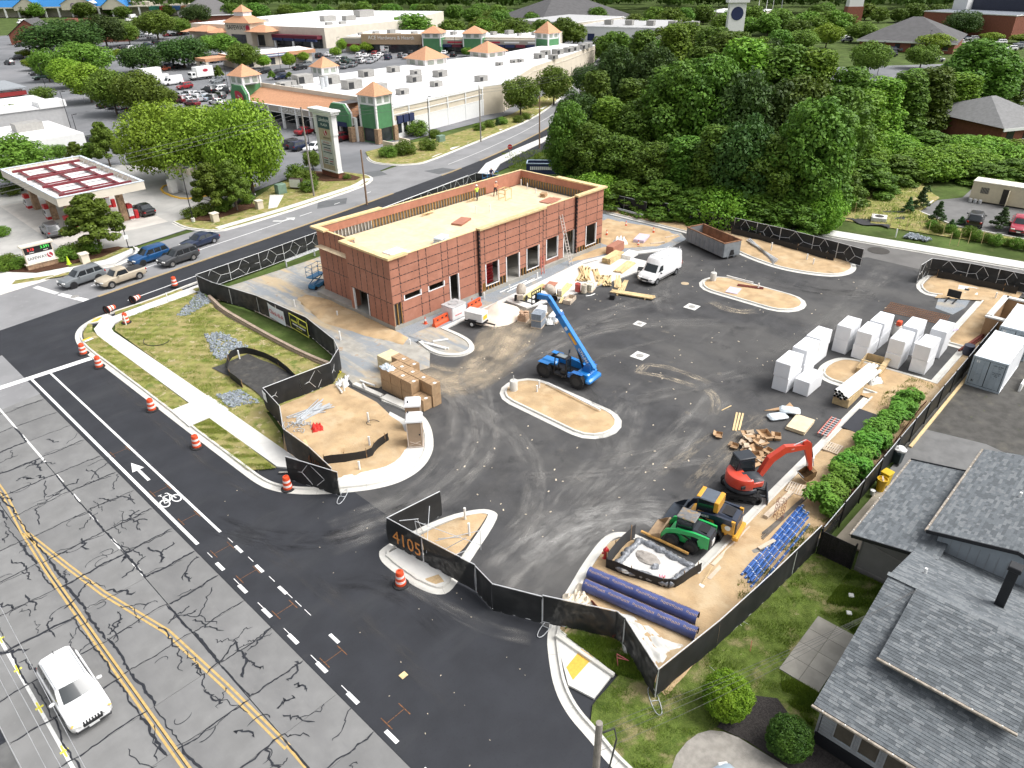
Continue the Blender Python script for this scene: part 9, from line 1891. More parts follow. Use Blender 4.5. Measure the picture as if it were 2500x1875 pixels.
for (x,y,s) in ((190,262,3),(198,258,2.6),(178,244,1.4),(184,243,1.4),(172,283,1.5),(215,270,4)):Bx(x-s,x+s,y-s*.6,y+s*.6,7.35,7.35+s*.7).b('rooftop_unit',m_hv,t)
t=Th('shop_row','row of shops with hardware store sign and two green orange roofed towers','building',(0,0,0));PB=t;a,b=(166,217),(206,150)
fd=V((b[0]-a[0],b[1]-a[1])).normalized();fn=V((fd.y,-fd.x));fn=-fn if fn.x>0 else fn;frz=atan2(fd.y,fd.x)
back_=[(a[0],a[1]),(b[0],b[1]),(b[0]+24,b[1]+14),(a[0]+24,a[1]+14)];MB().prism(back_,0,5.2).b('walls',mC,t);MB().prism(Of(back_,.4 if True else 0,True),5.21,5.24).b('roof',m_wroof,t)
fbox(0,.12,3.0,4.9,2.6,2.6,m_taupe,'fascia');fbox(.10,.40,2.9,6.3,2.8,2.8,M('store_tan',(.42,.30,.19),.8,var=.05),'store_front');fbox(.12,.38,.2,2.7,2.0,.2,mH,'shopfront');fbox(.40,1.0,3.0,4.6,2.6,2.6,m_taupe,'fascia');fbox(.40,1.0,.2,3.0,.4,.3,mH,'shopfront')
for k in Rg(12):u=.40+k*.05;fbox(u,u+.042,2.2,3.1,3.3,1.0,m_navy if k % 3 else m_maroon,'awning')
fbox(.0,.09,2.1,3.0,3.3,1.0,m_maroon,'awning')
p=fpt(.25,2.9);text('ACE Hardware & Hearth',1.75,mP,t,(p.x,p.y,5.1),(R(90),0,frz if fn.dot(V((sin(frz),-cos(frz))))>0 else frz+pi),ext=.03)
for (u,m_) in ((.56,mE),(.74,mE),(.83,mP),(.94,mP)):fbox(u-.035,u+.035,3.55,4.05,2.72,.1,m_,'shop_sign')
for u in (.46,.655):p=fpt(u,2.2);tower(p.x,p.y,3.3,6.9,m_green,mI,t,2.3,rz=frz)
for k in Rg(14):u=.05+k*.066;p=fpt(u,-6-(k % 3)*3);s=.8+.3*(k % 3);Bx(p.x-s,p.x+s,p.y-s*.7,p.y+s*.7,5.25,5.25+s).b('rooftop_unit',m_hv,t)
t=Th('bank_building','small white roofed bank with orange mansard and drive-through','building',(0,0,0));BKP=[(114,203),(142,203),(144,214),(116,216)];MB().prism(BKP,0,2.6).b('walls',mC,t);MB().prism([(113,202),(143,202),(145,215),(115,217)],2.6,3.7).b('mansard',mI,t);MB().prism([(113.6,202.6),(142.4,202.6),(144.4,214.4),(115.6,216.4)],3.71,3.75).b('roof',m_wroof,t)
for k in Rg(6):Bx(118+k*4,119.6+k*4,202.9,202.97,.3,2.2).b('window',mH,t)
Bx(105,113,206,213,2.7,3.6).b('drive_through_canopy',mI,t)
for (x,y) in ((105.5,206.5),(105.5,212.5)):Bx(x-.4,x+.4,y-.4,y+.4,0,2.7).b('column',mC,t)
Bx(123,131,201.84,201.88,3.0,3.3).b('print_bar',mP,t);Bx(122,132,201.88,201.98,2.7,3.6).b('sign_board',M('bank_blue',(.12,.17,.33),.6),t)
# buildings at the far left
t=Th('grey_shop','grey walled shop with tan brick corner left of the fuel station','building',(0,0,0));Bx(13,40.5,137,156,0,5.2).b('walls',M('grey_render',(.42,.42,.42),.8,var=.05),t);Bx(12.8,40.7,136.8,156.2,5.2,5.45).b('cornice',mW,t);Bx(36,41,136.7,141,5.2,6.4).b('parapet_tower',mW,t);Bx(22,26,136.9,137,0,4.2).b('brick_panel',M('tan_brick_wall',(.45,.28,.17),.9,var=.1),t);Bx(13,40.6,136.92,137,0,.9).b('brick_base',m_brick,t);Bx(13.3,40.2,137.3,155.8,5.46,5.5).b('roof',m_wroof,t);Bx(20,23,143,146,5.5,6.7).b('rooftop_unit',m_hv,t)
t=Th('white_shop','low white shop with flat white roof behind the fuel canopy','building',(0,0,0));Bx(4,35,112,130,0,4.0).b('walls',mW,t);Bx(4.4,34.6,112.4,129.6,4.01,4.05).b('roof',m_wroof,t);Bx(27,31.5,121,124,4.05,5.4).b('rooftop_unit',m_hv,t);Bx(19,21,115,117,4.05,5.0).b('rooftop_unit',m_hv,t)
p0=P(0,265);t=Th('diner','dark roofed diner with red awning cut by the left edge','building',(0,0,0));Bx(p0.x-20,p0.x+5.5,p0.y-2,p0.y+14,0,4.2).b('walls',mW,t);Bx(p0.x-20.5,p0.x+6.5,p0.y-3,p0.y+14.5,4.2,4.5).b('roof',M('diner_roof',(.28,.30,.32),.7),t);Bx(p0.x-20,p0.x+6,p0.y-3,p0.y-2.1,2.8,3.7).b('awning',M('diner_red',(.25,.02,.02),.7),t);Bx(p0.x-18,p0.x+5,p0.y-2.06,p0.y-2,.5,2.6).b('window',mH,t)
# brick church with gable and chimneys
t=Th('brick_church','brown brick chapel with steep roof and arched glass gable','church',(100,356,0),R(-38));
MB().prism([(-8,0),(8,0),(8,4),(0,9.5),(-8,4)],-14,0,mat=RX).b('nave',m_brick,t);MB().add([(-8.6,-.6,3.7),(0,-.6,9.8),(0,14.4,9.8),(-8.6,14.4,3.7),(8.6,-.6,3.7),(8.6,14.4,3.7)],[(0,1,2,3),(1,4,5,2)]).b('roof',m_droof,t);MB().prism([(-2,0),(2,0),(2,4),(0,6.5),(-2,4)],0,.1,mat=Tr((0,-.05,0)) @ RX).b('glass_arch',mH,t);Bx(8,40,2,16,0,3.6).b('hall',m_brick,t);Bx(7.6,40.5,1.5,16.5,3.6,4.4).b('hall_roof',m_droof,t)
for x in (14,22):Bx(x-2.2,x+2.2,12,16,0,9).b('chimney',m_brick,t)
# blue roofed supermarket far behind
t=Th('blue_roof_store','long store with bright blue roof and white gable entrance','building',(187,543,0),atan2(512.1-579.6,215.2-156.7));PBm=M('blue_metal_roof',(.02,.17,.42),.5,var=.08);Bx(-75,48,0,60,0,8).b('walls',M('store_beige',(.50,.46,.38),.8),t);Bx(-76,49,-6,0,5.4,6.2).b('canopy',mC,t);MB().add([(-72,-6,6.2),(36,-6,6.2),(36,1,10),(-72,1,10)],[(0,1,2,3)]).b('blue_roof',PBm,t)
for x,w,h in ((-30,9,11.5),(4,11,13),(28,8,11.5)):MB().prism([(-w,4.2),(w,4.2),(w,h-5),(0,h),(-w,h-5)],0,7.5,mat=Tr((x,0,0)) @ RX).b('gable',mC,t);MB().add([(x-w-1,-8,h-5.6),(x,-8,h+.3),(x,6,h+.3),(x-w-1,6,h-5.6),(x+w+1,-8,h-5.6),(x+w+1,6,h-5.6)],[(0,1,2,3),(1,4,5,2)]).b('gable_roof',PBm,t)
text('Giant',4.2,M('sign_purple',(.10,.05,.2),.6),t,(4,-7.7,6.6),(R(90),0,0),ext=.05);
for k in Rg(14):Bx(-74+k*9,-73+k*9,-6,-5.2,0,5.4).b('column',mW,t)
for k in Rg(5):Bx(50+k*7,56.5+k*7,-3,20,0,6).b('shop_bay',mC,t);Bx(50+k*7,56.5+k*7,-5.5,-3,3.4,5.6).b('bay_awning',M('awning_%d' % k,((.05,.25,.18),(.45,.05,.05),(.05,.15,.4),(.5,.2,.1),(.1,.3,.45))[k],.7),t)
def block(name,label,px0,px1,depth,h,wall,roofm,hip_=0.0,wins=0,cat='building'):
 a,b=P(*px0),P(*px1);t=Th(name,label,cat,(a.x,a.y,0),atan2(b.y-a.y,b.x-a.x));L=dist((a.x,a.y),(b.x,b.y));Bx(0,L,0,depth,0,h).b('walls',wall,t)
 if hip_>0:
  g=MB();o=1.0;k=min(L,depth)*.5;g.add([(-o,-o,h),(L+o,-o,h),(L+o,depth+o,h),(-o,depth+o,h),(min(k,L*.45),depth/2,h+hip_),(L-min(k,L*.45),depth/2,h+hip_)],[(0,1,5,4),(1,2,5),(2,3,4,5),(3,0,4),(3,2,1,0)]);g.b('roof',roofm,t);Bx(-1,L+1,-1.05,-.9,h-.5,h).b('fascia',mW,t)
 else:Bx(-.2,L+.2,-.2,depth+.2,h,h+.3).b('parapet',mW,t);Bx(.2,L-.2,.2,depth-.2,h+.31,h+.34).b('roof',roofm,t)
 for k in Rg(wins):x=L*(k+.5)/wins;w=Bx(x-.8,x+.8,-.06,0,1.0,2.5).b('window',mH,t);Bx(x-.9,x+.9,-.09,-.06,.9,1.0).b('sill',mW,w)
 return t
block('grey_roof_hall','long grey roofed hall with white gable beyond the plaza',(1322,78),(1545,62),40,4,mW,m_droof,9);w=block('white_warehouse','low white warehouse with rooftop units beyond the green tower',(1412,98),(1625,105),40,5,mW,M('pale_roof',(.42,.42,.42),.8));
for k in Rg(5):Bx(8+k*9,11+k*9,8,11,5.4,7.2).b('rooftop_unit',m_hv,w)
Bx(4,7,-.1,0,0,2.6).b('door',m_navy,w)
block('pink_warehouse','pale warehouse wall behind trees right of the shop row',(1262,88),(1400,96),40,6,mC,M('pale_roof',(.42,.42,.42),.8))
block('dark_roof_house','grey hip roofed building among trees beyond the supermarket',(445,58),(590,52),40,4,m_brick,M('slate_grey_roof',(.14,.135,.135),.9),9)
block('brick_office','low brick office with wide dark hipped roof at upper right',(2095,122),(2325,132),34,3.4,m_brick,m_droof,6.5,6);b=block('brick_hall','large flat roofed brick hall at the upper right',(2245,80),(2465,96),60,8,m_brick,M('blue_grey_roof',(.16,.18,.21),.7));Bx(5,60,20,24,8.3,13).b('clerestory',M('clerestory_dark',(.03,.035,.06),.6),b);Bx(2,8,16,26,8.3,13.5).b('roof_block',mW,b)
block('brick_cottage','brick house with grey hipped roof cut by the right edge',(2437,357),(2560,345),18,3.2,m_brick,M('cottage_roof',(.20,.20,.20),.9),3.6,3,'house');block('white_motel','white roofed building with flags beyond the dark trees',(1725,52),(1850,55),30,4,mC,m_wroof)
t=Th('clock_tower','white sign tower with round dark emblem rising above trees','tower',(*P(1787,118).to_2d(),0),R(-45));Bx(-3,3,-1.2,1.2,0,15,c=.05).b('shaft',mW,t);Bx(-3.8,3.8,-1.8,1.8,15,16).b('cornice',mW,t);g=MB().lathe([(2.2,0),(2.2,.1),(.05,.11)],20);g.v=[(x,-1.2-z,y+11.5) for x,y,z in g.v];g.b('emblem',m_navy,t)
t=Th('brick_tower','red brick sign tower with pale top among trees','tower',(*P(2075,70).to_2d(),0),R(-45));Bx(-3.5,3.5,-2,2,0,9).b('shaft',m_brick,t);Bx(-3.2,3.2,-1.8,1.8,9,15).b('upper',mW,t);Bx(-3.8,3.8,-2.2,2.2,15,16).b('cap',M('copper_green',(.2,.35,.3),.6),t)
for i,(px,py,c) in En(((1848,50,(.5,.42,.2)),(1867,48,(.5,.25,.3)),(1882,52,(.6,.08,.05)))):p=P(px,py);t=Th('flagpole',('white flagpole with pale yellow flag above the trees','tall flagpole with striped flag above the trees','flagpole with orange red flag above the trees')[i],'flagpole',(p.x,p.y,0));Cy((0,0,0),(0,0,13+2*(i==1)),.12,n=6).b('shaft',mP,t);Bx(.1,3.2,-.05,.05,10.5+2*(i==1),12.6+2*(i==1)).b('flag',M('flag_%d' % i,c,.8),t)
t=Th('tall_sign','tall yellow panel sign on a pole above the far trees','sign',(*P(1905,40).to_2d(),0),R(-45));Cy((0,0,0),(0,0,16),.3,n=8).b('shaft',mS,t);Bx(-1.6,1.6,-.3,.3,14,19).b('panel',M('panel_yellow',(.7,.45,.03),.6),t)
# parked cars in the lots
def Cr(region,items,head):
 """items: (px, py, kind, colour[, heading]) in photo pixels"""
 its=sorted(items,key=lambda q:q[0]);cnt={};tot={}
 for q in its:k=(q[2],q[3]);tot[k]=tot.get(k,0)+1
 for q in its:
  k=(q[2],q[3]);i=cnt.get(k,0);cnt[k]=i+1;kind={'sedan':'car','suv':'SUV','pickup':'pickup','pickup4':'pickup','van':'van'}[q[2]];c=NAMEC.get(q[3],q[3])
  lb=(c+' '+kind if tot[k]==1 else ORD[i]+' '+c+' '+kind+' from the left')+' '+region
  p=P(q[0],q[1]);car(q[2],q[3],(p.x,p.y,0),R(q[4] if len(q)>4 else head),lb,'cars '+region,det=0)
Cr('parked on the lot beside the median trees',[(440,238,'sedan','silver'),(458,237,'suv','silver'),(473,236,'sedan','white'),(490,236,'sedan','silver'),(440,250,'suv','maroon'),(460,250,'sedan','white'),(478,248,'suv','silver'),(495,246,'sedan','paleblue'),(515,246,'suv','grey'),(470,258,'sedan','maroon'),(535,240,'suv','gunmetal'),(530,255,'sedan','white')],100)
Cr('parked under the median trees',[(262,262,'sedan','black'),(285,264,'sedan','gunmetal'),(305,266,'suv','silver'),(325,268,'sedan','black'),(195,226,'sedan','white'),(225,355,'pickup4','black')],20)
Cr('on the open plaza lot near the delivery truck',[(452,217,'suv','red',190),(533,200,'sedan','slate',190),(527,214,'suv','slate',185),(510,226,'suv','black'),(536,224,'suv','white',185),(555,228,'suv','gunmetal'),(646,179,'suv','black',190),(678,181,'sedan','black',185),(686,193,'suv','navy',190),(400,173,'sedan','orange',200)],100)
Cr('parked in front of the small bank',[(384,166,'suv','white'),(410,161,'sedan','navy'),(436,167,'sedan','black'),(472,158,'suv','white'),(503,155,'suv','white'),(530,153,'suv','navy'),(520,146,'sedan','maroon'),(548,147,'suv','silver')],20)
Cr('scattered over the wide plaza lot',[(301,118,'sedan','gunmetal'),(325,116,'sedan','slate'),(310,130,'suv','black'),(322,122,'suv','white'),(296,145,'sedan','slate'),(383,123,'sedan','gunmetal'),(360,112,'sedan','navy'),(384,108,'suv','black'),(262,122,'sedan','black'),(412,115,'suv','white'),(420,120,'suv','silver')],20)
Cr('by the chapel on the left',[(50,114,'suv','black',190),(98,122,'sedan','white',190),(42,146,'suv','black',190),(24,158,'suv','gunmetal',100),(95,183,'pickup4','gunmetal',190),(105,194,'pickup4','green',190),(55,58,'van','white',200),(70,62,'suv','white',200)],190)
Cr('parked before the hardware store',[(830,150,'suv','white'),(842,152,'pickup4','green'),(856,154,'sedan','green'),(870,157,'suv','gunmetal'),(884,154,'suv','white'),(823,165,'suv','black'),(842,167,'sedan','slate'),(862,163,'sedan','slate'),(878,140,'suv','white'),(893,140,'sedan','white'),(888,131,'sedan','black'),(917,136,'suv','red'),(928,138,'sedan','white'),(946,135,'sedan','grey'),(919,145,'suv','white'),(948,145,'suv','navy'),(905,154,'sedan','silver'),(913,150,'suv','silver'),(980,140,'suv','grey'),(992,143,'sedan','silver'),(1004,136,'pickup4','black'),(1005,148,'sedan','maroon'),(1085,133,'sedan','white'),(1107,138,'suv','black'),(780,141,'suv','black'),(803,137,'sedan','white'),(940,127,'van','white'),(1160,135,'suv','white')],35)
Cr('at the flatbed bay beside the bank',[(733,170,'pickup4','black',10),(752,163,'pickup4','slate',10),(733,115,'sedan','slate',0)],10)
Cr('parked under the orange arcade',[(748,327,'sedan','red'),(838,343,'suv','maroon'),(720,360,'suv','black'),(737,365,'suv','navy'),(768,367,'sedan','white',200),(1035,313,'sedan','slate',5)],5)
Cr('in the far lots before the blue roofed store',[(315,52,'suv','white'),(327,45,'van','white'),(348,91,'suv','slate'),(370,93,'sedan','silver'),(365,86,'sedan','white'),(410,89,'sedan','maroon'),(425,88,'sedan','black'),(440,86,'sedan','red'),(452,85,'suv','gunmetal'),(460,76,'suv','white')],20)
Cr('behind the plaza by the service doors',[(1390,182,'sedan','gunmetal',25),(1475,190,'sedan','slate',25)],25)
Cr('parked around the brick offices',[(1952,103,'suv','silver'),(2020,105,'sedan','navy'),(2058,96,'sedan','white'),(2066,102,'suv','silver'),(1874,132,'suv','white'),(2172,127,'suv','navy'),(2172,138,'suv','black'),(2200,126,'sedan','grey'),(2285,150,'sedan','silver'),(2338,109,'suv','white'),(2355,98,'sedan','navy'),(2372,99,'suv','silver'),(2375,106,'sedan','white'),(2440,108,'suv','white'),(2455,92,'suv','silver'),(2425,118,'sedan','maroon'),(2440,124,'suv','silver'),(2465,124,'suv','white'),(2430,133,'sedan','grey'),(2450,138,'suv','maroon'),(2435,146,'sedan','white'),(2480,120,'suv','slate'),(2490,112,'sedan','navy')],130)
Cr('beside the brick cottage on the right',[(2470,258,'suv','white',20)],20)
p=P(577,148);car('pickup4','black',(P(582,499).x,P(582,499).y,.02),R(14),'black pickup truck parked behind the young pear trees',det=1)
# delivery truck and bobtail
def truck(label,loc,rz,box_,logo):
 t=Th('delivery_truck',label,'truck',loc,rz);Bx(-2.6,2.9,-1.2,1.2,.8,3.5,c=.04).b('cargo_box',mP,t);Bx(-4.3,-2.7,-1.05,1.05,.6,2.3,c=.2).b('cab',mP,t,True);Bx(-4.34,-4.2,-.9,.9,1.45,2.15,c=.03).b('windshield',mG,t);Bx(-4.2,2.9,-.9,.9,.5,.8).b('chassis',mK,t)
 for s in (-1,1):Bx(-3.9,-3.1,s*1.055-.01,s*1.055+.01,1.45,2.1).b('side_window',mG,t)
 for x in (-3.4,1.6):
  for y in (-1,1):Cy((x,y*.8,.42),(x,y*1.08,.42),.42,n=14).b('wheel',mY,t)
 if logo:
  g=MB().lathe([(.7,0),(.7,.02),(.02,.021)],18);g.v=[(x*1.2+.3,-1.2-z,y*.6+2.5) for x,y,z in g.v];g.b('emblem',mE,t)
for (px,py,lb,lg) in ((498,193,'white delivery truck with round red emblem on the plaza lot',1),(372,197,'white box truck partly hidden by median trees',0)):p=P(px,py);truck(lb,(p.x,p.y,0),R(5),1,lg)
p=P(423,207);car('van','white',(p.x,p.y,0),R(185),'white delivery van on the plaza lot beside the box truck',det=0);p=P(390,204);car('van','white',(p.x,p.y,0),R(185),'white van half hidden by median trees beside the box truck',det=0)
p=P(299,43);truck('white box truck far away before the blue roofed store',(p.x,p.y,0),R(200),1,0)
p=P(953,126);truck('white truck unloading before the hardware store',(p.x,p.y,0),R(30),1,1)
# trees and shrubs placed from the photograph
def ptree(kind,bx,by,ytop,wpx,label,group=None,cat=None,z=0.0):
 b=P(bx,by);dist=(b-CAM_POS).length;r=wpx/2*dist/FPX
 h=2.0
 for _ in Rg(40):
  d=V((b.x,b.y,h))-CAM_POS;y=937.5-FPX*d.dot(_up)/d.dot(_fw);h+=(y-ytop)*dist/FPX*.8
 h=max(.6,h);k0={'lot0':(8.5,4.0),'lot1':(8,3.6),'lot2':(7.5,3.2),'pear':(7.2,2.3),'oak':(7.8,4.4),'willow':(11,6.6),'wood0':(14,4.6),'wood1':(15,3.8),'wood2':(12,4.8),'wood3':(13,3.6),'vine0':(5.5,4.2),'vine1':(7.5,3.6),'far0':(13,5.5),'far1':(11,4.8),'bush':(1.3,.9),'sapling':(2.7,.62),'pine':(3.6,1.0),'juniper':(2.8,.9)}[kind]
 s=r/k0[1];return plant(kind,(b.x,b.y,z),(s,s,h/k0[0]),label,group,cat)
for q in [('oak',165,137,57,140,'largest dark tree among the cluster beside the chapel'),('oak',263,116,42,74,'dark round tree right of the chapel roof'),('lot1',318,110,60,44,'small lime tree right of the dark tree near chapel'),('lot0',387,97,30,76,'tall round tree at the near corner of the far lot'),('lot1',442,86,48,48,'lighter tree beside the tall tree in the far lot'),('oak',483,60,15,58,'dark tree before the grey roofed hall'),('lot0',215,192,108,110,'broad green tree at the head of the median row'),('lot2',225,250,160,92,'lime green tree low in the median row'),('lot0',287,280,175,92,'green tree in the middle of the median row'),('lot0',355,285,178,92,'green tree at the street end of median row'),('lot1',402,268,216,60,'small tree behind the street end of median row'),('oak',350,178,116,84,'dark rounded tree on the grass strip in the lot'),('oak',452,166,98,106,'large dark tree before the bank parking'),('lot1',540,137,86,74,'olive green tree before the supermarket entrance'),('lot0',600,170,108,68,'bushy green tree at the corner of the bank'),('lot2',645,167,136,30,'small tree before the bank wall'),('lot2',708,168,130,28,'small tree before the right end of bank'),('lot2',742,152,128,26,'small tree at the right corner of bank'),('pear',537,197,159,20,'narrow columnar tree beside the delivery truck'),('juniper',583,190,168,13,'narrow dark conifer beside the plaza drive'),('pear',624,203,175,22,'clipped oval tree above the green gable'),('pear',665,195,172,18,'clipped oval tree behind the plaza roof edge'),('pear',708,193,175,17,'dark oval tree behind the plaza roof'),('lot2',290,143,121,26,'small lime tree alone on the wide lot'),('lot2',65,142,122,32,'small tree on the left lot island'),('lot2',88,172,140,40,'lime tree beside the parked pickups'),('lot1',122,200,124,48,'thin grey green tree behind the parked pickups'),('lot2',175,215,146,66,'pale tree at the left of the median row'),('bush',107,247,214,46,'round green shrub on the drive corner'),('lot0',35,325,260,80,'tree in front of the grey shop at left edge'),('lot0',55,465,340,135,'broad tree left of the fuel canopy'),('lot1',148,393,354,34,'small dark tree against the white shop wall'),('pear',193,400,345,40,'dark shrubby tree behind the fuel canopy'),('pear',228,405,348,46,'reddish dark tree behind the fuel canopy'),('pear',270,408,296,62,'tall pointed tree behind the fuel canopy'),('willow',420,440,262,170,'leftmost of big pale willow like trees by the kiosk'),('willow',520,452,276,200,'middle of the big pale trees by the kiosk'),('willow',618,470,260,165,'rightmost of the big pale trees near the tall sign'),('lot0',470,380,270,130,'green tree behind the pale trees by the kiosk'),('pear',247,611,472,118,'pear tree on the mulch before the fuel canopy'),('pear',524,521,396,84,'left of two pear trees by the forecourt exit'),('pear',580,516,388,78,'right of two pear trees by the forecourt exit'),('lot2',836,129,96,22,'young tree left of the hardware store'),('lot2',896,129,104,28,'lime tree before the hardware store'),('lot2',868,131,110,22,'small lime tree before the maroon awning'),('lot2',820,141,116,26,'young tree on the lot island before hardware store'),('lot1',1140,138,117,24,'small tree between the green towers'),('lot1',1271,282,194,84,'nearest street tree before the beige plaza wall'),('lot0',1352,256,166,80,'middle street tree beside the plaza service road'),('oak',1432,232,163,74,'dark street tree by the green bin store'),('far1',1005,92,35,100,'broad tree behind the hardware store roof'),('far1',1105,92,48,62,'green tree behind the shop row'),('far1',1180,92,43,72,'round green tree behind the right of shop row'),('far1',1245,95,50,66,'lime green tree right of the round tree behind shops'),('lot1',765,415,372,40,'small street tree growing against the signal pole')]:ptree(*q[:5],q[5])
for q in [('lot0',2115,185,106,76,'round lime tree on the office lot edge'),('lot1',2245,168,113,60,'lime tree beside the green lamp post'),('lot0',2100,104,56,58,'dark tree before the brick office wall'),('oak',2222,115,58,62,'dark tree before the hipped office roof'),('oak',2345,92,32,66,'dark tree before the brick hall'),('lot2',2275,128,84,70,'pale lime tree at the office corner'),('lot2',2420,103,80,40,'young tree in the right car park'),('lot2',2490,105,84,40,'young tree at the right edge car park'),('wood0',2360,290,98,150,'tall bamboo like tree at the far right woods'),('wood1',2440,270,150,110,'green tree at the right edge woods'),('lot0',1950,128,75,70,'green tree left of the office lot'),('lot2',2015,118,60,60,'lime tree by the office lot lamp')]:ptree(*q[:5],q[5],'trees round the offices')
# woods behind the site: tree by tree
WD=[(1385,452,250,90),(1440,462,300,110),(1510,470,330,120),(1590,490,350,120),(1660,500,330,130),(1730,520,300,130),(1800,530,290,140),(1870,538,330,140),(1945,545,240,150),(2000,540,260,130),(1410,400,225,110),(1480,410,240,120),(1560,420,245,130),(1640,425,150,150),(1715,430,140,150),(1790,440,170,140),(1860,440,200,130),(1930,440,190,140),(2010,440,210,140),(2080,420,220,130),(1450,340,170,100),(1540,340,190,120),(1620,345,160,130),(1700,340,155,120),(1790,340,95,150),(1880,335,110,160),(1960,340,120,130),(2050,350,160,120),(2130,350,190,120),(2190,330,170,110),(2250,320,160,110),(2320,310,180,110),(1760,260,80,130),(1850,255,100,120),(1700,270,110,110),(2110,300,200,90),(2230,260,170,100),(1590,290,110,100),(1500,280,110,90),(1560,230,70,90),(1640,220,60,100)]
KN=['wood0','wood1','wood3','wood2']
for i,q in En(sorted(WD,key=lambda w:w[0])):k=KN[(i*7+int(q[1])) % 4];row='front' if q[1]>430 else 'middle' if q[1]>320 else 'back';ptree(k,q[0],q[1],q[2],q[3]*1.12,('tall ' if q[1]-q[2]>180 else '')+('dark ' if k=='wood2' else 'vine hung ' if k=='wood3' else 'green ')+'tree in the '+row+' of the woods, '+ORD[i]+' of all from the left','trees of the woods behind the site')
VN=[(1395,480,430,90),(1460,492,430,110),(1530,505,440,120),(1610,520,440,130),(1690,535,460,120),(1770,545,460,130),(1850,556,470,130),(1930,562,470,130),(1990,560,460,100),(2040,500,400,110),(2110,470,390,120),(2180,440,380,120),(2250,430,370,130),(2330,420,360,130),(2400,400,340,130),(2470,400,350,120),(2080,430,350,130),(2160,400,330,120),(2260,380,320,130),(2350,370,330,110),(1650,470,390,120),(1560,465,390,110),(1880,500,410,130),(2470,440,390,110),(2400,445,400,100)]
for i,q in En(sorted(VN,key=lambda w:w[0])):ptree('vine0' if i % 2 else 'vine1',q[0],q[1],q[2],q[3]*1.15,ORD[i]+' vine covered thicket from the left at the foot of woods','vine covered thickets at the foot of the woods','thicket')
rs=random.Random(5);FB=[]
for k in Rg(120):
 px=rs.uniform(1180,2500);py=rs.uniform(52,120) if px<1700 else rs.uniform(46,100)
 if 1400<px<1640 and py>84:continue
 if px>2060 and py>62:continue
 FB.append((px,py))
FB+=[(rs.uniform(560,1180),rs.uniform(44,58)) for k in Rg(34)]+[(rs.uniform(60,560),rs.uniform(30,46)) for k in Rg(12)]+[(1580,150),(1620,140),(1660,150),(1700,140),(1500,165),(1540,150),(1480,150),(1740,150),(1800,140),(1850,150),(1900,130),(1950,90)]
cn={}
for (px,py) in sorted(FB):
 w='behind the supermarket' if px<880 else 'behind the shop row' if px<1250 else 'between plaza and offices' if px<1720 else 'around the sign towers' if px<2080 else 'behind the brick hall';cn[w]=cn.get(w,-1)+1
 ht=rs.uniform(28,46)*(1.0+(py-50)/110);ptree('far0' if rs.random()<.5 else 'far1',px,py,py-ht,ht*rs.uniform(.85,1.2),ORD[cn[w]]+' tree from the left in the far belt '+w,'far trees '+w)
# distant woodland that reads as one mass
n=1500;pts=[]
for k in Rg(n):
 px=RNG.uniform(-250,2750);py=-22+RNG.random()**.7*62
 p=P(px,py);pts.append((p.x,p.y,RNG.uniform(12,21)))
C_,N_,S_=[],[],[]
for (x,y,h) in pts:
 m=95;d=RNG.normal(size=(m,3));d /= np.linalg.norm(d,axis=1)[:,None];d[:,2]=np.abs(d[:,2])*1.0-.25;lump=1+.22*np.sin(d[:,0]*5+x)*np.cos(d[:,1]*5+y);C_.append(np.array([x,y,h*.55])+d*np.array([h*.36,h*.36,h*.48])*lump[:,None]);N_.append(d+RNG.normal(size=(m,3))*.35);S_.append(np.full(m,h*.145)*(.6+.8*RNG.random(m)))
C_=np.concatenate(C_);N_=np.concatenate(N_);N_ /= np.linalg.norm(N_,axis=1)[:,None];tag(link('far_woods',leaf_mesh('far_woods',C_,N_,np.concatenate(S_),Lm('leaves_far',(.039,.093,.018),(.105,.180,.033)),.8)),'dark green woodland covering the horizon','woods',kind='stuff')
# shrubs in beds
SH=[(8,575,34,'low hedge shrub left of the price sign'),(30,650,45,'second hedge shrub left of the price sign'),(50,655,40,'shrub touching the price sign'),(165,636,50,'low shrub right of price sign'),(190,628,55,'low shrub in the bed under the pear tree'),(220,620,55,'shrub at the right end of the price sign bed'),(12,660,50,'shrub at the left edge of the bed'),(470,532,40,'low lime shrub at the forecourt corner'),(500,525,45,'shrub under the left pear tree'),(545,515,50,'shrub under the right pear tree'),(600,498,40,'shrub beside the stone pillar near the path'),(730,440,60,'green shrub behind the pale green box'),(757,468,45,'green shrub left of the signal pole'),(745,455,60,'larger green shrub beside the signal pole'),(848,438,20,'small shrub under the plaza sign'),(990,378,55,'large round shrub in the corner planting'),(950,385,45,'grey green grass like shrub in corner planting'),(1045,368,45,'brown leaved shrub in the corner planting'),(1020,330,55,'shrub tree before the navy awnings'),(1060,335,30,'green shrub beside the utility cabinet'),(1265,300,28,'round shrub on the street bank'),(1285,292,26,'second round shrub on the street bank'),(1170,320,30,'low hedge on the street bank'),(1195,312,30,'low hedge middle on the street bank'),(1225,305,30,'low hedge end on the street bank'),(30,475,40,'shrub below the tree left of fuel canopy'),(330,400,30,'dark shrub beside the air pump'),(370,395,32,'dark shrub right of the air pump')]
for (px,py,w,lb) in SH:ptree('bush',px,py,py-w*.62,w,lb,'shrubs in the street beds','shrub')
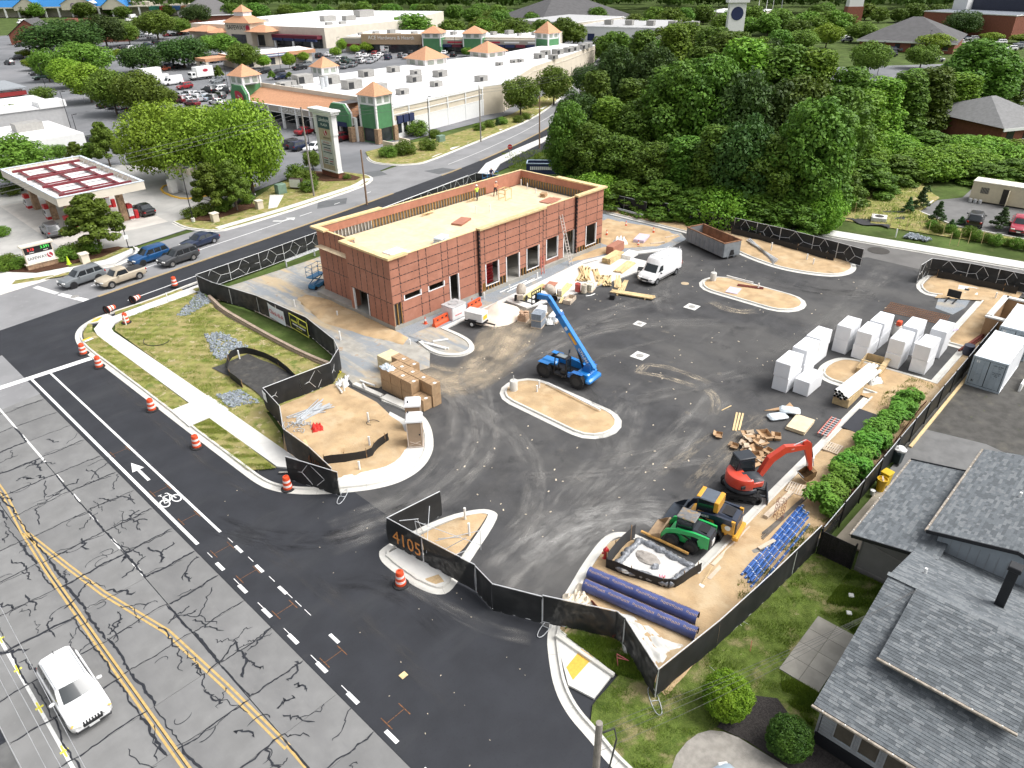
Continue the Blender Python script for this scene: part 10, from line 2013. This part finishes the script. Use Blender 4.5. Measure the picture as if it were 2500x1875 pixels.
for (px,py,t_,w,lb) in ((1215,308,286,18,'conical shrub on the street bank left'),(660,430,0,0,'')):
 if w:ptree('juniper',px,py,t_,w,lb)
# planting along the side yard
for i,(px,py,yt,w) in En(((2245,510,455,34),(2215,520,480,26),(2285,545,490,36),(2345,548,528,22),(2440,560,505,42),(2265,470,452,14),(2320,560,535,26))):ptree('pine',px,py,yt,w,('young pine on the mulch beside the yard kerb','small dark shrub left of the young pine','young pine nearest the yard corner','bright shrub beside the black SUV','young tree between the black SUV and red pickup','thin pine behind the yard kerb','dark low shrub near the yard corner')[i],'young planting by the side yard')
for i in Rg(14):x=88.6+U(-.6,.8);y=-13.5-i*1.05;plant('bush',(x,y,0),U(.6,1.0),ORD[i]+' low shrub from the left in the bed along the yard kerb','low shrubs along the yard kerb','shrub')
for i in Rg(16):
 px=2030+i*24+U(-10,10);py=520+i*6+U(-15,15);p=P(px,py);t=Th('stake',ORD[i]+' thin wooden tree stake from the left beside the rear sidewalk','stake',(p.x,p.y,0),0,'wooden tree stakes');Bm((0,0,0),(.1,.05,1.5),.05,.05).b('shaft',mL,t)
g=MB().grid(lambda u,v:((86.0+9.5*u+.5*sin(v*9)),(-9.6+6.0*v*(1-.3*u))+.3*sin(u*11),.06+.06*sin(u*13+v*9)),18,10);tag(g.b('geotextile',M('geotextile',(.035,.035,.037),.8,var=.25,scale=2),None,'all'),'dark geotextile sheet in the swale behind the rear sidewalk','geotextile')
t=Th('precast_ring','square white precast inlet with round opening on the geotextile','inlet',(88.4,-7.4,.1),.3);Bx(-.9,.9,-.9,.9,0,.5,c=.03).b('box',mV,t);MB().lathe([(.55,.5),(.55,.52),(.02,.521)],16).b('opening',m_dark,t)
blades('grass',[[(86,26),(86,0),(88,-12),(92,-14.5),(96,-9),(104,-9),(110,0),(112,20),(100,36)]],16000,.4,G_GRASS,'long wild grass behind the rear sidewalk',.05,.05)
blades('grass',[[(76,46),(88,40),(96,50),(84,56)],[(84.5,34),(88,30),(94,36),(90,42)]],6000,.35,G_GRASS2,'wild grass behind the building by the street corner',-.05,.05)
